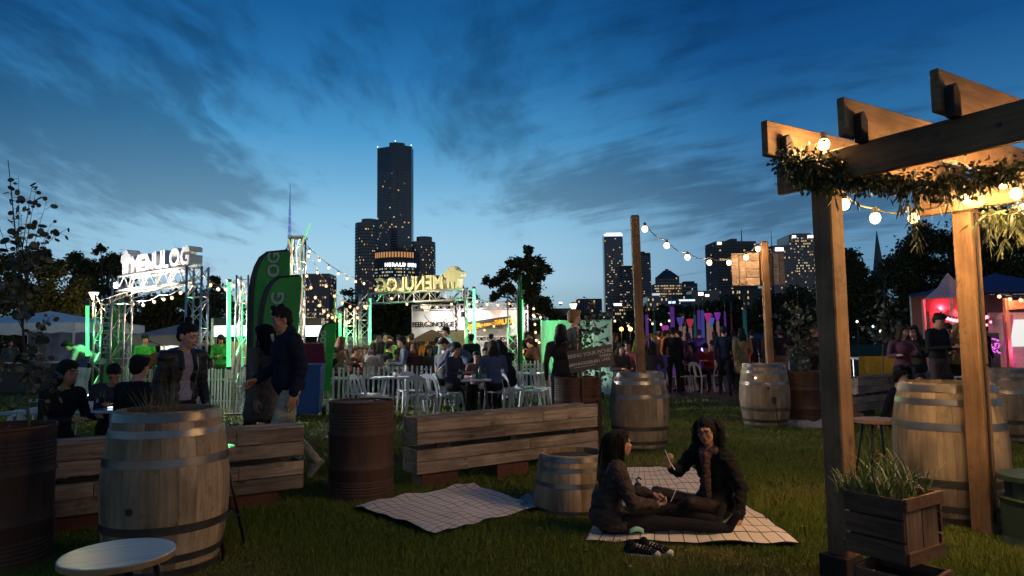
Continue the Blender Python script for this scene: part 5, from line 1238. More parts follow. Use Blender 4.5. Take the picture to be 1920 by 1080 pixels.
# green-lit framed screen
def green_screen():
    Y = 17.6; p0, p1 = gx(1015, Y), gx(1147, Y); z = at(1080, 601, Y).z; w = p1.x - p0.x
    t = thing('windbreak_screen', 'white fabric screen washed with green light behind the sapling', 'screen', p0)
    m = MB(); m.sheet(lambda u, v: Vector((w * u, 0.03 * math.sin(u * 14), 0.05 + (z - 0.05) * v)), 30, 3); part('fabric', m, WHITE_F, t, smooth=True)
    for k in range(5):
        m = MB(); m.tube((w * k / 4, -0.06, 0), (w * k / 4, -0.06, z + 0.03), 0.014, n=6); part('frame_post', m, ALU, t)
    for k in range(4):
        m = MB(); m.tube((w * k / 4, -0.075, 0.1), (w * (k + 1) / 4, -0.075, z), 0.008, n=5); m.tube((w * (k + 1) / 4, -0.075, 0.1), (w * k / 4, -0.075, z), 0.008, n=5); part('cross_brace', m, ALU, t)
    m = MB(); m.tube((0, -0.06, z), (w, -0.06, z), 0.014, n=6); part('top_rail', m, ALU, t)
    f = thing('uplight', 'green floodlight at the foot of the fabric screen', 'spotlight', (p0.x + w * 0.25, Y - 0.9, 0.05))
    m = MB(); m.box((0, 0, 0.06), (0.2, 0.14, 0.12)); part('housing', m, BLACK, f, bevel=0.01); lamp('spot', 'SPOT', (0, 0.02, 0.16), 65, (0.12, 1.0, 0.25), f, 0.04, aim=(0.1, 0.9, 1.75), angle=80)
    f = thing('uplight', 'pale teal floodlight right of the green one by the screen', 'spotlight', (p0.x + w * 0.75, Y - 0.9, 0.05))
    m = MB(); m.box((0, 0, 0.06), (0.2, 0.14, 0.12)); part('housing', m, BLACK, f, bevel=0.01); lamp('spot', 'SPOT', (0, 0.02, 0.16), 24, (0.5, 1.0, 0.7), f, 0.04, aim=(0.0, 0.9, 1.2), angle=110)
green_screen()

# ---------------------------------------------------------------- picket fences
def picket_fence(label, A, B, h, sp, mat_=PICKET_M, w=0.042):
    A = Vector(A); B = Vector(B); A.z = B.z = 0; d = B - A; L_ = d.length; a = math.atan2(d.y, d.x)
    t = thing('picket_fence', label, 'picket fence', A, a); n = int(L_ / sp)
    m = MB(); m.prism([(-w / 2, 0), (w / 2, 0), (w / 2, h - 0.02), (w * 0.25, h), (-w * 0.25, h), (-w / 2, h - 0.02)], (0, 0, 0), (1, 0, 0), (0, 0, 1), 0.018); me = m.mesh('picket', mat_)
    r = random.Random(int(L_ * 100))
    for i in range(n):
        link('picket', me, t, (i * sp + sp / 2, r.uniform(-.003, .003), 0.03 + r.uniform(-.012, .012)), (0, r.gauss(0, 0.012), 0))
    for z in (0.22, h - 0.2):
        m = MB(); m.box((L_ / 2, 0.024, z), (L_, 0.022, 0.05)); part('rail', m, mat_, t)
    for k in range(0, int(L_ / 1.8) + 1):
        m = MB(); m.tube((min(k * 1.8, L_), 0.05, 0), (min(k * 1.8, L_), 0.05, h + 0.05), 0.018, n=6); part('fence_stake', m, ALU, t)
    return t
picket_fence('white picket fence behind the plastic chairs, right of the blue bin', gx(602, 14.6), gx(1032, 16.0), 0.88, 0.105)
picket_fence('pale picket fence with green glow beyond the seated crowd at centre', gx(905, 18.6), gx(1040, 18.2), 0.88, 0.105)
picket_fence('closely spaced picket fence tinted green between leather-jacket woman and blue bins', gx(262, 15.2), gx(478, 14.6), 0.88, 0.075, w=0.034, mat_=pmat('picket_grey', (0.26, 0.28, 0.27, 1), (0.2, 0.21, 0.2, 1), 9, 0.8, vary=0.12))
picket_fence('short fence run behind the glossy white tables at left', gx(140, 18.5), gx(262, 15.4), 0.85, 0.10)

# ---------------------------------------------------------------- wheelie bins
def bin_(label, px, Y, lidc, rz, lid_open=True, k=1.0):
    t = thing('wheelie_bin', label, 'wheelie bin', gx(px, Y), rz); blue = mat_plain('bin_blue', (0.018, 0.075, 0.30), 0.45, 0.4)
    m = MB(); vs = [(-.24 * k, -.27, .08), (.24 * k, -.27, .08), (.24 * k, .24, .08), (-.24 * k, .24, .08), (-.29 * k, -.35, 1.0), (.29 * k, -.35, 1.0), (.29 * k, .33, 1.0), (-.29 * k, .33, 1.0)]
    m.add(vs, [(3, 2, 1, 0), (0, 1, 5, 4), (1, 2, 6, 5), (2, 3, 7, 6), (3, 0, 4, 7)]); m.box((0, -.01, 1.01), (.64 * k, .74, .05)); part('body', m, blue, t, bevel=0.012)
    lm = mat_plain('lid_' + lidc[0], lidc[1], 0.5, 0.4); m = MB()
    if lid_open: m.prism([(-.3 * k, 0), (.3 * k, 0), (.26 * k, .42), (-.26 * k, .42)], (0, .38, 1.02), (1, 0, 0), (0, -.25, 1), .05)
    else: m.prism([(-.31 * k, -.38), (.31 * k, -.38), (.27 * k, .36), (-.27 * k, .36)], (0, 0, 1.08), (1, 0, 0), (0, 1, 0.06), .08)
    part('lid', m, lm, t, bevel=0.015)
    for s in (-1, 1): m = MB(); m.tube((s * .2, .30, .10), (s * .28, .30, .10), .10, n=14); part('wheel', m, BLACK, t)
    m = MB(); m.tube((-.24, .40, .96), (.24, .40, .96), .016, n=6); part('handle', m, blue, t)
YEL = ('yellow', (0.42, 0.26, 0.015)); MAR = ('maroon', (0.13, 0.012, 0.03))
bin_('blue wheelie bin with maroon lid just right of the man in navy', 582, 13.4, MAR, 0.15, k=.85)
bin_('blue wheelie bin with raised yellow lid beside the taupe-coated woman', 497, 13.6, YEL, -0.1, k=.8)
bin_('small far blue bin with yellow lid right of the left marquee', 148, 22, YEL, 0.2)
bin_('blue bin with yellow lid amid the crowd behind the tall timber post', 1218, 17.5, YEL, 0.9)

# ---------------------------------------------------------------- plastic chairs and tables
def chair_proto(loc, rz, label):
    t = thing('plastic_chair', label, 'plastic chair', loc, rz, 'white plastic chairs on the lawn'); P_ = WHITE_P
    m = MB(); m.sheet(lambda u, v: Vector(((u - .5) * (.43 - .03 * v), (v - .5) * .42, .445 - .018 * math.sin(PI * u) * math.sin(PI * v) + 0.02 * (1 - v) * 0)), 8, 8, th=0.022); part('seat', m, P_, t, smooth=False)
    for sx in (-1, 1):
        m = MB(); m.path([(sx * .19, -.19, .44), (sx * .215, -.225, .22), (sx * .235, -.25, 0)], [.026, .021, .017], 6); part('leg', m, P_, t)
        m = MB(); m.path([(sx * .185, .19, .44), (sx * .205, .235, .22), (sx * .225, .28, 0)], [.026, .021, .017], 6); part('leg', m, P_, t)
    def bk(x, z): return Vector((x, .20 + (z - .44) * .26, z))
    m = MB(); arch = [(-.205, .44), (-.205, .56), (-.195, .68), (-.165, .76), (-.10, .805), (0, .82), (.10, .805), (.165, .76), (.195, .68), (.205, .56), (.205, .44)]
    inn = [(-.165, .44), (-.165, .56), (-.155, .64), (-.125, .69), (-.08, .72), (0, .73), (.08, .72), (.125, .69), (.155, .64), (.165, .56), (.165, .44)]
    vs = [bk(*p) for p in arch] + [bk(*p) for p in inn]; n = len(arch); o = Vector((0, .018, 0)); vs += [v + o for v in vs]; N_ = 2 * n
    fs = [(i, i + 1, n + i + 1, n + i) for i in range(n - 1)] + [(N_ + n + i, N_ + n + i + 1, N_ + i + 1, N_ + i) for i in range(n - 1)] + [(i + 1, i, N_ + i, N_ + i + 1) for i in range(n - 1)] + [(n + i, n + i + 1, N_ + n + i + 1, N_ + n + i) for i in range(n - 1)]
    m.add(vs, fs); part('backrest', m, P_, t)
    for x in (0,):
        m = MB(); m.bar(bk(x, .44) + Vector((0, .01, 0)), bk(x, .735) + Vector((0, .009, 0)), .075, .014, up=(0, 1, 0)); part('splat', m, P_, t)
    return t
cp = chair_proto(gx(790, 13.0), 2.9, 'plastic chair with its back to us, left of the seated pair, front of the row'); cache_kids()
chairs = [(688, 13.4, 1.3, 'leftmost plastic chair tilted against the picket fence'), (708, 12.9, 1.7, 'plastic chair turned right, behind the rusty drum'), (818, 13.6, 2.6, 'plastic chair with green tint beside the front one of the row'),
          (842, 13.4, 1.9, 'plastic chair under the woman in the dark cap'), (934, 13.6, 2.75, 'plastic chair with its back to us under the denim-jacket woman'), (958, 14.0, 2.3, 'plastic chair half hidden right of the denim-jacket woman'),
          (1002, 13.8, 1.35, 'empty plastic chair facing left at the far table'), (1022, 14.6, 1.1, 'rightmost empty plastic chair beside the fence'), (985, 14.8, 2.0, 'plastic chair behind the empty one, by the fence'), (770, 14.2, 0.4, 'plastic chair facing us behind the white trestle table'),
          (106, 6.15, 1.75, 'large plastic chair under the long-haired woman at left'), (286, 6.6, 2.6, 'plastic chair under the man in black at the glossy table'), (44, 6.6, 2.0, 'dim plastic chair behind the round-leaf sapling at left'), (36, 5.9, 2.6, 'plastic chair cut by the shadow at the left edge'),
          (1176, 13.5, 3.0, 'plastic chair back showing just above the barrel with the tall post'), (1285, 19.2, 2.7, 'far plastic chair left of the red-lit pair'), (1312, 18.6, 2.2, 'far plastic chair in red light, facing away'), (1330, 18.8, -2.4, 'far plastic chair in red light, right one'), (1232, 18.4, 1.6, 'far plastic chair under the standing man in black'), (1268, 18.6, 0.5, 'far plastic chair facing us beside the standing couple')]
for px, Y, rz, lab in chairs: dup(cp, gx(px, Y), rz, lab)
def trestle(label, px, Y, w, d, h=0.72, rz=0.0, mat_=None, legm=ALU):
    t = thing('trestle_table', label, 'table', gx(px, Y), rz)
    m = MB(); m.box((0, 0, h), (w, d, 0.035)); part('tabletop', m, mat_ or WHITE_P, t, bevel=0.008)
    for s in (-1, 1):
        m = MB(); m.path([(s * w * .38, -d * .4, 0), (s * w * .30, -d * .36, h - .02), (s * w * .30, d * .36, h - .02), (s * w * .38, d * .4, 0)], .014, 6); part('leg', m, legm, t)
        m = MB(); m.tube((s * w * .37, -d * .4, .10), (s * w * .37, d * .4, .10), .010, n=5); part('brace', m, legm, t)
GLOSS = pmat('glossy_tabletop', (0.42, 0.46, 0.48, 1), (0.36, 0.40, 0.42, 1), 3, 0.12, spec=0.6)
trestle('white trestle table by the picket fence behind the rusty drum', 752, 13.9, 1.1, 0.6)
trestle('small dark table between the two seated women at centre', 893, 13.0, 0.55, 0.55, 0.70, mat_=WHITE_P, legm=BLACK)
trestle('empty white table beside the fence, right of centre', 1004, 15.0, 0.9, 0.55)
trestle('large glossy white table reflecting green light at left', 178, 7.6, 1.5, 0.75, 0.72, 0.05, GLOSS)
trestle('second glossy table behind the large one at left', 205, 9.3, 1.6, 0.75, 0.72, 0.05, GLOSS)
trestle('third table with a phone behind the woman in leather jacket', 300, 9.0, 1.1, 0.75, 0.72, 0.0, GLOSS)
for (px, Y, z, c, lab, kind) in [(150, 7.4, 0.74, (0.02, 0.5, 0.15), 'green cup on the glossy table at left', 'cup'), (196, 7.5, 0.74, (0.01, 0.01, 0.01), 'dark bottle on the glossy table at left', 'bottle'), (172, 7.3, 0.74, (0.6, 0.6, 0.58), 'white tub on the glossy table at left', 'cup'), (225, 9.2, 0.74, (0.6, 0.6, 0.6), 'pale cup on the second glossy table', 'cup'),
                                (888, 13.0, 0.72, (0.5, 0.5, 0.45), 'pale cup on the small dark table', 'cup'), (899, 12.9, 0.72, (0.03, 0.2, 0.1), 'green bottle on the small dark table', 'bottle'), (742, 13.8, 0.74, (0.6, 0.58, 0.5), 'paper cup on the white trestle table', 'cup')]:
    q = gx(px, Y); q.z = z; m = MB()
    m.lathe([(.030, 0), (.038, .09), (.035, .09), (.027, .01)] if kind == 'cup' else [(.032, 0), (.032, .15), (.012, .20), (.012, .25)], 12); tag(link(kind, m.mesh(kind, mat_plain('ware_%d' % px, c, 0.3), True), None, q), lab, kind)
m = MB(); m.box((0, 0, 0), (0.15, 0.08, 0.012)); o = link('phone', m.mesh('phone', [emit('phone_glow', (0.75, 0.9, 1.0, 1), 1.6)]), None, gx(222, 7.5) + Vector((0, 0, 0.75)), (0, 0, .3)); tag(o, 'glowing phone lying at the right end of the glossy table', 'phone')

# ---------------------------------------------------------------- tall coloured pillars (centre right)
def pillar(px, py_t, Y, w, col, label, st=0.25, head=None, cap=None, base=0.7):
    p = gx(px, Y); zt = at(px, py_t, Y).z; t = thing('uplit_pillar', label, 'uplit pillar', p)
    m = MB(); m.tube((0, 0, 0), (0, 0, zt), w / 2, w / 2 * 0.75, 10); part('shaft', m, emit('pillar_%s' % '_'.join('%d' % int(c * 100) for c in col), (*col, 1), st), t, smooth=True)  # coloured uplight on the pole put into the shaft as glow
    if head:
        m = MB(); m.lathe([(w * 0.3, zt + .01), (w * 0.85, zt + .28), (w * 0.7, zt + .33)], 10); part('shade', m, emit('shade_%s' % '_'.join('%d' % int(c * 100) for c in head), (*head, 1), 0.32), t)
    m = MB(); m.tube((0, 0, zt + (.41 if head else 0.005)), (0, 0, zt + (.5 if head else 0.5)), 0.02, n=5); part('finial', m, BLACK, t)
PW, PP, PR, PB, PT = (0.5, 0.28, 0.25), (0.20, 0.04, 0.45), (0.6, 0.03, 0.1), (0.07, 0.12, 0.5), (0.03, 0.28, 0.30)
data = [(1214, 590, 26, .14, PP, 'violet pillar right behind the tall timber post', .35, None), (1228, 600, 25, .12, PT, 'teal pillar left of the first pair of pink ones', .12, None), (1248, 628, 24, .16, PW, 'short pink-white pillar above the yellow lid', .3, (0.8, 0.1, 0.7)), (1262, 575, 28, .22, PP, 'thick violet pillar behind the standing man in black', .30, None),
        (1277, 612, 25, .16, PW, 'pale pillar left of the red-topped one', .16, (0.15, 0.1, 0.6)), (1284, 612, 25.5, .15, PW, 'second pale pillar close beside the first', .13, None), (1295, 615, 25, .16, PW, 'pale pillar with a bright red shade', .35, (1.0, 0.05, 0.12)), (1287, 630, 24, .10, PP, 'short purple pillar left of the red shade', .35, None),
        (1304, 590, 27, .14, PT, 'dark teal pillar between red and violet ones', .10, None), (1312, 582, 27, .16, PP, 'left violet-blue strip pillar', .5, None), (1319, 582, 27.2, .16, PB, 'right violet-blue strip pillar', .35, None), (1329, 604, 25, .17, PW, 'pale pillar with magenta shade', .35, (0.9, 0.05, 0.5)), (1335, 612, 25.5, .15, PW, 'pale pillar with blue shade', .2, (0.1, 0.25, 1.0)),
        (1347, 602, 26, .15, PW, 'pale pillar with small purple shade', .25, (0.45, 0.05, 0.9)), (1361, 585, 27, .10, PP, 'thin dim violet pillar right of the purple shade', .10, None), (1373, 588, 27, .08, PR, 'thin dim dark red pillar', .05, None), (1398, 580, 24, .17, PT, 'slanting teal pillar with orange tip', .18, None)]
for px, py, Y, w_, col, lab, st, hd in data: pillar(px, py, Y, w_, col, lab, st, hd)
def glow_post(px, py, Y, e, col, label):
    p = at(px, py, Y); t = thing('ground_light', label, 'lamp', p); m = MB(); m.ell((0, 0, 0), 0.06); part('lens', m, emit('glow_%s_%s_%s' % tuple(int(c * 100) for c in col), (*col, 1), 5), t, smooth=True)
    m = MB(); m.tube((0, 0, -0.065), (0, 0, -p.z), 0.012, n=5); part('stem', m, BLACK, t); lamp('glow', 'POINT', (0, -0.12, 0), e, col, t, 0.05)
glow_post(1252, 640, 22, 18, (0.9, 0.15, 0.8), 'magenta lamp between the pillars above the yellow lid'); glow_post(1318, 655, 21.5, 24, (0.4, 0.2, 1.0), 'blue-violet lamp low between the pillars')
glow_post(1322, 688, 20.2, 12, (1.0, 0.15, 0.06), 'red lamp low behind the far plastic chairs'); glow_post(1165, 617, 19.5, 16, (1.0, 0.45, 0.1), 'orange lamp left of the tall timber post'); glow_post(1182, 617, 19.5, 5, (1.0, 0.55, 0.2), 'small orange lamp beside the tall timber post')
glow_post(1447, 700, 17, 8, (1.0, 0.12, 0.10), 'red lamp behind the pink-lit cloths'); glow_post(1560, 672, 18, 10, (1.0, 0.25, 0.2), 'dim red lamp behind the front pergola post')
string_lights('row of cold white dots strung behind the coloured pillars', [at(1270, 650, 24), at(1330, 655, 24), at(1375, 645, 24)], [12, 10], [0.25, 0.2], r=0.035, mat_=emit('led_cold', (0.55, 0.9, 1.0, 1), 3.0), W=0)
string_lights('second crossing row of cold white dots behind the couple', [at(1268, 672, 23), at(1300, 648, 23), at(1345, 665, 23)], [9, 9], [0.1, 0.2], r=0.032, mat_=emit('led_cold', (0.55, 0.9, 1.0, 1), 3.0), W=0)
t, w, ze = canopy('blue-lit low canopy right of the couple walking away', 1392, 1480, 634, 622, 24, 3, mat_plain('canvas_navy', (0.03, 0.05, 0.08), 0.9), name='gazebo', cat='gazebo', walls=('back',), wallm=mat_plain('lining_teal', (0.05, 0.16, 0.2), 0.9)); lamp('bulkhead', 'POINT', (-0.4, 1.2, 1.2), 14, (0.15, 0.6, 1.0), t, 0.06)
canopy('low orange-edged umbrella roof in front of the coloured pillars', 1222, 1268, 628, 620, 21.5, 1.5, mat_plain('canvas_ochre', (0.20, 0.10, 0.03), 0.9), name='gazebo', cat='gazebo', valance=0.1)

# ---------------------------------------------------------------- right side: pink-lit turret tent, blue marquee, projection stage
def pink_tent():
    Y = 20; p = gx(1785, Y); s = Y / FPX; t = thing('turret_tent', 'pointed pale tent with scalloped red-lit valance behind right pergola post', 'tent', p)
    ze = at(1785, 560, Y).z; zp = at(1778, 512, Y).z; w = 92 * s; m = MB()
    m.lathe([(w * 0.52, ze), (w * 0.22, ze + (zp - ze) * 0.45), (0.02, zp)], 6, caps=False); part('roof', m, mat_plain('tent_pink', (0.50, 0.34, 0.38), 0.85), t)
    zb = at(1785, 578, Y).z
    for k in range(6):
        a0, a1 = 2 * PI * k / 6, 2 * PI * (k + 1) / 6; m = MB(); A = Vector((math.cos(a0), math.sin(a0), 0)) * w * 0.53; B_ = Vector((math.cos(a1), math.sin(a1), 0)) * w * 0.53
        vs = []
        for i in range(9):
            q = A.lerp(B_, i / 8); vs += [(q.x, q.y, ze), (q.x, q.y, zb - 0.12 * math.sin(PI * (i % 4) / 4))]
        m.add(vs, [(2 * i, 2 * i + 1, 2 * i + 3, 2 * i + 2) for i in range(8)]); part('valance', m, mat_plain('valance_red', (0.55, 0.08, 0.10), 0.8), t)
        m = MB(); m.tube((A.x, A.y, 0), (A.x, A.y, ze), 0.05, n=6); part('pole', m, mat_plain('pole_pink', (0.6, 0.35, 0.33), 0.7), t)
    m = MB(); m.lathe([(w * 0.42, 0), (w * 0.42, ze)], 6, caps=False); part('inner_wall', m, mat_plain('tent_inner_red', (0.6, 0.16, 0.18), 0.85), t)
    lamp('bulkhead', 'POINT', (0, -w * 0.47, ze - 0.35), 40, (1.0, 0.10, 0.14), t, 0.05); lamp('bulkhead', 'POINT', (-w * 0.4, -w * 0.3, ze - 0.3), 30, (1.0, 0.10, 0.14), t, 0.05)
    string_lights('cluster of pink-red lights under the turret tent valance', [p + Vector((-w * .5, -w * .45, zb - .1)), p + Vector((-.1, -w * .62, zb - .25)), p + Vector((w * .5, -w * .45, zb - .1))], [9, 9], [0.1, 0.12], r=0.045, mat_=emit('bulb_pink', (1.0, 0.30, 0.36, 1), 3.0), W=0)
    string_lights('lower cluster of pink-red lights in the turret tent', [p + Vector((-w * .5, -w * .5, zb - .45)), p + Vector((w * .5, -w * .5, zb - .3))], 12, 0.25, r=0.035, mat_=emit('bulb_pink', (1.0, 0.30, 0.36, 1), 3.0), W=0)
pink_tent()
t, w, ze = canopy('long navy-roofed marquee at the right picture edge', 1790, 2060, 541, 505, 24, 2.6, mat_plain('canvas_deep_blue', (0.045, 0.07, 0.19), 0.9), valance=0.1, walls=('back',), wallm=mat_plain('lining_brown', (0.20, 0.13, 0.12), 0.9))
lamp('bulkhead', 'POINT', (-1.2, 1.6, 2.2), 20, (1.0, 0.45, 0.25), t, 0.1); lamp('bulkhead', 'POINT', (1.4, 1.5, 1.0), 16, (1.0, 0.25, 0.6), t, 0.1)
def stage():
    Y = 19; p = gx(1905, Y); t = thing('stage_booth', 'booth with orange awning and white projection screen at right edge', 'booth', p)
    X0 = gx(1870, Y).x - p.x; X1 = gx(1990, Y).x - p.x; z = lambda py: at(1905, py, Y).z
    m = MB(); m.prism([(X0, z(566)), (X1, z(552)), (X1, z(575)), (X0, z(582))][::-1], (0, -0.5, 0), (1, 0, 0), (0, 0, 1), 0.05); part('awning', m, mat_plain('awning_orange', (0.6, 0.18, 0.09), 0.8), t)
    m = MB(); m.box(((X0 + X1) / 2, 0.3, (z(585) + z(690)) / 2), (X1 - X0, 0.05, z(585) - z(690))); part('back_wall', m, mat_plain('booth_wall', (0.55, 0.30, 0.30), 0.8), t)
    m = MB(); m.box(((gx(1893, Y).x - p.x + X1) / 2, 0.1, (z(599) + z(650)) / 2), (X1 - gx(1893, Y).x + p.x, 0.04, z(599) - z(650))); part('projection_screen', m, emit('screen_soft', (0.95, 0.97, 0.93, 1), 0.85), t)
    m = MB(); m.box(((X0 + X1) / 2, -0.2, z(690) - 0.05), (X1 - X0 + 0.3, 1.2, 0.1)); part('stage_deck', m, mat_plain('deck_pale', (0.4, 0.33, 0.28), 0.8), t)
    m = MB(); m.box(((X0 + X1) / 2, -0.2, (z(690) - 0.1) / 2), (X1 - X0 + 0.1, 1.1, z(690) - 0.1)); part('stage_front', m, BLACK, t)
    for x in (X0 + 0.02, X1): m = MB(); m.box((x, -0.4, z(560) / 2), (0.1, 0.1, z(560))); part('post', m, mat_plain('booth_post', (0.5, 0.22, 0.12), 0.8), t)
    m = MB(); m.sheet(lambda u, v: Vector((X0 + 0.12 + 0.35 * u * (0.5 + 0.5 * abs(2 * v - 1)), -0.1 + 0.04 * math.sin(u * 20), z(690) + (z(590) - z(690)) * v)), 12, 8); part('curtain', m, mat_plain('curtain_pink', (0.5, 0.16, 0.32), 0.85), t, smooth=True)
    lamp('bulkhead', 'POINT', (X0 + 0.8, -0.7, z(600)), 30, (1.0, 0.5, 0.35), t, 0.08); lamp('bulkhead', 'POINT', (X0 + 0.2, -0.6, z(655)), 16, (1.0, 0.2, 0.7), t, 0.08)
    string_lights('bulb string along the orange awning at right edge', [p + Vector((X0 - .5, -.7, z(548))), p + Vector((X0 + .6, -.75, z(556))), p + Vector((X1, -.7, z(548)))], [4, 6], [0.1, 0.1], r=0.045)
    s = thing('loudspeaker', 'tall black loudspeaker hanging left of the orange awning', 'loudspeaker', gx(1845, 20.5) + Vector((0, 0, at(1845, 604, 20.5).z)))
    m = MB(); m.box((0, 0, 0), (0.26, 0.25, 0.5)); part('cabinet', m, BLACK, s, bevel=0.01); m = MB(); m.box((0, -0.13, 0), (0.22, 0.01, 0.46)); part('grille', m, mat_plain('grille', (0.03, 0.03, 0.03), 0.6), s)
    m = MB(); m.tube((0, 0, -0.26), (0, 0, -at(1845, 604, 20.5).z), 0.03, n=6); part('stand', m, BLACK, s)
    g_ = thing('sequin_light', 'glittering magenta light panel left of the stage booth', 'light panel', gx(1862, 18.5)); rr = random.Random(3)
    for k in range(60):
        m = MB(); m.ell((rr.uniform(-.16, .16), rr.uniform(-.05, 0), at(1862, rr.uniform(635, 662), 18.5).z), 0.022, nu=6, nv=4); part('sequin', m, emit('sequin', (1.0, 0.18, 0.95, 1), 2.4 if k % 2 else 1.0), g_)
    m = MB(); m.box((0, 0.06, 0.75), (0.4, 0.04, 1.5)); part('panel_board', m, BLACK, g_)
stage()
for px, py, Y, col, lab in [(1607, 603, 40, (1.0, 0.7, 0.4), 'tiny far warm light through the dark trees at right'), (1637, 612, 40, (0.3, 0.8, 0.8), 'tiny far teal light through the dark trees'), (1692, 611, 40, (0.2, 0.6, 0.8), 'tiny far blue light left of the turret tent'), (1651, 621, 38, (1.0, 0.9, 0.5), 'tiny far yellow light above the yellow table')]:
    p = at(px, py, Y); t = thing('far_lamp', lab, 'lamp', (p.x, p.y, 0)); m = MB(); m.ell((0, 0, p.z), 0.07, nu=6, nv=5); part('lens', m, emit('glow_%s_%s_%s' % tuple(int(c * 100) for c in col), (*col, 1), 5), t); m = MB(); m.tube((0, 0, 0), (0, 0, p.z - 0.075), 0.03, n=5); part('post', m, BLACK, t)
# yellow cloth table and low stuff at right
t = thing('cloth_table', 'table under a yellow-orange printed cloth behind the right timber wall', 'table', gx(1640, 15.5)); zc = at(1640, 634, 15.5).z
m = MB(); m.box((0, 0, 0.95), (1.1, 0.7, 0.04)); part('tabletop', m, WHITE_P, t)
m = MB(); m.sheet(lambda u, v: Vector((-0.58 + 1.16 * u, -0.38 + 0.03 * math.sin(u * 24) * (1 - v), 0.55 + 0.45 * v)), 30, 3); part('cloth', m, mat_plain('cloth_yellow', (0.42, 0.25, 0.03), 0.9), t, smooth=True)
for s in (-1, 1):
    m = MB(); m.tube((s * .5, 0, 0), (s * .5, 0, .93), .02, n=6); part('leg', m, ALU, t)
lamp('cloth_front_light', 'POINT', (0.2, -0.9, 1.35), 4.0, (1.0, 0.65, 0.2), t, 0.05)  # warm point light in front of the cloth, above the tabletop

# ================================================================ foreground materials
OAK = wood('barrel_oak', (0.40, 0.285, 0.175, 1), (0.22, 0.15, 0.088, 1), 2, 11, 0.7, vary=0.28, knots=False)
OAK_D = wood('barrel_oak_grey', (0.34, 0.255, 0.165, 1), (0.19, 0.14, 0.09, 1), 2, 11, 0.7, vary=0.28, knots=False)
HOOP = pmat('barrel_hoop', (0.22, 0.21, 0.20, 1), (0.12, 0.10, 0.085, 1), 3, 0.34, 0.2, metal=0.75, vary=0.15)
PLANK = wood('weathered_plank', (0.42, 0.32, 0.24, 1), (0.13, 0.095, 0.07, 1), 0, 16, 0.85, vary=0.30, bump=0.6)
SAWN = wood('pergola_timber', (0.30, 0.175, 0.088, 1), (0.16, 0.085, 0.040, 1), 2, 15, 0.7, vary=0.10, bump=0.4)
SAWNX = wood('pergola_timber_x', (0.28, 0.165, 0.085, 1), (0.15, 0.08, 0.038, 1), 0, 15, 0.7, vary=0.10, bump=0.4)
RUST = pmat('drum_rust', (0.038, 0.018, 0.012, 1), (0.105, 0.044, 0.021, 1), 5, 0.75, 0.6, vary=0.1, stretch=(1.6, 1.6, 0.35), lo=0.3, hi=0.7)
RUST_D = pmat('leg_rust', (0.11, 0.035, 0.018, 1), (0.06, 0.02, 0.012, 1), 6, 0.8, 0.5)
SOIL = pmat('soil', (0.02, 0.014, 0.009, 1), (0.045, 0.03, 0.018, 1), 25, 0.95, 0.9)
STEEL = pmat('stool_steel', (0.02, 0.018, 0.017, 1), (0.035, 0.03, 0.028, 1), 15, 0.4, metal=0.6)
GUMLEAF = [pmat('round_leaf_grey', (0.075, 0.085, 0.060, 1), (0.10, 0.11, 0.075, 1), 8, 0.6, spec=0.3), pmat('round_leaf_dark', (0.040, 0.048, 0.034, 1), (0.06, 0.065, 0.045, 1), 8, 0.6, spec=0.3), pmat('round_leaf_brown', (0.09, 0.055, 0.035, 1), (0.07, 0.045, 0.03, 1), 8, 0.65)]
GREENL = [pmat('blade_green', (0.09, 0.15, 0.025, 1), (0.14, 0.19, 0.04, 1), 10, 0.55), pmat('blade_dark', (0.04, 0.08, 0.02, 1), (0.06, 0.10, 0.025, 1), 10, 0.6), pmat('blade_straw', (0.26, 0.22, 0.08, 1), (0.2, 0.17, 0.06, 1), 10, 0.6)]

# ---------------------------------------------------------------- barrels
def barrel_parts(key, H=0.98, rm=0.37, re=0.30, ns=22, cut=None, oak=OAK):
    """one stave, hoops, head; cut = height at which a half barrel is sawn through"""
    def R(z): q = 2 * z / H - 1; return re + (rm - re) * (1 - q * q)
    top = cut or H; nz = 12; da = 2 * PI / ns / 2 - 0.0012; m = MB(); cols = []
    zs = [top * i / nz for i in range(nz + 1)]; vs = []
    for z in zs:
        for a, dr in ((-da, -0.0016), (-da * 0.94, 0), (0, 0.0008), (da * 0.94, 0), (da, -0.0016), (da, -0.026), (-da, -0.026)):
            vs.append(((R(z) + dr) * math.cos(a), (R(z) + dr) * math.sin(a), z))
    k = 7; fs = [(i * k + j, i * k + (j + 1) % k, (i + 1) * k + (j + 1) % k, (i + 1) * k + j) for i in range(nz) for j in range(k)] + [tuple(range(k))[::-1], tuple(range(nz * k, nz * k + k))]
    m.add(vs, fs); st = m.mesh('stave', oak, False)
    hoops = []
    for z0, hw in ([(0.008, .052), (0.10, .045), (0.27, .052), (H - .322, .052), (H - .150, .046), (H - .060, .052)] if not cut else [(0.012, .045), (0.10, .04), (0.235, .042), (cut - 0.05, .035)]):
        h = MB(); h.lathe([(R(z0) + 0.0008, z0), (R(z0) + 0.0034, z0 + 0.0008)], 64, caps=False); h.lathe([(R(z0) + 0.0034, z0 + .0008), (R(z0 + hw) + 0.0034, z0 + hw - .0008)], 64, caps=False); h.lathe([(R(z0 + hw) + 0.0034, z0 + hw - 0.0008), (R(z0 + hw) + 0.0008, z0 + hw)], 64, caps=False)
        a = rnd.uniform(0, 6.28); rv = MB()
        for dz in (hw * 0.3, hw * 0.7): h.ell(((R(z0) + .0045) * math.cos(a), (R(z0) + .0045) * math.sin(a), z0 + dz), 0.005, None, 6, 4)
        hoops.append(h.mesh('hoop', HOOP, True))
    return st, hoops, R, H, top, ns
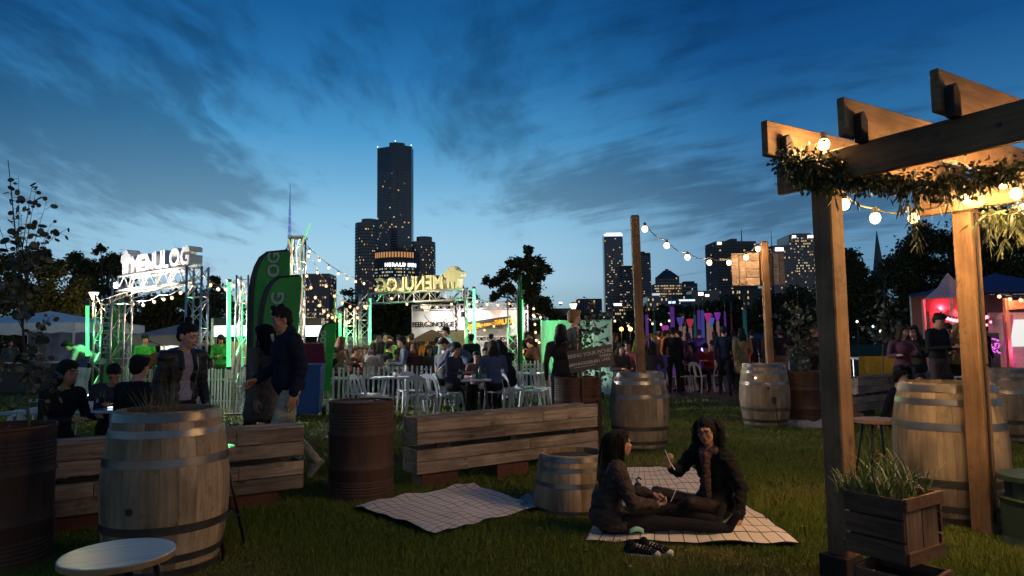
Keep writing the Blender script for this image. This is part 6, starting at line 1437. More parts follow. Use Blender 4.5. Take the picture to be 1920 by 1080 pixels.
BP = barrel_parts('full'); BPD = barrel_parts('grey', oak=OAK_D); BH = barrel_parts('half', cut=0.52, H=1.0, rm=0.375, re=0.31)
def barrel(label, loc, rz, bp=BP, open_top=False, bung=None, scale=1.0, flip=False, name='wine_barrel', group='wine barrels standing on the lawn'):
    st, hoops, R, H, top, ns = bp; t = thing(name, label, 'barrel', loc, rz, group); t.scale = (scale,) * 3
    fl = (lambda z: top - z) if flip else (lambda z: z)
    for i in range(ns): o = link('stave', st, t, (0, 0, top if flip else 0), (PI if flip else 0, 0, 2 * PI * i / ns))
    for h in hoops: link('hoop', h, t, (0, 0, top if flip else 0), (PI if flip else 0, 0, rnd.uniform(0, 6)))
    zt = fl(0) if flip else top; rin = (R(0) if flip else R(top)) - 0.028; zc = zt - ((0.05 if flip else 0.10) if open_top else 0.035)
    m = MB()
    if open_top: m.lathe([(rin, 0), (rin * .6, .012), (0.01, .02)], 24, c=(0, 0, zc), caps=False); part('soil_fill', m, SOIL, t, smooth=True)
    else:
        nb = 6
        for i in range(nb):
            x0 = -rin + 2 * rin * i / nb + .0015; x1 = -rin + 2 * rin * (i + 1) / nb - .0015; mm = MB(); q = []
            for x in (x0, (x0 + x1) / 2, x1): q.append((x, math.sqrt(max(0.0004, rin * rin - x * x))))
            pts = [(x, y) for x, y in q] + [(x, -y) for x, y in reversed(q)]; mm.prism(pts[::-1], (0, 0, zc), (1, 0, 0), (0, 1, 0), 0.02); part('head_board', mm, OAK_D, t)
    if bung:
        for a, z in bung:
            m = MB(); r_ = R(z); m.tube(((r_ - .005) * math.cos(a), (r_ - .005) * math.sin(a), z), ((r_ + .006) * math.cos(a), (r_ + .006) * math.sin(a), z), .022, n=12); part('bung_hole', m, BLACK, t)
    return t
def place(px, py): return gnd(px, py)
left_b = barrel('large oak barrel front left with a thorny plant growing in its open top', gnd(308, 1062), 0.07, BP, open_top=True, scale=1.02, bung=[(-1.72, 0.42)])
barrel('tall-looking oak barrel behind the right pergola post', Vector((3.42, 5.45, 0)), 0.1, BPD, scale=1.07)
b2 = barrel('oak barrel from whose top the tall bulb-string post rises, at centre right', gnd(1201, 843), 0.15, BPD, scale=1.02)
b3 = barrel('oak barrel with a red socket light and cable, under the boxed timber post', gnd(1436, 801), 0.02, BPD, scale=1.04, bung=[(-1.78, 0.62), (-1.60, 0.42)])
barrel('cut-down half barrel beside the picnic blankets', gnd(1076, 952), 0.1, BH, open_top=True, scale=0.90, flip=True, name='half_barrel')
barrel('dim barrel at the right picture edge behind the white bar stool', gx(1878, 9.2), 0.3, BPD, scale=1.0)
# small red light and cable on barrel 3
q = b3.location; m = MB(); m.ell((0, 0, 0), .016); t = thing('socket_light', 'tiny red-white socket light on the barrel under the boxed post', 'light', Vector((q.x - 0.24, q.y - 0.29, 0.80)))
part('lens', m, emit('led_red', (1.0, 0.5, 0.4, 1), 6), t, smooth=True); m = MB(); m.box((0, .025, 0), (.07, .03, .07)); part('housing', m, BLACK, t, bevel=.006)
t = thing('power_cable', 'black power cable drooping down the barrel under the boxed post', 'cable', Vector((q.x, q.y, 0))); m = MB(); m.path([(-.0, -.40, .46), (.02, -.405, .40), (.03, -.41, .2), (.06, -.43, .05), (.2, -.5, .012), (.42, -.45, .012)], .009, 6); part('cord', m, CABLE, t, smooth=True)
m = MB(); m.box((-.0, -.398, .47), (.07, .04, .09)); part('plug_box', m, BLACK, t, bevel=.008)

# ---------------------------------------------------------------- oil drums
def drum(label, loc, rz=0.0, H=0.88, r=0.292, lid=True, mat_=RUST, scale=1.0, group='rusty oil drums'):
    t = thing('oil_drum', label, 'oil drum', loc, rz, group); t.scale = (scale,) * 3; m = MB(); prof = [(r * .985, 0), (r + .006, .004), (r + .006, .018), (r, .024)]
    z = .05
    def rib(zc, n, amp, pitch):
        out = []
        for i in range(n * 4 + 1): out.append((r + amp * math.sin(2 * PI * i / 4) * (1 if i % 4 else 0), zc + i * pitch / 4))
        return out
    prof += rib(.06, 5, .0045, .026) + [(r, .27), (r + .010, .285), (r + .010, .297), (r, .312)] + rib(.36, 0, 0, .02) + [(r, .57), (r + .010, .585), (r + .010, .597), (r, .612)] + rib(.66, 5, .0045, .026) + [(r, H - .024), (r, H - .018)]
    m.lathe(prof, 56, caps=False); part('shell', m, mat_, t, smooth=True)
    m = MB(); m.lathe([(r - .012, H - .02), (r + .002, H - .02), (r + .008, H - .012), (r + .008, H - .003), (r + .002, H + .003), (r - .008, H)], 56, caps=False); part('rim', m, mat_, t, smooth=True)
    m = MB(); zl = H - (.018 if lid else .06); m.lathe([(r - .006, zl), (.01, zl + .001)], 40, caps=False); part('lid' if lid else 'soil_fill', m, mat_ if lid else SOIL, t, smooth=True)
    if lid:
        m = MB(); m.tube((.16, .05, zl), (.16, .05, zl + .014), .032, n=14); part('bung_cap', m, mat_, t)
    return t
drum('rusty oil drum standing alone between the two timber benches', gnd(677, 932), 0.4)
drum('dark rusty drum cut off by the left picture edge, sapling growing from it', gnd(-6, 1062), 1.2, lid=False, scale=1.02)
drum('dull red drum behind the right end of the centre bench, holding the round-leaf sapling', gnd(1084, 836), 2.0, lid=False, scale=1.05)
drum('rusty drum right of the barrel under the boxed post, with clear wrap at its foot', gnd(1512, 798), 2.6, lid=False)
m = MB(); c0 = gnd(1512, 798)
m.sheet(lambda u, v: (lambda r_, a: Vector((r_ * math.cos(a), r_ * math.sin(a), .01 + (1 - v) * (.11 + .05 * noise.noise(Vector((u * 5, 0, 2))))) ))(.30 + .10 * v + .03 * noise.noise(Vector((u * 16, v * 3, 1))), -2.9 + u * 2.6), 60, 8)
pw, ntp, bp_ = new_mat('clear_wrap'); bp_.inputs['Base Color'].default_value = (.55, .55, .58, 1); bp_.inputs['Roughness'].default_value = .15; bp_.inputs['Alpha'].default_value = .45
tag(link('plastic_wrap', m.mesh('plastic_wrap', pw, True), None, c0), 'crumpled clear plastic wrap round the foot of the rusty drum', 'plastic wrap')

# ---------------------------------------------------------------- timber benches / low walls of pallet planks
def plank_mesh(L_, h, th): m = MB(); m.box((0, 0, 0), (L_, th, h)); return m.mesh('plank', PLANK, False, 0.0035)
def plank_wall(label, A, B, z0=0.15, z1=0.66, depth=0.30, seed=1, legs=(0.12, 0.5, 0.88), name='plank_bench', rows=4):
    A = Vector(A); B = Vector(B); d = B - A; L_ = d.length; t = thing(name, label, 'bench', (A.x, A.y, 0), math.atan2(d.y, d.x)); r = random.Random(seed)
    gap = 0.045; rh = (z1 - z0 - gap) / rows; z = z0
    for k in range(rows):
        if k == rows // 2: z += gap
        for face, yy in (('f', -depth / 2 + 0.0), ('b', depth / 2)):
            x = 0.0
            cuts = sorted([r.uniform(.18, .82) for _ in range(1 if r.random() < .6 else 2)]); cuts = [c for i, c in enumerate(cuts) if i == 0 or c - cuts[i - 1] > .15]; xs = [0] + [c * L_ for c in cuts] + [L_]
            for a, b in zip(xs, xs[1:]):
                dy = r.uniform(-.006, .006); link('plank', plank_mesh(b - a - .003, rh - .004 - r.uniform(0, .004), .022), t, ((a + b) / 2, yy + dy, z + rh / 2), (r.gauss(0, .004), r.gauss(0, .002), 0))
        for xe in (0.012, L_ - 0.012):
            m = MB(); m.box((0, 0, 0), (.022, depth - .03, rh - .006)); link('plank', m.mesh('plank', PLANK, False, .003), t, (xe, 0, z + rh / 2))
        z += rh
    x = 0
    for i in range(3):
        ln = L_ / 3; link('plank', (lambda mm: mm.mesh('plank', PLANK, False, .003))(MB().box((0, 0, 0), (ln - .004, .09, .02))), t, (ln * (i + .5), -depth / 2 + .032, z1 + .012), (0, r.gauss(0, .002), 0))
        link('plank', (lambda mm: mm.mesh('plank', PLANK, False, .003))(MB().box((0, 0, 0), (ln - .004, .09, .02))), t, (ln * (i + .5), depth / 2 - .032, z1 + .012), (0, r.gauss(0, .002), 0))
    for u in legs:
        m = MB(); m.box((u * L_, 0, z0 / 2), (.40, depth * .72, z0 - .005)); part('foot_block', m, RUST_D, t, bevel=.006)
        m = MB(); m.box((u * L_, -depth / 2 + .04, (z0 + z1) / 2), (.09, .03, z1 - z0 - .02)); part('inner_post', m, DARKWOOD, t)
    m = MB(); m.box((L_ / 2, 0, z1 - .11), (L_ - .08, depth - .08, .02)); part('soil_bed', m, SOIL, t)
    return t
def wpt(px, Y): return gx(px, Y)
plank_wall('weathered timber plank bench in the centre, grass and chairs behind it', gx(768, 6.75), gx(1101, 8.05), seed=4)
plank_wall('weathered timber plank bench at left, running behind the front barrel', gx(62, 5.25), gx(563, 6.35), seed=7, z0=0.13, legs=(0.15, 0.5, 0.8))
plank_wall('dim plank wall at right on which the chatting pair sits', gx(1588, 12.2), gx(1760, 14.6), seed=9, z0=0.12, z1=0.68)
plank_wall('dim plank wall under the white bar stool at the right edge', gx(1835, 12.6), gx(1990, 12.0), seed=11, z0=0.1, z1=0.75)
bl = MB(); bl.sheet(lambda u, v: Vector(((u - .5) * .30, (v - .5) * .16, .015 + .05 * math.sin(PI * u) * math.sin(PI * v))), 10, 6, th=.012); tag(link('plastic_bag', bl.mesh('plastic_bag', mat_plain('bag_pale', (.42, .46, .50), .35), True), None, gnd(515, 917)), 'pale flattened plastic bag in the grass under the left bench', 'plastic bag')

# ---------------------------------------------------------------- stools
def stool(label, loc, H, r, topm, legm, n=4, splay=0.10, ring=0.25, th=0.022, rz=0.4, edge=None):
    t = thing('bar_stool', label, 'stool', loc, rz); m = MB(); m.lathe([(r * .97, H - th), (r, H - th + .004), (r, H - .004), (r * .985, H)], 48); part('seat', m, [topm], t, smooth=False)
    if edge:
        m = MB(); m.lathe([(r + .0008, H - th + .003), (r + .0008, H - .003)], 48, caps=False); part('edge_band', m, edge, t, smooth=True)
    for k in range(n):
        a = 2 * PI * k / n + .4; m = MB(); m.tube((r * .62 * math.cos(a), r * .62 * math.sin(a), H - th), ((r + splay) * math.cos(a), (r + splay) * math.sin(a), 0), .011, .010, 8); part('leg', m, legm, t, smooth=True)
    if ring:
        rr = r * .62 + (r + splay - r * .62) * (1 - ring / H); m = MB(); m.path([(rr * math.cos(2 * PI * i / 24), rr * math.sin(2 * PI * i / 24), ring) for i in range(25)], .007, 6, caps=False); part('foot_ring', m, legm, t, smooth=True)
    return t
TOPG = pmat('stool_top_galv', (0.46, 0.43, 0.36, 1), (0.30, 0.29, 0.25, 1), 4, 0.35, 0.1, metal=0.35, stretch=(1, 8, 1)); PLY = wood('ply_edge', (0.42, 0.25, 0.10, 1), (0.30, 0.17, 0.07, 1), 0, 30, 0.6, knots=False)
p = at(222, 1036, 2.25); stool('round-topped bar stool in the very front at lower left, pale top and ply edge', Vector((p.x, 2.25, 0)), p.z, 0.168, TOPG, STEEL, edge=PLY)
p = at(392, 838, 4.75); stool('bar stool with green-lit top peeping out behind the front left barrel', Vector((p.x, 4.75, 0)), p.z, 0.165, pmat('stool_top_green_lit', (0.10, 0.80, 0.22, 1), (0.08, 0.72, 0.2, 1), 3, 0.30, metal=0.5, spec=0.8), STEEL, edge=pmat('stool_rim_orange', (0.45, 0.13, 0.04, 1), (0.4, 0.1, 0.03, 1), 3, 0.6))  # green tube reflection put into the top's base colour
WOODTOP = pmat('stool_wood', (0.34, 0.20, 0.12, 1), (0.27, 0.15, 0.09, 1), 6, 0.6, stretch=(1, 6, 1))
p = at(1643, 785, 6.3); stool('low wooden stool with dark legs in front of the right plank wall', Vector((p.x, 6.3, 0)), p.z, 0.185, WOODTOP, STEEL, n=4, splay=0.04, ring=0, th=0.035)
WHT = mat_plain('stool_white', (0.55, 0.5, 0.46), 0.5)
p = at(1905, 710, 10.2); stool('white metal bar stool at the right picture edge', Vector((p.x, 10.2, 0)), p.z, 0.19, WHT, WHT, th=0.015)
p = at(1788, 706, 11.2); stool('white metal bar stool half hidden by the right pergola post', Vector((p.x, 11.2, 0)), p.z, 0.19, WHT, WHT, th=0.015)
t = thing('cable_drum_table', 'dark green cable-drum table at the lower right edge', 'table', Vector((gx(1925, 4.7).x, 4.7, 0)), .3); GRN = pmat('drum_green', (0.02, 0.040, 0.02, 1), (0.015, 0.028, 0.016, 1), 6, 0.6, .3)
m = MB(); m.lathe([(.22, .43), (.225, .435), (.225, .465), (.22, .47)], 36); part('tabletop', m, GRN, t)
for k in range(6): a = PI / 3 * k; m = MB(); m.box((.16 * math.cos(a), .16 * math.sin(a), .375), (.07, .035, .105), rotz(a + PI / 2)); part('spacer', m, GRN, t)
m = MB(); m.lathe([(.20, .0), (.225, .01), (.21, .06), (.21, .27), (.225, .31), (.19, .32)], 36); part('base', m, GRN, t)

# ---------------------------------------------------------------- pergola
pb = Vector((.518, -.855, 0)); pr = Vector((.855, .518, 0)); PF = Vector((1.94, 4.14, 0)); PR_ = Vector((3.36, 5.0, 0)); ang = math.atan2(pr.y, pr.x)
def pergola():
    t = thing('pergola', 'heavy timber pergola at right with jutting rafters over the seating', 'pergola', (0, 0, 0)); zb, zt = 2.32, 2.515
    def timber(name, a, b, w, h, mt, up=(0, 0, 1)):
        a = Vector(a); b = Vector(b); c = (a + b) / 2; L_ = (b - a).length; x = (b - a).normalized(); y = Vector(up).cross(x).normalized(); z = x.cross(y)
        m = MB(); m.box((0, 0, 0), (L_, w, h)); o = link(name, m.mesh(name, mt, False, .006), t); o.matrix_local = Matrix(((x.x, y.x, z.x, c.x), (x.y, y.y, z.y, c.y), (x.z, y.z, z.z, c.z), (0, 0, 0, 1))); return o
    for P in (PF, PR_):
        m = MB(); m.box((0, 0, 0), (.13, .13, 2.50)); link('post', m.mesh('post', SAWN, False, .008), t, (P.x, P.y, 1.25), (0, 0, ang))
    b1, b2 = PF + pb * 2.6, PR_ + pb * 2.6
    for P in (b1, b2):
        m = MB(); m.box((0, 0, 0), (.13, .13, 2.50)); link('post', m.mesh('post', SAWN, False, .008), t, (P.x, P.y, 1.25), (0, 0, ang))
    of = -pr * .090
    timber('beam', PF - pb * .27 + of + Vector((0, 0, (zb + zt) / 2)), PF + pb * 2.9 + of + Vector((0, 0, (zb + zt) / 2)), .045, zt - zb, SAWNX)
    timber('beam', PR_ - pb * .30 - pr * .090 + Vector((0, 0, (zb + zt) / 2)), PR_ + pb * 2.9 - pr * .090 + Vector((0, 0, (zb + zt) / 2)), .045, zt - zb, SAWNX)
    for k in range(6):
        base = PF - pb * .165 + pb * (.480 * k); a = base - pr * (.35, .31, .27, .27, .27, .27)[k]; b = base + pr * 2.02; z = zt + .004 + .11
        timber('rafter', a + Vector((0, 0, z)), b + Vector((0, 0, z)), .045, .22, SAWNX)
        # upright cleat with a pointed top beside each rafter
        m = MB(); m.prism([(-.034, 0), (.034, 0), (.034, .13), (0, .175), (-.034, .15)], (0, 0, 0), (1, 0, 0), (0, 0, 1), .045)
        o = link('cleat', m.mesh('cleat', DARKWOOD, False, .003), t); c = base - pr * .20 + pb * .048 + Vector((0, 0, zt - .03)); ex = pr
        o.matrix_local = Matrix(((ex.x, -pb.x, 0, c.x), (ex.y, -pb.y, 0, c.y), (0, 0, 1, c.z), (0, 0, 0, 1)))
    m = MB(); m.box((0, 0, .07), (.19, .17, .14)); link('foot_block', m.mesh('foot_block', DARKWOOD, False, .006), t, (PF.x - .02, PF.y - .0, 0), (0, 0, ang + .1))
    m = MB(); m.path([PR_ + pb * .075 + pr * (-.02 + .004 * math.sin(i)) + Vector((0, 0, 2.3 - i * .17)) for i in range(14)], .008, 6); part('cord', m, CABLE, t, smooth=True)
    for P, tt in ((PF, .02), (PF, -.03), (PF, 1.0), (PF, 1.9)):
        c = P + pb * tt - pr * .113; m = MB(); m.tube(Vector((c.x, c.y, 2.40 + tt * .02)), Vector((c.x, c.y, 2.40 + tt * .02)) - pr * .008, .011, n=8); part('bolt', m, BLACK, t)
    for zz in (2.25, 1.2, 0.4):
        m = MB(); c = PR_ + pb * .07 + pr * .03; m.tube(Vector((c.x, c.y, zz)), Vector((c.x, c.y, zz)) + pb * .008, .009, n=8); part('bolt', m, BLACK, t)
pergola()
# pergola bulbs: a strand with unseen bulbs added past the frame for foreground light
P_b = [at(1545, 274, 4.05), at(1583, 386, 4.35), at(1641, 412, 4.45), at(1713, 412, 4.6), at(1812, 376, 4.8), at(1880, 345, 3.95), at(1905, 366, 4.2)]
def strand(label, pts, r, mt, W=42, col=(1.0, 0.60, 0.25)):
    t = thing('string_lights', label, 'string lights', pts[0]); o = Vector(pts[0]); g, h = bulb_mesh(r, mt); m = MB()
    for i, p in enumerate(pts):
        q = Vector(p) - o + Vector((0, 0, .045)); b = link('bulb', g, t, q - Vector((0, 0, .0))); link('socket', h, b); lamp('glow', 'POINT', (0, 0, -r), W, col, b, r * 1.5)
        if i < len(pts) - 1:
            e = Vector(pts[i + 1]) - o + Vector((0, 0, .045)); sg = (e - q).length * .10
            m.path([q.lerp(e, k / 8) + Vector((0, 0, r * 1.1 - sg * 4 * k / 8 * (1 - k / 8))) for k in range(9)], .006, 5)
    part('cable', m, CABLE, t, smooth=True); return t
strand('bright festoon bulbs looped along the pergola through the leaf garland', P_b + [at(1990, 330, 3.7), PF + pb * 1.5 + pr * .3 + Vector((0, 0, 2.18)), PF + pb * 2.1 + pr * .25 + Vector((0, 0, 2.15)), PF + pb * 2.5 + pr * .2 + Vector((0, 0, 2.2))], .034, BULB_N)
strand('added strand of bulbs out of view under the far pergola rafters', [PR_ + pb * .5 - pr * .3 + Vector((0, 0, 2.22)), PR_ + pb * 1.1 - pr * .35 + Vector((0, 0, 2.15)), PR_ + pb * 1.8 - pr * .35 + Vector((0, 0, 2.18)), PR_ + pb * 2.4 - pr * .3 + Vector((0, 0, 2.2))], .034, BULB_N)  # unseen bulbs added for more warm light on the foreground

# bulb-string posts standing by barrels
def post(label, px, pyt, Y, w, z0, name='timber_post', lean=0.0):
    p = at(px, pyt, Y); t = thing(name, label, 'post', (p.x, Y, z0)); m = MB(); m.bar((lean, 0, 0), (0, 0, p.z - z0), w, w, up=(0, 1, 0)); part('shaft', m, SAWN, t, bevel=.005)
    m = MB(); m.box((0, 0, p.z - z0 + .006), (w * .9, w * .9, .012)); part('end_grain', m, DARKWOOD, t); return p
b2l = b2.location; y2 = b2l.y + .02; y3 = b3.location.y + 0.02
pt1 = post('tall timber post rising out of the centre-right barrel, bulb string tied at top', 1190, 406, y2, .105, 0.955, lean=.03)
pt2 = post('timber post carrying the plank box sign above the right barrel', 1432, 454, y3 + .0, .105, 0.985, lean=.02)
fb = [at(1209, 430, y2 + .1), at(1250, 461, y2 + .6), at(1289, 483, y2 + 1.1), at(1330, 493, y2 + 1.5), at(1367, 493, y2 + 1.8), at(1399, 483, y3 - .25), at(1421, 467, y3 - .15)]
strand('festoon of seven bulbs sagging between the two timber posts', fb, .040, BULB_M, 22, (1.0, .62, .32))
def plank_sign():
    Y = y3 - .03; s = Y / FPX; t = thing('plank_sign', 'blank box of pallet planks fixed high on the right timber post', 'plank board', Vector((at(1430, 500, Y).x, Y, 0))); x0 = pt2.x
    zt, zb = at(1430, 472, Y).z, at(1430, 535, Y).z; h = zt - zb; r = random.Random(6)
    for side, (a, b), dy in (('l', (1377, 1427), .00), ('r', (1438, 1478), .0)):
        for i in range(4):
            hh = h / 4; A, B_ = at(a, 500, Y).x - t.location.x, at(b, 500, Y).x - t.location.x; c = (A + B_) / 2
            m = MB(); m.box((0, 0, 0), (B_ - A, .02, hh - .006)); link('plank', m.mesh('plank', PLANK, False, .003), t, (c, .05 + abs(c) * .25, zb + hh * (i + .5)), (0, 0, .25 if side == 'r' else -.25))
        for u in ((.12, .38) if side == 'l' else (.5, .8)):
            A, B_ = at(a, 500, Y).x - t.location.x, at(b, 500, Y).x - t.location.x; xx = A + (B_ - A) * u
            m = MB(); m.box((0, 0, 0), (.10, .02, h - .02)); link('plank', m.mesh('plank', PLANK, False, .003), t, (xx, .02 + abs(xx) * .25, (zb + zt) / 2), (0, 0, .25 if side == 'r' else -.25))
    m = MB(); m.box((0, .12, (zb + zt) / 2), (.08, .06, h)); part('bracket', m, DARKWOOD, t)
plank_sign()

# ---------------------------------------------------------------- blankets
def blanket_mat(name, base, line, n):
    m, nt, b = new_mat(name); N = nt.nodes; L = nt.links; uv = N.new('ShaderNodeUVMap'); sp = N.new('ShaderNodeSeparateXYZ'); L.new(uv.outputs[0], sp.inputs[0]); outs = []
    for ax in (0, 1):
        a = N.new('ShaderNodeMath'); a.operation = 'MULTIPLY'; a.inputs[1].default_value = n[ax]; L.new(sp.outputs[ax], a.inputs[0])
        f = N.new('ShaderNodeMath'); f.operation = 'FRACT'; L.new(a.outputs[0], f.inputs[0]); c = N.new('ShaderNodeMath'); c.operation = 'SUBTRACT'; c.inputs[1].default_value = .5; L.new(f.outputs[0], c.inputs[0])
        ab = N.new('ShaderNodeMath'); ab.operation = 'ABSOLUTE'; L.new(c.outputs[0], ab.inputs[0]); g = N.new('ShaderNodeMath'); g.operation = 'GREATER_THAN'; g.inputs[1].default_value = .455; L.new(ab.outputs[0], g.inputs[0]); outs.append(g.outputs[0])
    mx = N.new('ShaderNodeMath'); mx.operation = 'MAXIMUM'; L.new(outs[0], mx.inputs[0]); L.new(outs[1], mx.inputs[1])
    mc = N.new('ShaderNodeMix'); mc.data_type = 'RGBA'; mc.inputs[6].default_value = base; mc.inputs[7].default_value = line; L.new(mx.outputs[0], mc.inputs[0])
    ns = N.new('ShaderNodeTexNoise'); ns.inputs['Scale'].default_value = 5; ns.inputs['Detail'].default_value = 5; r2 = N.new('ShaderNodeMapRange'); r2.inputs['To Min'].default_value = .75; r2.inputs['To Max'].default_value = 1.1; L.new(ns.outputs[0], r2.inputs['Value'])
    vs = N.new('ShaderNodeVectorMath'); vs.operation = 'SCALE'; L.new(mc.outputs[2], vs.inputs[0]); L.new(r2.outputs[0], vs.inputs['Scale']); L.new(vs.outputs[0], b.inputs['Base Color']); b.inputs['Roughness'].default_value = .95; b.inputs['Sheen Weight'].default_value = .2; _spec(b, .1)
    return m
BMAT = blanket_mat('blanket_check', (.66, .565, .465, 1), (.07, .05, .045, 1), (15, 13)); BACKM = mat_plain('blanket_backing', (.012, .012, .012), .6)
def blanket(label, poly, seed, waves):
    c = [gnd(*p) for p in poly]; o = c[0].copy(); nu, nv = 60, 50
    def f(u, v):
        p = (c[0] * (1 - u) + c[1] * u) * (1 - v) + (c[3] * (1 - u) + c[2] * u) * v - o
        n1 = noise.noise(Vector((p.x * 2.3, p.y * 2.3, seed))); n2 = noise.noise(Vector((p.x * 7, p.y * 4, seed + 5))); n3 = noise.noise(Vector((p.x * 1.1, seed, p.y * 1.1)))
        e = min(u, 1 - u, v, 1 - v)
        p += Vector((n3 * .05 * (1 - e), n1 * .06 * (1 - e * 1.6), 0)); p.z = .020 + max(0, n1) * .045 * waves + (n2 + .5) * .018 * (.6 + .5 * waves) + (0.02 * waves * max(0, math.sin(u * 9 + n3 * 6)) ** 3)
        return p
    m = MB(); m.sheet(f, nu, nv, 0, 0); me = m.mesh('blanket_cloth', [BMAT], True); uvl = me.uv_layers.new(name='UVMap')
    for l in me.loops: i = l.vertex_index; uvl.data[l.index].uv = ((i % (nu + 1)) / nu + noise.noise(Vector((i % (nu + 1) * .15, i // (nu + 1) * .15, seed))) * .006, (i // (nu + 1)) / nv)
    t = thing('picnic_blanket', label, 'picnic blanket', o); link('cloth', me, t)
    m = MB(); m.sheet(lambda u, v: f(u, v) - Vector((0, 0, .006)), 30, 25); part('backing', m, BACKM, t, smooth=True)
    m = MB(); e = [f(i / 40, 0) for i in range(41)] + [f(1, i / 40) for i in range(41)] + [f(1 - i / 40, 1) for i in range(41)] + [f(0, 1 - i / 40) for i in range(41)]; m.path(e, .005, 5); part('hem', m, BACKM, t, smooth=True)
blanket('empty checked picnic blanket lying left of the half barrel', BL1, 3, 0.9)
blanket('checked picnic blanket under the two seated women', BL2, 8, .5)
m = MB(); cc = [gnd(1592, 789), gnd(1700, 802), gnd(1720, 790), gnd(1640, 783)]; m.sheet(lambda u, v: (cc[0] * (1 - u) + cc[1] * u) * (1 - v) + (cc[3] * (1 - u) + cc[2] * u) * v + Vector((0, 0, .02 + .01 * math.sin(u * 15))), 14, 4, th=.006)
tag(link('picnic_blanket', m.mesh('picnic_blanket', mat_plain('blanket_far', (.45, .36, .33), .95), True)), 'far pale blanket edge below the laughing woman at right', 'picnic blanket')
m = MB(); cc2 = gnd(1000, 948); m.sheet(lambda u, v: Vector(((u - .5) * .22, (v - .5) * .3, .03 + .08 * math.sin(PI * u) * math.sin(PI * v) + .02 * math.sin(u * 14 + v * 9))), 16, 12, th=.01)
tag(link('folded_jacket', m.mesh('folded_jacket', mat_plain('grey_knit', (.20, .22, .24), .95), True), None, cc2), 'crumpled grey garment on the right corner of the empty blanket', 'garment')

# ---------------------------------------------------------------- planter crates and plants
def crate(label, loc, rz, w, d, h, seed, fill=True):
    t = thing('wooden_crate', label, 'crate', loc, rz); r = random.Random(seed)
    for sy, L_, ax in ((-1, w, 0), (1, w, 0), (-1, d, 1), (1, d, 1)):
        for i in range(3 if ax == 0 else 2):
            if ax == 0:
                hh = h / 3; link('slat', (MB().box((0, 0, 0), (w, .015, hh - .010))).mesh('slat', PLANKX, False, .002), t, (0, sy * d / 2, hh * (i + .5)), (r.gauss(0, .01), 0, 0))
            else:
                ww = d / 2.3; link('slat', (MB().box((0, 0, 0), (.012, ww - .008, h - .10))).mesh('slat', PLANKZ, False, .002), t, (sy * (w / 2 - .012), (i - .5) * ww, h / 2), (0, 0, 0))
    for sx in (-1, 1):
        for z in (.03, h - .03): link('cleat', (MB().box((0, 0, 0), (.02, d, .06))).mesh('cleat', PLANKX, False, .002), t, (sx * (w / 2 + .006), 0, z))
    m = MB(); m.box((0, 0, h * .42), (w - .04, d - .03, h * .8)); part('soil_fill' if fill else 'base_board', m, SOIL if fill else DARKWOOD, t)
    return t
PLANKX = wood('crate_slat', (0.20, 0.10, 0.052, 1), (0.06, 0.033, 0.022, 1), 0, 16, 0.8, vary=0.25, bump=.5); PLANKZ = wood('crate_slat_z', (0.22, 0.13, 0.08, 1), (0.08, 0.045, 0.03, 1), 2, 16, 0.8, vary=0.25, bump=.5)
c1 = at(1660, 1045, 3.35)
cr_lo = crate('lower dark crate tipped under the planted one at the front pergola post', Vector((at(1688, 1000, 3.36).x, 3.36, 0)), -.9, .31, .27, .308, 2, False)
lowz = .302; zc = at(1660, 1045, 3.3).z
cr_hi = crate('upper dark slatted crate full of grassy plants at the front pergola post', Vector((at(1676, 1000, 3.56).x, 3.56, lowz + .012)), -1.0, .30, .35, .315, 3)
def blade_tuft(name, label, base, n, L_, w, seed, mats, spread=.8, cat='plant', box=(.2, .12), rz=0.0, droop=1.0):
    rs = random.Random(seed); m = MB(); cz, sz = math.cos(rz), math.sin(rz)
    for i in range(n):
        x, y = rs.uniform(-1, 1) * box[0], rs.uniform(-1, 1) * box[1]; p = Vector((x * cz - y * sz, x * sz + y * cz, 0)); a = rs.uniform(0, 2 * PI); l = L_ * rs.uniform(.45, 1.15); out = spread * rs.uniform(.15, 1); d = Vector((math.cos(a), math.sin(a), 0)); s = Vector((-d.y, d.x, 0))
        ww = w * rs.uniform(.6, 1.3); k = 5; vs = []
        for j in range(k + 1):
            u = j / k; c = p + d * out * l * u ** 1.4 + Vector((0, 0, l * (u - droop * .55 * out * u ** 2.6))); vs += [c - s * ww * (1 - u) ** .6 * .5, c + s * ww * (1 - u) ** .6 * .5]
        m.add(vs, [(2 * j, 2 * j + 1, 2 * j + 3, 2 * j + 2) for j in range(k)], rs.choices(range(len(mats)), [.5, .32, .18][:len(mats)])[0])
    t = thing(name, label, cat, base); part('blades', m, mats, t, kind='stuff'); return t
bc = Vector(cr_hi.location) + Vector((0, 0, .265))
blade_tuft('strappy_plant', 'long strappy grass plant arching out of the upper crate', bc, 150, .30, .008, 5, GREENL, .95, box=(.12, .14), rz=-1.0)
blade_tuft('grass_plant', 'short fresh green plant at the left of the upper crate', bc + Vector((-.10, .10, 0)), 260, .15, .010, 6, GREENL[:2], .9, box=(.10, .10))
blade_tuft('thorny_plant', 'spiky dry-looking plant sprouting from the front left barrel', Vector(left_b.location) + Vector((-.10, .02, .88)), 110, .25, .006, 7, [pmat('spike_olive', (.10, .12, .05, 1), (.14, .14, .06, 1), 9, .7), pmat('spike_brown', (.10, .07, .04, 1), (.13, .09, .05, 1), 9, .7)], 1.0, box=(.05, .05), droop=.1)
blade_tuft('thorny_plant', 'taller flowering spike in the front left barrel', Vector(left_b.location) + Vector((-.04, .10, .88)), 60, .33, .005, 17, [pmat('spike_olive', (.10, .12, .05, 1), (.14, .14, .06, 1), 9, .7)], .55, box=(.03, .03), droop=.0)

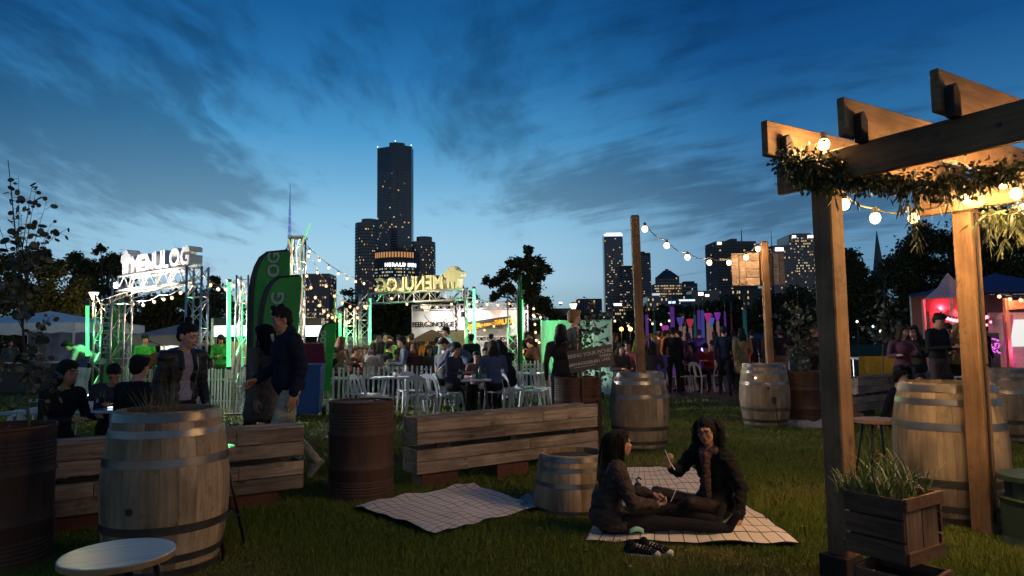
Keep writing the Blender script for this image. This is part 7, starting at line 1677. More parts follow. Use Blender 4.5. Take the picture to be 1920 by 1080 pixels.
def sapling(label, base, tips, seed, nleaf, ls, stake=None, mats=GUMLEAF, name='round_leaf_sapling', lo=0.25, trunk_r=.014, hang=0, pot=0.0):
    """thin stem, arching twigs, round coin-shaped leaves set alternately along every twig"""
    rs = random.Random(seed); base = Vector(base); t = thing(name, label, 'sapling', base); top = Vector(tips[0]) - base
    def bez(a, b, c, u): return a.lerp(b, u).lerp(b.lerp(c, u), u)
    mid = Vector((top.x * .2, top.y * .5, top.z * .55)); m = MB(); m.path([bez(Vector((0, 0, 0)), mid, top, i / 14) for i in range(15)], [trunk_r * (1 - .8 * i / 14) for i in range(15)], 7); part('stem', m, BARK, t, smooth=True)
    tw = MB(); lv = MB()
    def leaf(p, d, s_):
        d = Vector(d).normalized(); n = Vector((rs.gauss(0, 1), rs.gauss(0, 1), rs.gauss(0, .6))).normalized(); u = (n.cross(d)); 
        if u.length < .1: return
        u.normalize(); n = u.cross(d).normalized(); k = 8; c = p + d * s_; vs = [c + n * s_ * .12]
        for i in range(k):
            a = 2 * PI * i / k; vs.append(c + d * math.cos(a) * s_ * (1.05 if math.cos(a) > 0 else 1.0) + u * math.sin(a) * s_ * .92)
        lv.add(vs, [(0, 1 + i, 1 + (i + 1) % k) for i in range(k)], rs.choices((0, 1, 2), (.55, .33, .12))[0])
    nt_ = len(tips) - 1
    for j, tp in enumerate(tips[1:]):
        tp = Vector(tp) - base; u0 = min(.95, max(lo, tp.z / top.z * rs.uniform(.55, .82))); a = bez(Vector((0, 0, 0)), mid, top, u0); b = a.lerp(tp, .5) + Vector((0, 0, (.12 if not hang else .2) * (tp - a).length)); K = 10
        tw.path([bez(a, b, tp, i / K) for i in range(K + 1)], [trunk_r * .35 * (1 - .75 * i / K) for i in range(K + 1)], 5)
        for q in range(nleaf):
            u = .12 + .88 * (q + rs.random()) / nleaf; p = bez(a, b, tp, u); dn = (bez(a, b, tp, min(1, u + .05)) - bez(a, b, tp, u - .05)).normalized(); side = Vector((rs.gauss(0, 1), rs.gauss(0, 1), rs.gauss(0, .7) - .1)); st = (dn * .3 + side.normalized()).normalized()
            ln = ls * rs.uniform(.3, 1.6); tw.tube(p, p + st * ln, .0012 * max(1, base.y / 4), n=3, caps=False); leaf(p + st * ln, st + Vector((0, 0, -.3)), ls * rs.uniform(.55, 1.15) * (1 - .35 * u))
    part('twigs', tw, BARK, t, kind='stuff'); part('leaves', lv, mats, t, kind='stuff')
    if stake:
        m = MB(); m.tube((stake, .05, 0), (stake, .05, top.z * .8), .012, n=6); part('stake', m, PLY, t)
    return t
Yl = 4.3; bd = Vector((at(8, 800, Yl).x, gnd(15, 1062).y, .83))
tp = [(15, 300, Yl), (35, 330, Yl), (70, 345, Yl + .1), (88, 378, Yl), (60, 350, Yl - .2), (128, 428, Yl - .05), (95, 422, Yl + .1), (40, 400, Yl + .2), (20, 360, Yl - .2), (58, 480, Yl), (-20, 380, Yl), (-40, 480, Yl + .1), (45, 440, Yl - .3), (75, 500, Yl), (30, 560, Yl - .1), (100, 590, Yl), (70, 620, Yl + .1), (20, 650, Yl), (90, 680, Yl - .1), (-30, 620, Yl), (60, 720, Yl), (110, 740, Yl + .1), (0, 700, Yl - .2), (80, 770, Yl), (30, 790, Yl), (100, 700, Yl + .2), (10, 520, Yl)]
sapling('dark round-leaf gum sapling reaching up the left picture edge', bd, [at(*a) for a in tp], 3, 14, .031, trunk_r=.010)
Y2 = gnd(1084, 836).y; bd = Vector((gnd(1084, 836).x + .05, Y2, .86))
tp = [(1110, 590, Y2), (1090, 600, Y2), (1140, 610, Y2), (1150, 650, Y2), (1125, 585, Y2 + .1), (1060, 640, Y2), (1075, 620, Y2), (1155, 690, Y2), (1140, 720, Y2 - .1), (1150, 750, Y2), (1120, 760, Y2), (1100, 640, Y2 + .1), (1130, 660, Y2 - .1), (1080, 670, Y2 - .1), (1145, 630, Y2), (1160, 720, Y2 + .1), (1135, 780, Y2), (1105, 560, Y2), (1120, 620, Y2 - .2), (1090, 655, Y2 + .2)]
sapling('round-leaf gum sapling in the dull red drum in front of the green-lit screen', bd, [at(*a) for a in tp], 5, 12, .042, stake=-.02)
Y3 = gnd(1512, 798).y; bd = Vector((gnd(1505, 798).x, Y3, .82))
tp = [(1495, 545, Y3), (1475, 570, Y3), (1520, 575, Y3), (1465, 620, Y3), (1530, 620, Y3), (1480, 650, Y3), (1525, 660, Y3 + .1), (1470, 680, Y3), (1500, 600, Y3 - .1), (1540, 600, Y3), (1490, 690, Y3), (1515, 690, Y3), (1460, 595, Y3), (1545, 640, Y3), (1505, 640, Y3), (1485, 560, Y3)]
sapling('leafy staked sapling in the rusty drum left of the front pergola post', bd, [at(*a) for a in tp], 6, 12, .05, stake=.0)
Y4 = 13.2; bd = gx(1650, Y4)
tp = [(1660, 520, Y4), (1640, 545, Y4), (1680, 545, Y4), (1625, 580, Y4), (1695, 580, Y4), (1650, 600, Y4), (1610, 610, Y4), (1675, 620, Y4), (1700, 610, Y4), (1640, 640, Y4), (1665, 560, Y4), (1690, 640, Y4)]
sapling('thin pale-leaved sapling behind the right plank wall', bd, [at(*a) for a in tp], 8, 12, .055, name='slender_sapling', lo=.5)

# leafy garland on the front beam and far beam
def garland(label, path, n, seed, r0, ls, hang=(), dens=1.0, longleaf=.22):
    rs = random.Random(seed); P = [Vector(p) for p in path]; o = P[0].copy(); t = thing('leaf_garland', label, 'garland', o); lv = MB(); tw = MB(); seg = []
    tot = sum((P[i + 1] - P[i]).length for i in range(len(P) - 1))
    def pt(u):
        d = u * tot
        for i in range(len(P) - 1):
            l = (P[i + 1] - P[i]).length
            if d <= l or i == len(P) - 2: return P[i].lerp(P[i + 1], min(1, d / l)) - o
            d -= l
    def leaf(p, d, L_, W_, mi):
        d = d.normalized(); n_ = Vector((rs.gauss(0, 1), rs.gauss(0, 1), rs.gauss(0, 1))); u = d.cross(n_)
        if u.length < .05: return
        u.normalize(); w = u.cross(d); vs = [p, p + d * L_ * .3 + u * W_ * .5 + w * L_ * .03, p + d * L_ * .65 + u * W_ * .42 + w * L_ * .02, p + d * L_ - Vector((0, 0, L_ * .08)), p + d * L_ * .65 - u * W_ * .42 + w * L_ * .02, p + d * L_ * .3 - u * W_ * .5 + w * L_ * .03]
        lv.add(vs, [(0, 1, 2, 3, 4, 5)], mi)
    tw.path([pt(i / 30) + Vector((rs.gauss(0, .01), rs.gauss(0, .01), rs.gauss(0, .01))) for i in range(31)], .009, 6)
    for i in range(n):
        u = rs.random(); c = pt(u); rad = r0 * (0.75 + .5 * noise.noise(Vector((u * 6, seed, 0)))) ; a = rs.uniform(0, 2 * PI); p = c + Vector((rs.gauss(0, .45) * rad, rs.gauss(0, .45) * rad, rs.gauss(-.15, .5) * rad)); out = (p - c) + Vector((0, 0, -.4 * rad)) + Vector((rs.gauss(0, 1), rs.gauss(0, 1), rs.gauss(0, 1))) * rad * .4
        if rs.random() < longleaf: leaf(p, out + Vector((0, 0, -.5 * rad)), ls * rs.uniform(1.6, 3.0), ls * .36, rs.choices((0, 1, 2), (.4, .35, .25))[0])
        else: leaf(p, out, ls * rs.uniform(.7, 1.2), ls * rs.uniform(.6, .9), rs.choices((0, 1, 2), (.4, .45, .15))[0])
    for (q, L_, k) in hang:
        q = Vector(q) - o; dr = Vector((rs.gauss(0, .15), rs.gauss(0, .15), -1)).normalized()
        tw.path([q, q + dr * L_ * .5, q + dr * L_ + Vector((rs.gauss(0, .03), 0, 0))], [.003, .002, .001], 4)
        for j in range(k):
            u = rs.random(); leaf(q + dr * L_ * u * .8, Vector((rs.gauss(0, .5), rs.gauss(0, .5), -1)), ls * rs.uniform(1.6, 3.4), ls * .36, rs.choices((0, 1, 2), (.35, .25, .4))[0])
    part('vine', tw, BARK, t, kind='stuff'); part('leaves', lv, GARL, t, kind='stuff')
GARL = [pmat('garland_green', (.06, .08, .028, 1), (.085, .10, .035, 1), 9, .5, spec=.4), pmat('garland_dark', (.035, .05, .022, 1), (.05, .065, .03, 1), 9, .55, spec=.4), pmat('garland_pale', (.12, .13, .05, 1), (.09, .10, .04, 1), 9, .55, spec=.4)]
G = lambda px, py, Y: at(px, py, Y)
garland('dense leafy garland wrapped round the front pergola beam end, sagging right', [G(1475, 305, 4.05), G(1535, 300, 3.98), G(1600, 325, 3.92), G(1680, 340, 3.85), G(1750, 345, 3.75), G(1830, 330, 3.6), G(1925, 312, 3.45)], 3200, 3, .100, .027,
        hang=[(G(1700, 375, 4.0), .30, 22), (G(1712, 400, 4.0), .26, 18), (G(1560, 345, 3.95), .16, 10), (G(1690, 345, 3.9), .2, 16), (G(1600, 350, 3.95), .14, 8), (G(1770, 350, 3.8), .16, 10), (G(1720, 350, 3.9), .28, 24)])
garland('dense left end of the beam garland', [G(1470, 290, 4.1), G(1500, 320, 4.08), G(1540, 330, 4.02), G(1610, 335, 3.95)], 1500, 13, .10, .026)
garland('sparser long-leaved garland hanging from the far pergola beam at right edge', [G(1835, 400, 4.5), G(1880, 405, 4.35), G(1935, 395, 4.1)], 260, 7, .09, .038, hang=[(G(1850, 405, 4.5), .22, 18), (G(1890, 410, 4.3), .26, 22), (G(1915, 400, 4.2), .2, 18)], longleaf=.7)

# ---------------------------------------------------------------- picnic sign beside the sapling
def picnic_sign():
    Y = Y2 - .35; c = at(1108, 672, Y); t = thing('chalk_sign', 'tilted black sign with white picnic lettering in front of the round-leaf sapling', 'sign', (c.x, Y, 0)); s = Y / FPX
    sl = math.radians(9); ex = Vector((math.cos(sl), 0, math.sin(sl))); ey = Vector((-math.sin(sl), 0, math.cos(sl))); o = Vector((0, 0, c.z)); w, h = 84 * s, 40 * s
    m = MB(); m.prism([(-w / 2, -h / 2), (w / 2, -h / 2), (w / 2, h / 2), (-w / 2, h / 2)][::-1], o, ex, ey, .02); part('board', m, BLACK, t)
    W = mat_plain('chalk_white', (.42, .40, .40), .9)
    text('printed_word', 'BRING YOUR PICNIC', h * .235, W, t, o + ey * h * .16 - Vector((0, .014, 0)), ex, ey, bold=.002, extrude=.001, spacing=.95)
    text('printed_word', '#BANNOCKBURN', h * .19, W, t, o + ex * (-w * .16) - ey * h * .22 - Vector((0, .014, 0)), ex, ey, bold=.002, extrude=.001, spacing=.9)
    text('printed_word', 'YARRA', h * .18, W, t, o + ex * (w * .32) - ey * h * .02 - Vector((0, .014, 0)), ex, ey, bold=.002, extrude=.001); text('printed_word', 'LAKE', h * .18, W, t, o + ex * (w * .32) - ey * h * .2 - Vector((0, .014, 0)), ex, ey, bold=.002, extrude=.001)
    m = MB(); m.prism([(-w * .4, 0), (w * .08, 0), (w * .08, h * .03), (-w * .4, h * .03)][::-1], o - ey * h * .32 - Vector((0, .012, 0)), ex, ey, .002); part('underline', m, W, t)
    for x in (-.12, .12): m = MB(); m.tube((x, .02, 0), (x, .02, c.z - h * .4), .012, n=6); part('stake', m, BLACK, t)
picnic_sign()

# ================================================================ the two women on the blanket
def strands(name, P, R, n, L_, seed, mat_, curl=0.0, spread=.1, r=.0035, root=(0, .01, .05), side=None, down=None, parent=None, back=.0, bulge=.0):
    rs = random.Random(seed); m = MB()
    for i in range(n):
        a = rs.uniform(-PI, PI); e = rs.uniform(.1, 1.2)
        if side and not side(a): continue
        d = Vector((math.sin(a) * math.sin(e), math.cos(a) * math.sin(e), math.cos(e))); p0 = P(root[0] + d.x * .080, root[1] + .012 + d.y * .088, root[2] + d.z * .074)
        h = R @ Vector((math.sin(a), math.cos(a), 0)); l = L_ * rs.uniform(.75, 1.1); ph = rs.uniform(0, 6); pts = []; K = 12; fr = rs.uniform(.7, 1.3)
        for j in range(K + 1):
            u = j / K; q = p0 + h * (.035 * (1 - math.exp(-u * 8)) + spread * u * fr + bulge * math.sin(PI * min(1, u * 1.2))) + Vector((0, 0, -l * u * (u + .15) / 1.15)) + (R @ Vector((0, 1, 0))) * back * u
            if curl: q += Vector((math.cos(ph + u * 22), math.sin(ph + u * 22), 0)) * curl * min(1, u * 3)
            pts.append(q)
        m.path(pts, [r * (1.25 - .8 * j / K) for j in range(K + 1)], 5)
    return part(name, m, mat_, parent, smooth=True)
def woman_left():
    # sits facing right with legs stretched out along the blanket
    base = gnd(1148, 1003); t = thing('person', 'long-haired woman in brown jacket sitting left on the blanket, legs stretched out', 'person', base, math.radians(90)); t.scale = (.86,) * 3
    J = dict(pel=(0, .02, .115), wai=(0, .04, .27), che=(0, -.02, .46), nec=(0, -.05, .61), hea=(0, -.085, .755), fwd=(.15, -1, .05), up=(0, 0, 1), shL=(.165, -.05, .565), shR=(-.165, -.03, .565), elL=(.23, -.17, .33), elR=(-.22, -.14, .31), wrL=(.13, -.38, .30), wrR=(-.11, -.36, .27),
             hiL=(.09, -.02, .115), hiR=(-.09, -.02, .115), knL=(.16, -.47, .18), knR=(-.10, -.48, .115), anL=(.10, -.92, .075), anR=(-.10, -.95, .07), toL=(.13, -.98, .20), toR=(-.13, -1.02, .19))
    hands = {'L': ((-.35, -1, .05), (0, 0, -1), -1, .75, .8), 'R': ((.25, -1, .12), (0, .1, 1), -1, .8, .8)}
    B, P, R = build_body(J, fine=True, hands=hands, sl=1.0, hk=.98, jaw=.9)
    me = B.bake('body', {'skin': SKIN['tan'], 'top': cloth((.05, .035, .03)), 'bottom': cloth((.012, .011, .014)), 'shoe': cloth((.012, .012, .014)), 'lip': LIP}, .0068, 3, .005, 16); link('body', me, t)
    # jacket as its own shell
    Jk = Body(); V = {k: Vector(v) for k, v in J.items()}; lat = (V['shL'] - V['shR']).normalized()
    Jk.ell('j', V['che'], (.182, .135, .19)); Jk.ell('j', V['wai'], (.172, .135, .17)); Jk.ell('j', V['pel'] + Vector((0, .02, .06)), (.195, .155, .13)); Jk.ell('j', V['pel'] + Vector((0, -.04, .0)), (.20, .17, .095)); Jk.cap('j', V['shR'] + lat * .02, V['shL'] - lat * .02, .082, .082)
    for s in 'LR': Jk.cap('j', V['sh' + s], V['el' + s], .075, .058); Jk.cap('j', V['el' + s], V['el' + s].lerp(V['wr' + s], .80), .058, .043)
    jm = Jk.bake('jacket', {'j': cloth((.055, .040, .036), .8)}, .0095, 2, .016, 15, ('j',), 4); link('jacket', jm, t)
    face_parts(t, P, R, .98)
    hm = hair_long(P, R, .30, w=.07, mat_=HAIRM['black'], seed=5, vox=.011); hh = link('hair', hm, t)
    strands('hair_strands', P, R, 240, .50, 9, HAIRM['black'], spread=.035, side=lambda a: abs(a) < 2.0, parent=hh, back=.04, r=.0032)
    # fork and pale cloth
    f = thing('plastic_fork', 'white plastic fork in the hands of the woman with stretched legs', 'fork', base, math.radians(90)); f.scale = (.86,) * 3; m = MB(); w_ = V['wrR']; m.path([w_ + Vector((.06, -.13, .01)), w_ + Vector((.06, -.16, .07)), w_ + Vector((.065, -.20, .16))], [.003, .003, .006], 6); part('fork_body', m, mat_plain('fork_white', (.75, .73, .70), .4), f)
    g_ = tag(link('napkin', MB().sheet(lambda u, v: Vector(((u - .5) * .10, (v - .5) * .12, .03 + .08 * u * (1 - u) + .03 * math.sin(v * 9))), 8, 8, th=.006).mesh('napkin', mat_plain('mint', (.25, .48, .36), .9), True), None, gnd(1192, 1010) + Vector((0, 0, .02))), 'mint green napkin beside the hip of the woman in brown jacket', 'napkin')
    return t
woman_left()
def woman_right():
    base = gnd(1338, 978); t = thing('person', 'curly-haired woman with glasses in black, leaning on one hand, holding a fork', 'person', base, math.radians(-58)); t.scale = (.88,) * 3
    J = dict(pel=(0, .04, .12), wai=(.0, .06, .28), che=(.01, .02, .48), nec=(.02, -.02, .63), hea=(.015, -.06, .785), fwd=(.40, -1, -.08), up=(0, -.05, 1), shL=(.18, .0, .575), shR=(-.16, -.01, .60), elL=(.27, .05, .33), elR=(-.24, -.17, .42), wrL=(.30, -.02, .075), wrR=(-.15, -.37, .50),
             hiL=(.09, -.0, .115), hiR=(-.09, -.0, .115), knL=(.12, -.40, .24), knR=(-.34, -.34, .235), anL=(-.12, -.42, .08), anR=(-.10, -.62, .08), toL=(-.24, -.46, .07), toR=(.02, -.66, .06))
    hands = {'L': ((.25, -1, -.30), (0, 0, -1), -1, .12, 1.0), 'R': ((.15, -.35, 1), (.3, .9, .1), 1, 1.15, .9)}
    B, P, R = build_body(J, fine=True, hands=hands, hk=1.0, bulk=1.02)
    me = B.bake('body', {'skin': SKIN['tan'], 'top': cloth((.012, .011, .012)), 'bottom': cloth((.022, .015, .014), .5), 'shoe': cloth((.01, .01, .01)), 'lip': LIP}, .0068, 3, .005, 16); link('body', me, t)
    V = {k: Vector(v) for k, v in J.items()}; Jk = Body(); lat = (V['shL'] - V['shR']).normalized()
    Jk.ell('j', V['che'], (.185, .13, .19)); Jk.ell('j', V['wai'], (.17, .13, .17)); Jk.ell('j', V['pel'] + Vector((0, .0, .05)), (.20, .17, .13)); Jk.cap('j', V['shR'] + lat * .02, V['shL'] - lat * .02, .08, .08)
    for s in 'LR': Jk.cap('j', V['sh' + s], V['el' + s], .072, .056); Jk.cap('j', V['el' + s], V['el' + s].lerp(V['wr' + s], .84), .056, .040)
    jm = Jk.bake('cardigan', {'j': cloth((.012, .010, .011), .85)}, .0095, 2, .015, 15, ('j',), 7); link('cardigan', jm, t)
    sc = Body(); sc.chain('s', [V['nec'] + Vector((-.07, -.04, .0)), V['nec'] + Vector((0, -.10, -.04)), V['nec'] + Vector((.07, -.04, 0)), V['nec'] + Vector((0, .07, .02)), V['nec'] + Vector((-.07, -.04, 0))], [.04] * 5); sc.chain('s', [V['nec'] + Vector((.03, -.11, -.05)), V['che'] + Vector((.05, -.16, -.08)), V['wai'] + Vector((.06, -.19, -.08))], [.04, .04, .03])
    link('scarf', sc.bake('scarf', {'s': pmat('scarf_print', (.07, .025, .028, 1), (.012, .01, .012, 1), 45, .9, lo=.45, hi=.55)}, .010, 2, .012, 20, ('s',), 3), t)
    face_parts(t, P, R)
    gl = MB()
    for s in (-1, 1): gl.path([P(s * .034 + .026 * math.cos(2 * PI * i / 16), -.098 + .010 * abs(.034 + .026 * math.cos(2 * PI * i / 16) * s) / .06, .004 + .020 * math.sin(2 * PI * i / 16)) for i in range(17)], .0030, 6, caps=False); gl.path([P(s * .060, -.090, .010), P(s * .080, -.04, .008), P(s * .080, .02, .0)], .0025, 5)
    gl.path([P(-.009, -.1, .008), P(0, -.104, .010), P(.009, -.1, .008)], .003, 5); part('glasses', gl, BLACK, t, smooth=True)
    hm = hair_long(P, R, .20, w=.085, mat_=HAIRM['black'], seed=6, back=.06, vox=.011); hh = link('hair', hm, t)
    strands('hair_curls', P, R, 420, .42, 19, HAIRM['black'], curl=.012, spread=.035, side=lambda a: abs(a) < 1.8, parent=hh, r=.0038, bulge=.014)
    f = thing('plastic_fork', 'white plastic fork raised by the curly-haired woman', 'fork', base, math.radians(-58)); f.scale = (.88,) * 3; w_ = V['wrR']; m = MB(); m.path([w_ + Vector((.01, -.05, .14)), w_ + Vector((.05, -.04, .05)), w_ + Vector((.09, -.02, -.02))], [.004, .003, .006], 6); part('fork_body', m, mat_plain('fork_white', (.75, .73, .70), .4), f)
woman_right()
def sneaker(t, loc, rz, k=1.0):
    o = thing('x', None, None, loc, rz) if False else None
    B = Body(); B.chain('c', [(0, .09, .045), (0, .03, .05), (0, -.05, .042), (0, -.11, .035)], [.036, .034, .034, .030]); B.ell('c', (0, .10, .06), (.034, .028, .045))
    return B
def sneakers():
    cn = cloth((.012, .011, .014)); rub = mat_plain('rubber_white', (.62, .55, .53), .6)
    for px, py, rz, lab in [(1203, 1044, 1.25, 'left one of the pair of black canvas sneakers by the blanket'), (1228, 1040, 1.05, 'right one of the pair of black canvas sneakers by the blanket')]:
        t = thing('sneaker', lab, 'sneaker', gnd(px, py), rz, 'black canvas sneakers at the blanket edge'); t.scale = (.86,) * 3
        B = Body(); B.chain('c', [(0, .10, .050), (0, .03, .052), (0, -.04, .045), (0, -.09, .038)], [.036, .035, .036, .031]); B.cap('c', (0, .095, .05), (0, .085, .095), .034, .030)
        link('upper', B.bake('upper', {'c': cn}, .005, 2, .002, 40, ('c',)), t)
        m = MB(); out = [(.036 * math.sin(a) * (1 if math.cos(a) < 0 else .92), -.145 * max(0, math.cos(a)) ** .8 * 1 + .135 * max(0, -math.cos(a)) ** .8) for a in [2 * PI * i / 28 for i in range(28)]]; m.prism([(x * 1.12, y) for x, y in out], (0, 0, .012), (1, 0, 0), (0, 1, 0), .024); part('sole', m, rub, t, bevel=.003)
        m = MB(); m.ell((0, -.112, .032), (.034, .032, .022)); part('toe_cap', m, rub, t, smooth=True)
        for i in range(5):
            y = .035 - i * .024; z = .092 - i * .0045; m = MB(); m.path([(-.026, y, z - .012), (0, y - .01, z), (.026, y + .008, z - .012)], .003, 5); part('lace', m, rub, t)
        m = MB(); m.path([(0, .04, .093), (.03, .03, .085), (.05, .0, .05), (.04, -.03, .03)], .0028, 5); part('lace', m, rub, t)
sneakers()
q = gnd(1197, 950); t = thing('water_bottle', 'blue-grey water bottle with dark spout behind the long-haired woman', 'water bottle', q)
m = MB(); m.lathe([(.036, 0), (.038, .01), (.038, .13), (.030, .16)], 20); part('body', m, mat_plain('bottle_blue', (.06, .09, .15), .25, .5), t, smooth=True)
m = MB(); m.lathe([(.031, .161), (.031, .185), (.018, .20)], 16); part('cap', m, BLACK, t); m = MB(); m.path([(0, 0, .20), (-.012, 0, .225), (.01, 0, .245), (.03, 0, .225)], .008, 6); part('spout', m, BLACK, t)

# ================================================================ woman in leather jacket, man in navy, woman in taupe coat
def leather_woman():
    Y = 6.15; base = gx(338, Y); t = thing('person', 'woman with top bun and black leather jacket standing behind the front barrel', 'person', base, math.radians(60)); t.scale = (.97,) * 3
    J = pose(STAND, che=(0, -.03, 1.25), nec=(0, -.06, 1.40), hea=(.0, -.11, 1.535), fwd=(.35, -1, -.30), up=(0, -.25, 1), shL=(.17, -.05, 1.35), shR=(-.17, -.05, 1.35), elL=(.22, -.02, 1.09), elR=(-.22, .0, 1.09), wrL=(.16, -.18, .90), wrR=(-.16, -.17, .90))
    hands = {'L': ((-.1, -.6, -1), (-1, 0, 0), 1, .5, 1.0), 'R': ((.1, -.6, -1), (1, 0, 0), -1, .5, 1.0)}
    B, P, R = build_body(J, fine=True, hands=hands); me = B.bake('body', {'skin': SKIN['light'], 'top': cloth((.30, .27, .34)), 'bottom': cloth((.015, .015, .02)), 'shoe': cloth((.02, .02, .02)), 'lip': LIP}, .0072, 3, .006, 14); link('body', me, t)
    V = {k: Vector(v) for k, v in J.items()}; lat = (V['shL'] - V['shR']).normalized(); LT = pmat('leather_black', (.010, .009, .009, 1), (.018, .016, .016, 1), 18, .5, .15, spec=.4, bscale=60)
    Jk = Body()
    for s, k in (('L', 1), ('R', -1)):
        Jk.ell('j', V['che'] + lat * .088 * k + Vector((0, .015, 0)), (.098, .128, .18)); Jk.ell('j', V['wai'] + lat * .080 * k + Vector((0, .015, -.02)), (.080, .118, .15)); Jk.ell('j', V['pel'] + lat * .085 * k + Vector((0, .01, .06)), (.080, .122, .09)); Jk.cap('j', V['nec'] + lat * .06 * k + Vector((0, -.03, -.02)), V['che'] + lat * .075 * k + Vector((0, -.13, .0)), .030, .022)
        Jk.cap('j', V['sh' + s] - lat * .05 * k, V['sh' + s] + lat * .01 * k, .070, .066); Jk.cap('j', V['sh' + s], V['el' + s], .062, .050); Jk.cap('j', V['el' + s], V['el' + s].lerp(V['wr' + s], .9), .054, .040)
    Jk.ell('j', V['che'] + Vector((0, .05, 0)), (.16, .10, .19)); Jk.ell('j', V['wai'] + Vector((0, .05, 0)), (.15, .09, .17)); Jk.ell('j', V['pel'] + Vector((0, .05, .06)), (.15, .09, .10))
    link('leather_jacket', Jk.bake('leather_jacket', {'j': LT}, .0085, 3, .006, 16, ('j',), 2), t)
    m = MB(); m.path([V['che'] + lat * .05 + Vector((0, -.155, .1)), V['che'] + lat * .06 + Vector((0, -.16, 0)), V['wai'] + lat * .07 + Vector((0, -.13, 0))], .004, 5); part('zip', m, ALU, t)
    face_parts(t, P, R); H = Body(); H.ell('h', P(0, .020, .046), (.080, .093, .080), R); H.ell('h', P(0, -.028, .082), (.066, .055, .038), R); H.ell('h', P(0, .05, 0), (.070, .055, .07), R); H.ell('h', P(0, .03, .150), (.036, .036, .034), R)
    link('hair', H.bake('hair', {'h': HAIRM['dark']}, .009, 1, .003, 60, ('h',)), t)
leather_woman()
def navy_man():
    Y = 7.0; base = gx(543, Y); t = thing('person', 'man in navy jacket and khaki trousers smiling down, striding left', 'person', base, math.radians(-58)); t.scale = (1.05,) * 3
    J = pose(WALK, che=(0, -.02, 1.27), nec=(0, -.04, 1.43), hea=(0, -.08, 1.57), fwd=(.05, -1, -.24), up=(0, -.2, 1), elR=(-.24, -.06, 1.12), wrR=(-.13, -.28, 1.0), elL=(.25, .06, 1.12), wrL=(.25, -.02, .88))
    J.update(anR=(-.09, .32, .17), toR=(-.10, .24, .05))
    hands = {'L': ((0, -.2, -1), (-1, 0, 0), 1, .4, 1.1), 'R': ((.3, -1, -.2), (.6, 0, -1), -1, .5, 1.1)}
    B, P, R = build_body(J, fine=True, hands=hands, bulk=1.06, neckr=.06, jaw=1.2); me = B.bake('body', {'skin': SKIN['tan'], 'top': cloth((.45, .42, .38)), 'bottom': cloth((.55, .45, .32)), 'shoe': cloth((.35, .33, .31)), 'lip': LIP}, .0072, 3, .007, 12); link('body', me, t)
    V = {k: Vector(v) for k, v in J.items()}; lat = (V['shL'] - V['shR']).normalized(); Jk = Body(); Jk.ell('j', V['che'], (.20, .155, .20)); Jk.ell('j', V['wai'], (.19, .155, .18)); Jk.ell('j', V['pel'] + Vector((0, 0, .05)), (.195, .165, .15)); Jk.cap('j', V['shR'] + lat * .02, V['shL'] - lat * .02, .085, .085); Jk.cap('j', V['nec'] + Vector((0, .02, -.03)), V['nec'] + Vector((0, .035, .045)), .075, .066)
    for s in 'LR': Jk.cap('j', V['sh' + s], V['el' + s], .078, .062); Jk.cap('j', V['el' + s], V['el' + s].lerp(V['wr' + s], .93), .062, .046)
    link('jacket', Jk.bake('jacket', {'j': cloth((.012, .016, .032), .85)}, .0095, 3, .014, 10, ('j',), 9), t)
    m = MB(); m.prism([(-.03, .06), (.03, .06), (0, -.07)], V['nec'] + Vector((0, -.115, -.05)), (1, 0, 0), (0, -.25, 1), .02); part('shirt_collar', m, cloth((.5, .46, .42)), t)
    face_parts(t, P, R); link('hair', hair_short(P, R, vox=.009, quiff=.028, mat_=HAIRM['black'], seed=4), t)
navy_man()
def taupe_woman():
    Y = 7.35; base = gx(497, Y); t = thing('person', 'woman in taupe coat with long dark hair walking beside the man in navy', 'person', base, math.radians(-118)); t.scale = (.96,) * 3
    J = pose(WALK, hea=(0, -.03, 1.57), fwd=(.2, -1, -.2))
    B, P, R = build_body(J, fine=False, hands={'L': ((0, -.1, -1), (-1, 0, 0), 1, .4, 1.0), 'R': ((0, -.3, -1), (1, 0, 0), -1, .4, 1.0)}, coat=.45, sl=1.1); me = B.bake('body', {'skin': SKIN['tan'], 'top': cloth((.17, .12, .10)), 'bottom': cloth((.01, .01, .012)), 'shoe': cloth((.02, .02, .02)), 'lip': LIP}, .009, 3, .009, 11); link('body', me, t)
    hh = link('hair', hair_long(P, R, .32, w=.075, seed=8), t); strands('hair_strands', P, R, 120, .46, 29, HAIRM['black'], spread=.02, side=lambda a: abs(a) < 2.0, parent=hh, back=.05)
taupe_woman()

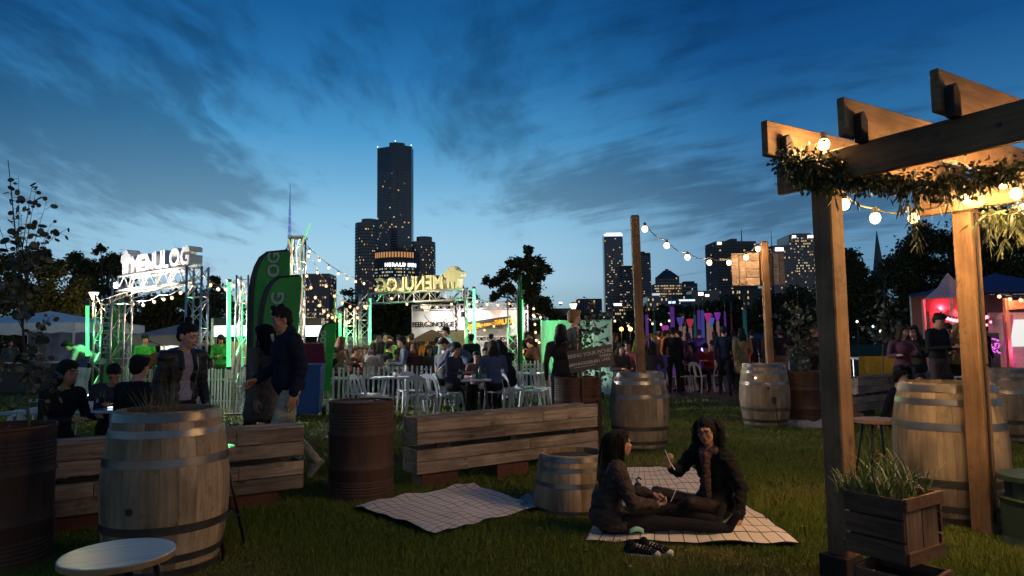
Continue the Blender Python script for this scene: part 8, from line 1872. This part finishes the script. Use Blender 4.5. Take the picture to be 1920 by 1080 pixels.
# ================================================================ everyone else
D = math.radians
BK, NV, GY, DN, WH, RD = (.014, .014, .016), (.018, .024, .05), (.10, .10, .11), (.05, .075, .13), (.5, .48, .46), (.30, .03, .03)
FOLK = [
 # label, px, Y, facing, pose, hair, hair colour, top, bottom, skin, scale, z
 ('woman with very long black hair seated at left, turned to the glossy table', 122, 6.35, 75, 'sit', 'long', 'black', BK, BK, 'tan', 1.0, 0),
 ('dark-haired man leaning over the glossy table at left', 216, 7.9, 30, 'hunch', 'short', 'black', (.03, .03, .05), BK, 'tan', 1.0, 0),
 ('man in black seen from behind at the glossy table', 257, 6.75, 168, 'sit', 'short', 'black', BK, BK, 'light', 1.02, 0),
 ('stall worker in white shirt and black cap under the left marquee', 72, 21.2, 150, 'stand', 'cap', 'black', WH, BK, 'tan', 1.0, 0),
 ('helper in white shirt stooping beside the green tube at left', 176, 15.8, -60, 'bend', 'short', 'dark', WH, BK, 'light', 1.12, 0),
 ('second worker half hidden behind the sapling in the left marquee', 20, 23.5, 20, 'chat', 'short', 'dark', GY, BK, 'tan', 1.0, 0),
 ('guitarist in green shirt and cap performing under the gazebo', 272, 16.2, 30, 'stand', 'cap', 'dark', (.05, .40, .06), BK, 'light', 1.0, 0),
 ('person in bright green hooded top behind the tall green tube', 415, 16.8, 10, 'phone', 'long', 'dark', (.04, .36, .05), (.02, .1, .03), 'tan', 1.0, 0),
 ('small dark figure left of the person in the green top', 390, 17.4, -20, 'phone', 'short', 'dark', BK, BK, 'light', .98, 0),
 ('woman with auburn hair and pink top walking away behind the fence', 622, 17.5, 170, 'stand', 'long', 'auburn', (.30, .10, .10), GY, 'light', .95, 0),
 ('person with back turned next to the auburn-haired woman', 637, 16.0, 150, 'sit', 'long', 'auburn', (.16, .12, .07), BK, 'light', 1.15, .1),
 ('dark-haired diner right of the maroon bin lid', 611, 15.8, 60, 'hunch', 'short', 'black', BK, BK, 'light', 1.1, 0),
 ('diner with brown hair leaning to the left behind the fence', 664, 17.0, 80, 'sit', 'short', 'brown', (.12, .03, .04), BK, 'light', 1.05, 0),
 ('diner in red-brown top seen small at the far table', 681, 18.8, 20, 'sit', 'short', 'auburn', (.22, .05, .04), BK, 'light', 1.0, .05),
 ('standing man in black silhouette against the pale hoarding', 702, 21.0, 160, 'stand', 'short', 'black', BK, BK, 'light', 1.0, 0),
 ('second standing man against the pale hoarding, turned right', 720, 21.4, 60, 'stand', 'short', 'black', BK, BK, 'light', 1.03, 0),
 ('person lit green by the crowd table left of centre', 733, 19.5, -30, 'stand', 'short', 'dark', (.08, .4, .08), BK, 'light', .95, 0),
 ('woman with patterned top and brown hair behind the fence', 699, 15.9, 165, 'sit', 'long', 'brown', (.20, .18, .18), BK, 'light', 1.08, .05),
 ('woman in dusky pink leaning in the seated crowd', 714, 17.0, -80, 'hunch', 'long', 'dark', (.22, .08, .10), BK, 'light', 1.1, .05),
 ('dark-haired person between the pink-clad woman and the grey-blue shirt', 727, 17.4, 120, 'sit', 'short', 'black', BK, BK, 'light', 1.1, .05),
 ('man in grey-blue shirt seated sideways behind the fence', 757, 16.1, -75, 'sit', 'short', 'dark', (.15, .18, .27), BK, 'light', 1.18, .05),
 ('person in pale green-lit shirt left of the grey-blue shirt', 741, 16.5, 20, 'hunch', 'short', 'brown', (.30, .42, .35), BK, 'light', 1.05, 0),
 ('woman with long auburn hair seen from behind at the fence', 776, 16.0, 170, 'sit', 'long', 'auburn', (.05, .02, .02), BK, 'light', 1.08, 0),
 ('diner talking far behind the auburn-haired woman', 749, 20.0, -30, 'chat', 'short', 'black', BK, BK, 'tan', .98, 0),
 ('woman with blond ponytail far behind the grey-blue shirt', 762, 20.4, 30, 'chat', 'long', 'blond', BK, BK, 'light', .96, 0),
 ('tall dark figure right of the blond ponytail', 772, 19.8, 200, 'stand', 'short', 'black', (.02, .02, .02), BK, 'light', 1.0, 0),
 ('woman with camouflage-toned top in front of the orange umbrella', 804, 16.2, 15, 'sit', 'long', 'dark', (.09, .08, .05), BK, 'tan', 1.06, 0),
 ('man in orange-lit coat under the dark umbrella', 800, 19.6, 20, 'stand', 'short', 'brown', (.35, .16, .05), BK, 'light', .94, 0),
 ('person in dark blue beside the orange umbrella pole', 820, 18.2, 150, 'stand', 'short', 'black', (.02, .03, .07), BK, 'light', .93, 0),
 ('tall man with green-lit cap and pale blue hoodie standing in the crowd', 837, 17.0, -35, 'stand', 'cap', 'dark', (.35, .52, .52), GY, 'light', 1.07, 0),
 ('man in blue denim shirt bending over the table, long light hair', 872, 15.0, -70, 'bend', 'short', 'brown', (.09, .11, .18), BK, 'light', 1.08, 0),
 ('person with round dark hair left of the man bending over', 833, 15.2, 150, 'sit', 'short', 'black', GY, BK, 'light', 1.12, 0),
 ('dark hooded figure behind the man bending over', 884, 17.2, 170, 'stand', 'short', 'black', BK, BK, 'light', .96, 0),
 ('woman in dark cap and navy jacket seated on the plastic chair at centre', 851, 13.3, 60, 'sit', 'cap', 'black', (.03, .035, .06), BK, 'tan', 1.1, 0),
 ('child with dark fringe eating at the small dark table', 893, 14.1, 5, 'sit', 'short', 'black', (.25, .12, .13), BK, 'light', .95, 0),
 ('woman in denim jacket with long dark hair, back to us at centre', 925, 13.35, -165, 'sit', 'long', 'dark', (.07, .09, .16), BK, 'light', 1.12, 0),
 ('woman in black with long dark hair right of the denim jacket', 950, 13.9, -140, 'hunch', 'long', 'black', BK, BK, 'light', 1.2, 0),
 ('bar customer in grey at the drinks stall counter', 921, 22.6, 170, 'stand', 'short', 'dark', GY, BK, 'light', 1.0, 0),
 ('barman in red shirt behind the drinks stall counter', 935, 25.6, 0, 'stand', 'short', 'dark', (.40, .04, .03), BK, 'light', 1.0, 0),
 ('customer in grey-pink top right of the drinks stall counter', 955, 23.4, -150, 'stand', 'long', 'blond', (.22, .16, .17), BK, 'light', .97, 0),
 ('dark customer in the drinks stall opening, right side', 966, 24.0, 30, 'stand', 'short', 'black', BK, BK, 'light', .98, 0),
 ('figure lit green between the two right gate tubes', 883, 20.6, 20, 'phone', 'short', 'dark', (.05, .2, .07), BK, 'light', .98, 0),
 ('man drinking by the brown hoarding right of the drinks stall', 988, 21.5, 60, 'chat', 'short', 'black', BK, BK, 'tan', 1.02, 0),
 ('dark pony-tailed woman facing the drinker by the hoarding', 998, 21.2, -60, 'chat', 'long', 'black', BK, BK, 'tan', .98, 0),
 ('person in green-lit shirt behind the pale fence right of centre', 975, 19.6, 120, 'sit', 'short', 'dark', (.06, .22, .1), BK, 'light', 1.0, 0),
 ('tall shape in brown jacket leaning by the hoarding edge', 1008, 20.6, -120, 'hunch', 'short', 'dark', (.10, .05, .04), BK, 'light', 1.25, 0),
 ('diner seated between the child and the denim jacket, far side', 910, 16.2, 10, 'sit', 'short', 'black', (.04, .05, .04), BK, 'tan', 1.0, 0),
 ('woman with very long black hair standing left of the blond man', 1052, 10.1, 172, 'stand', 'long', 'black', (.05, .035, .03), BK, 'light', .98, 0),
 ('man with short blond hair looking right, behind the sapling', 1076, 10.6, 105, 'stand', 'short', 'blond', (.02, .022, .022), BK, 'light', 1.12, 0),
 ('seated woman in the dark to the right of the sapling', 1162, 15.2, 20, 'sit', 'long', 'dark', (.06, .04, .04), BK, 'light', 1.05, 0),
 ('man in red-brown top seated left of the tall post', 1178, 15.8, -30, 'sit', 'short', 'black', (.20, .05, .04), BK, 'tan', 1.1, 0),
 ('person with orange-lit hair far left of the tall post', 1152, 18.5, 40, 'chat', 'long', 'auburn', (.10, .05, .04), BK, 'light', .96, 0),
 ('standing man all in black right of the tall post', 1262, 18.0, 160, 'stand', 'short', 'black', (.012, .010, .012), (.012, .012, .012), 'light', 1.03, 0),
 ('companion in black with lighter face beside the man all in black', 1274, 18.8, -110, 'coat', 'short', 'dark', (.012, .010, .014), BK, 'light', .98, 0),
 ('person in orange-lit top left of the man all in black', 1247, 19.6, 60, 'chat', 'short', 'dark', (.45, .14, .04), BK, 'tan', 1.0, 0),
 ('woman seated far among the purple pillars', 1299, 18.8, -80, 'sit', 'long', 'dark', (.08, .03, .07), BK, 'light', 1.05, 0),
 ('figure in red jacket seated in the red light', 1326, 18.8, -30, 'hunch', 'short', 'black', (.30, .02, .03), BK, 'light', 1.08, 0),
 ('second seated figure in red light, hood up', 1340, 19.4, -100, 'sit', 'short', 'black', (.18, .02, .04), BK, 'tan', 1.05, 0),
 ('man in dark navy jacket walking away across the bare path', 1357, 17.1, 168, 'walk', 'short', 'black', NV, (.012, .013, .02), 'light', 1.03, 0),
 ('woman in long camel trench coat walking away beside the man', 1391, 17.0, 178, 'coatwalk', 'long', 'black', (.24, .175, .085), BK, 'light', 1.0, 0),
 ('person in white shoes just visible left of the trench coat', 1375, 19.5, 150, 'walk', 'short', 'dark', (.05, .03, .05), BK, 'light', .98, 0),
 ('man in black jacket with back turned, right of the boxed post', 1463, 18.6, 178, 'stand', 'short', 'black', BK, (.12, .10, .08), 'tan', 1.0, 0),
 ('woman in brown top partly hidden by the boxed post', 1443, 19.8, 170, 'stand', 'long', 'brown', (.12, .05, .03), BK, 'light', .97, 0),
 ('dim figure left of the front pergola post by the sapling', 1532, 17.4, -20, 'chat', 'short', 'dark', (.05, .03, .03), BK, 'tan', 1.02, 0),
 ('woman in pinkish coat sitting on the right plank wall', 1692, 12.9, -20, 'turn', 'long', 'brown', (.13, .05, .07), BK, 'light', 1.05, .28),
 ('woman with light brown hair seated right of the pink coat', 1717, 13.3, -60, 'sit', 'long', 'brown', (.035, .03, .02), BK, 'light', 1.05, .28),
 ('tall man in black jacket reading his phone near the turret tent', 1757, 11.9, 20, 'phone', 'short', 'black', BK, (.06, .04, .04), 'tan', 1.08, 0),
 ('person in brown leaning against the man reading his phone', 1778, 12.3, -30, 'phone', 'short', 'brown', (.05, .04, .03), BK, 'tan', .98, 0),
 ('blond woman next to the right pergola post', 1797, 12.0, -10, 'chat', 'long', 'blond', (.16, .11, .05), BK, 'light', .97, 0),
 ('dark figure standing left of the magenta light panel', 1842, 17.0, 10, 'stand', 'short', 'black', (.010, .010, .012), BK, 'tan', 1.0, 0),
 ('dark figure standing in shadow left of the violet pillars', 1236, 20.5, 170, 'stand', 'short', 'black', (.02, .012, .02), BK, 'light', 1.0, 0),
 ('woman in dark coat standing among the pale pillars', 1290, 21.5, -160, 'coat', 'long', 'black', (.03, .02, .03), BK, 'light', .97, 0),
 ('man in dark hoodie in front of the violet-blue strips', 1311, 21.8, 150, 'chat', 'short', 'black', (.02, .02, .04), BK, 'tan', 1.02, 0),
 ('pair member with light scarf left of the navy-jacket walker', 1341, 20.8, -150, 'stand', 'long', 'brown', (.08, .06, .06), BK, 'light', .98, 0),
 ('dark figure right of the trench coat, half hidden', 1410, 20.0, 140, 'chat', 'short', 'dark', (.02, .02, .03), BK, 'light', 1.0, 0),
 ('person crouched over a chair in the red light', 1352, 19.0, 60, 'hunch', 'long', 'black', (.10, .02, .03), BK, 'light', 1.0, 0),
 ('distant man in shadow beside the short orange-edged umbrella', 1203, 20.6, 30, 'stand', 'short', 'black', (.05, .03, .02), BK, 'tan', 1.0, 0),
 ('woman seated in shadow behind the tall post barrel', 1222, 16.2, 150, 'sit', 'long', 'dark', (.06, .03, .05), BK, 'light', 1.05, 0),
 ('laughing woman with tied dark hair on the far blanket', 1684, 10.6, 40, 'ground', 'short', 'dark', (.015, .018, .03), BK, 'light', 1.05, 0),
 ('person with thick dark hair leaning back behind the right barrel', 1772, 10.4, 60, 'ground', 'long', 'black', BK, BK, 'light', 1.0, 0),
 ('companion on the far blanket facing the laughing woman', 1722, 11.2, -50, 'ground', 'short', 'dark', (.12, .05, .05), BK, 'tan', .95, 0),
]
for lab, px, Y, a, ps, hr, hc, tp_, bt, sk, sc_, z in FOLK:
    q = gx(px, Y); q.z = z; person(lab, q, D(a), ps, hr, hc, tp_, bt, sk, scale=sc_)
# guitar held by the performer
q = gx(272, 15.85); t = thing('guitar', 'guitar held across the body of the performer in green', 'guitar', Vector((q.x + .05, q.y, 1.05))); m = MB(); GT = mat_plain('guitar_body', (.10, .03, .015), .25, .5)
m.lathe([(.001, -.045), (.16, -.045), (.17, -.03), (.17, .03), (.16, .045), (.001, .045)], 20, caps=False)
o = part('guitar_body', m, GT, t, rot=(PI / 2, 0, 0)); m = MB(); m.lathe([(.001, -.044), (.13, -.044), (.14, -.03), (.14, .03), (.13, .044), (.001, .044)], 20, caps=False); part('upper_bout', m, GT, t, loc=(.19, 0, .07), rot=(PI / 2, 0, 0))
m = MB(); m.bar((.2, -.05, .07), (.72, -.05, .27), .045, .025); part('neck', m, DARKWOOD, t); m = MB(); m.bar((.72, -.05, .27), (.84, -.05, .315), .07, .02); part('headstock', m, DARKWOOD, t)
# microphone stand
q = gx(308, 15.9); t = thing('microphone_stand', 'microphone stand right of the guitarist', 'microphone stand', q); m = MB(); m.tube((0, 0, 0), (0, 0, 1.4), .012, n=6); part('pole', m, BLACK, t); m = MB(); m.tube((0, 0, 1.4), (-.3, 0, 1.52), .01, n=6); part('boom', m, BLACK, t); m = MB(); m.ell((-.32, 0, 1.525), .03); part('microphone', m, BLACK, t)
for k in range(3): m = MB(); a = k * 2.1; m.tube((0, 0, .12), (.28 * math.cos(a), .28 * math.sin(a), .01), .009, n=5); part('leg', m, BLACK, t)
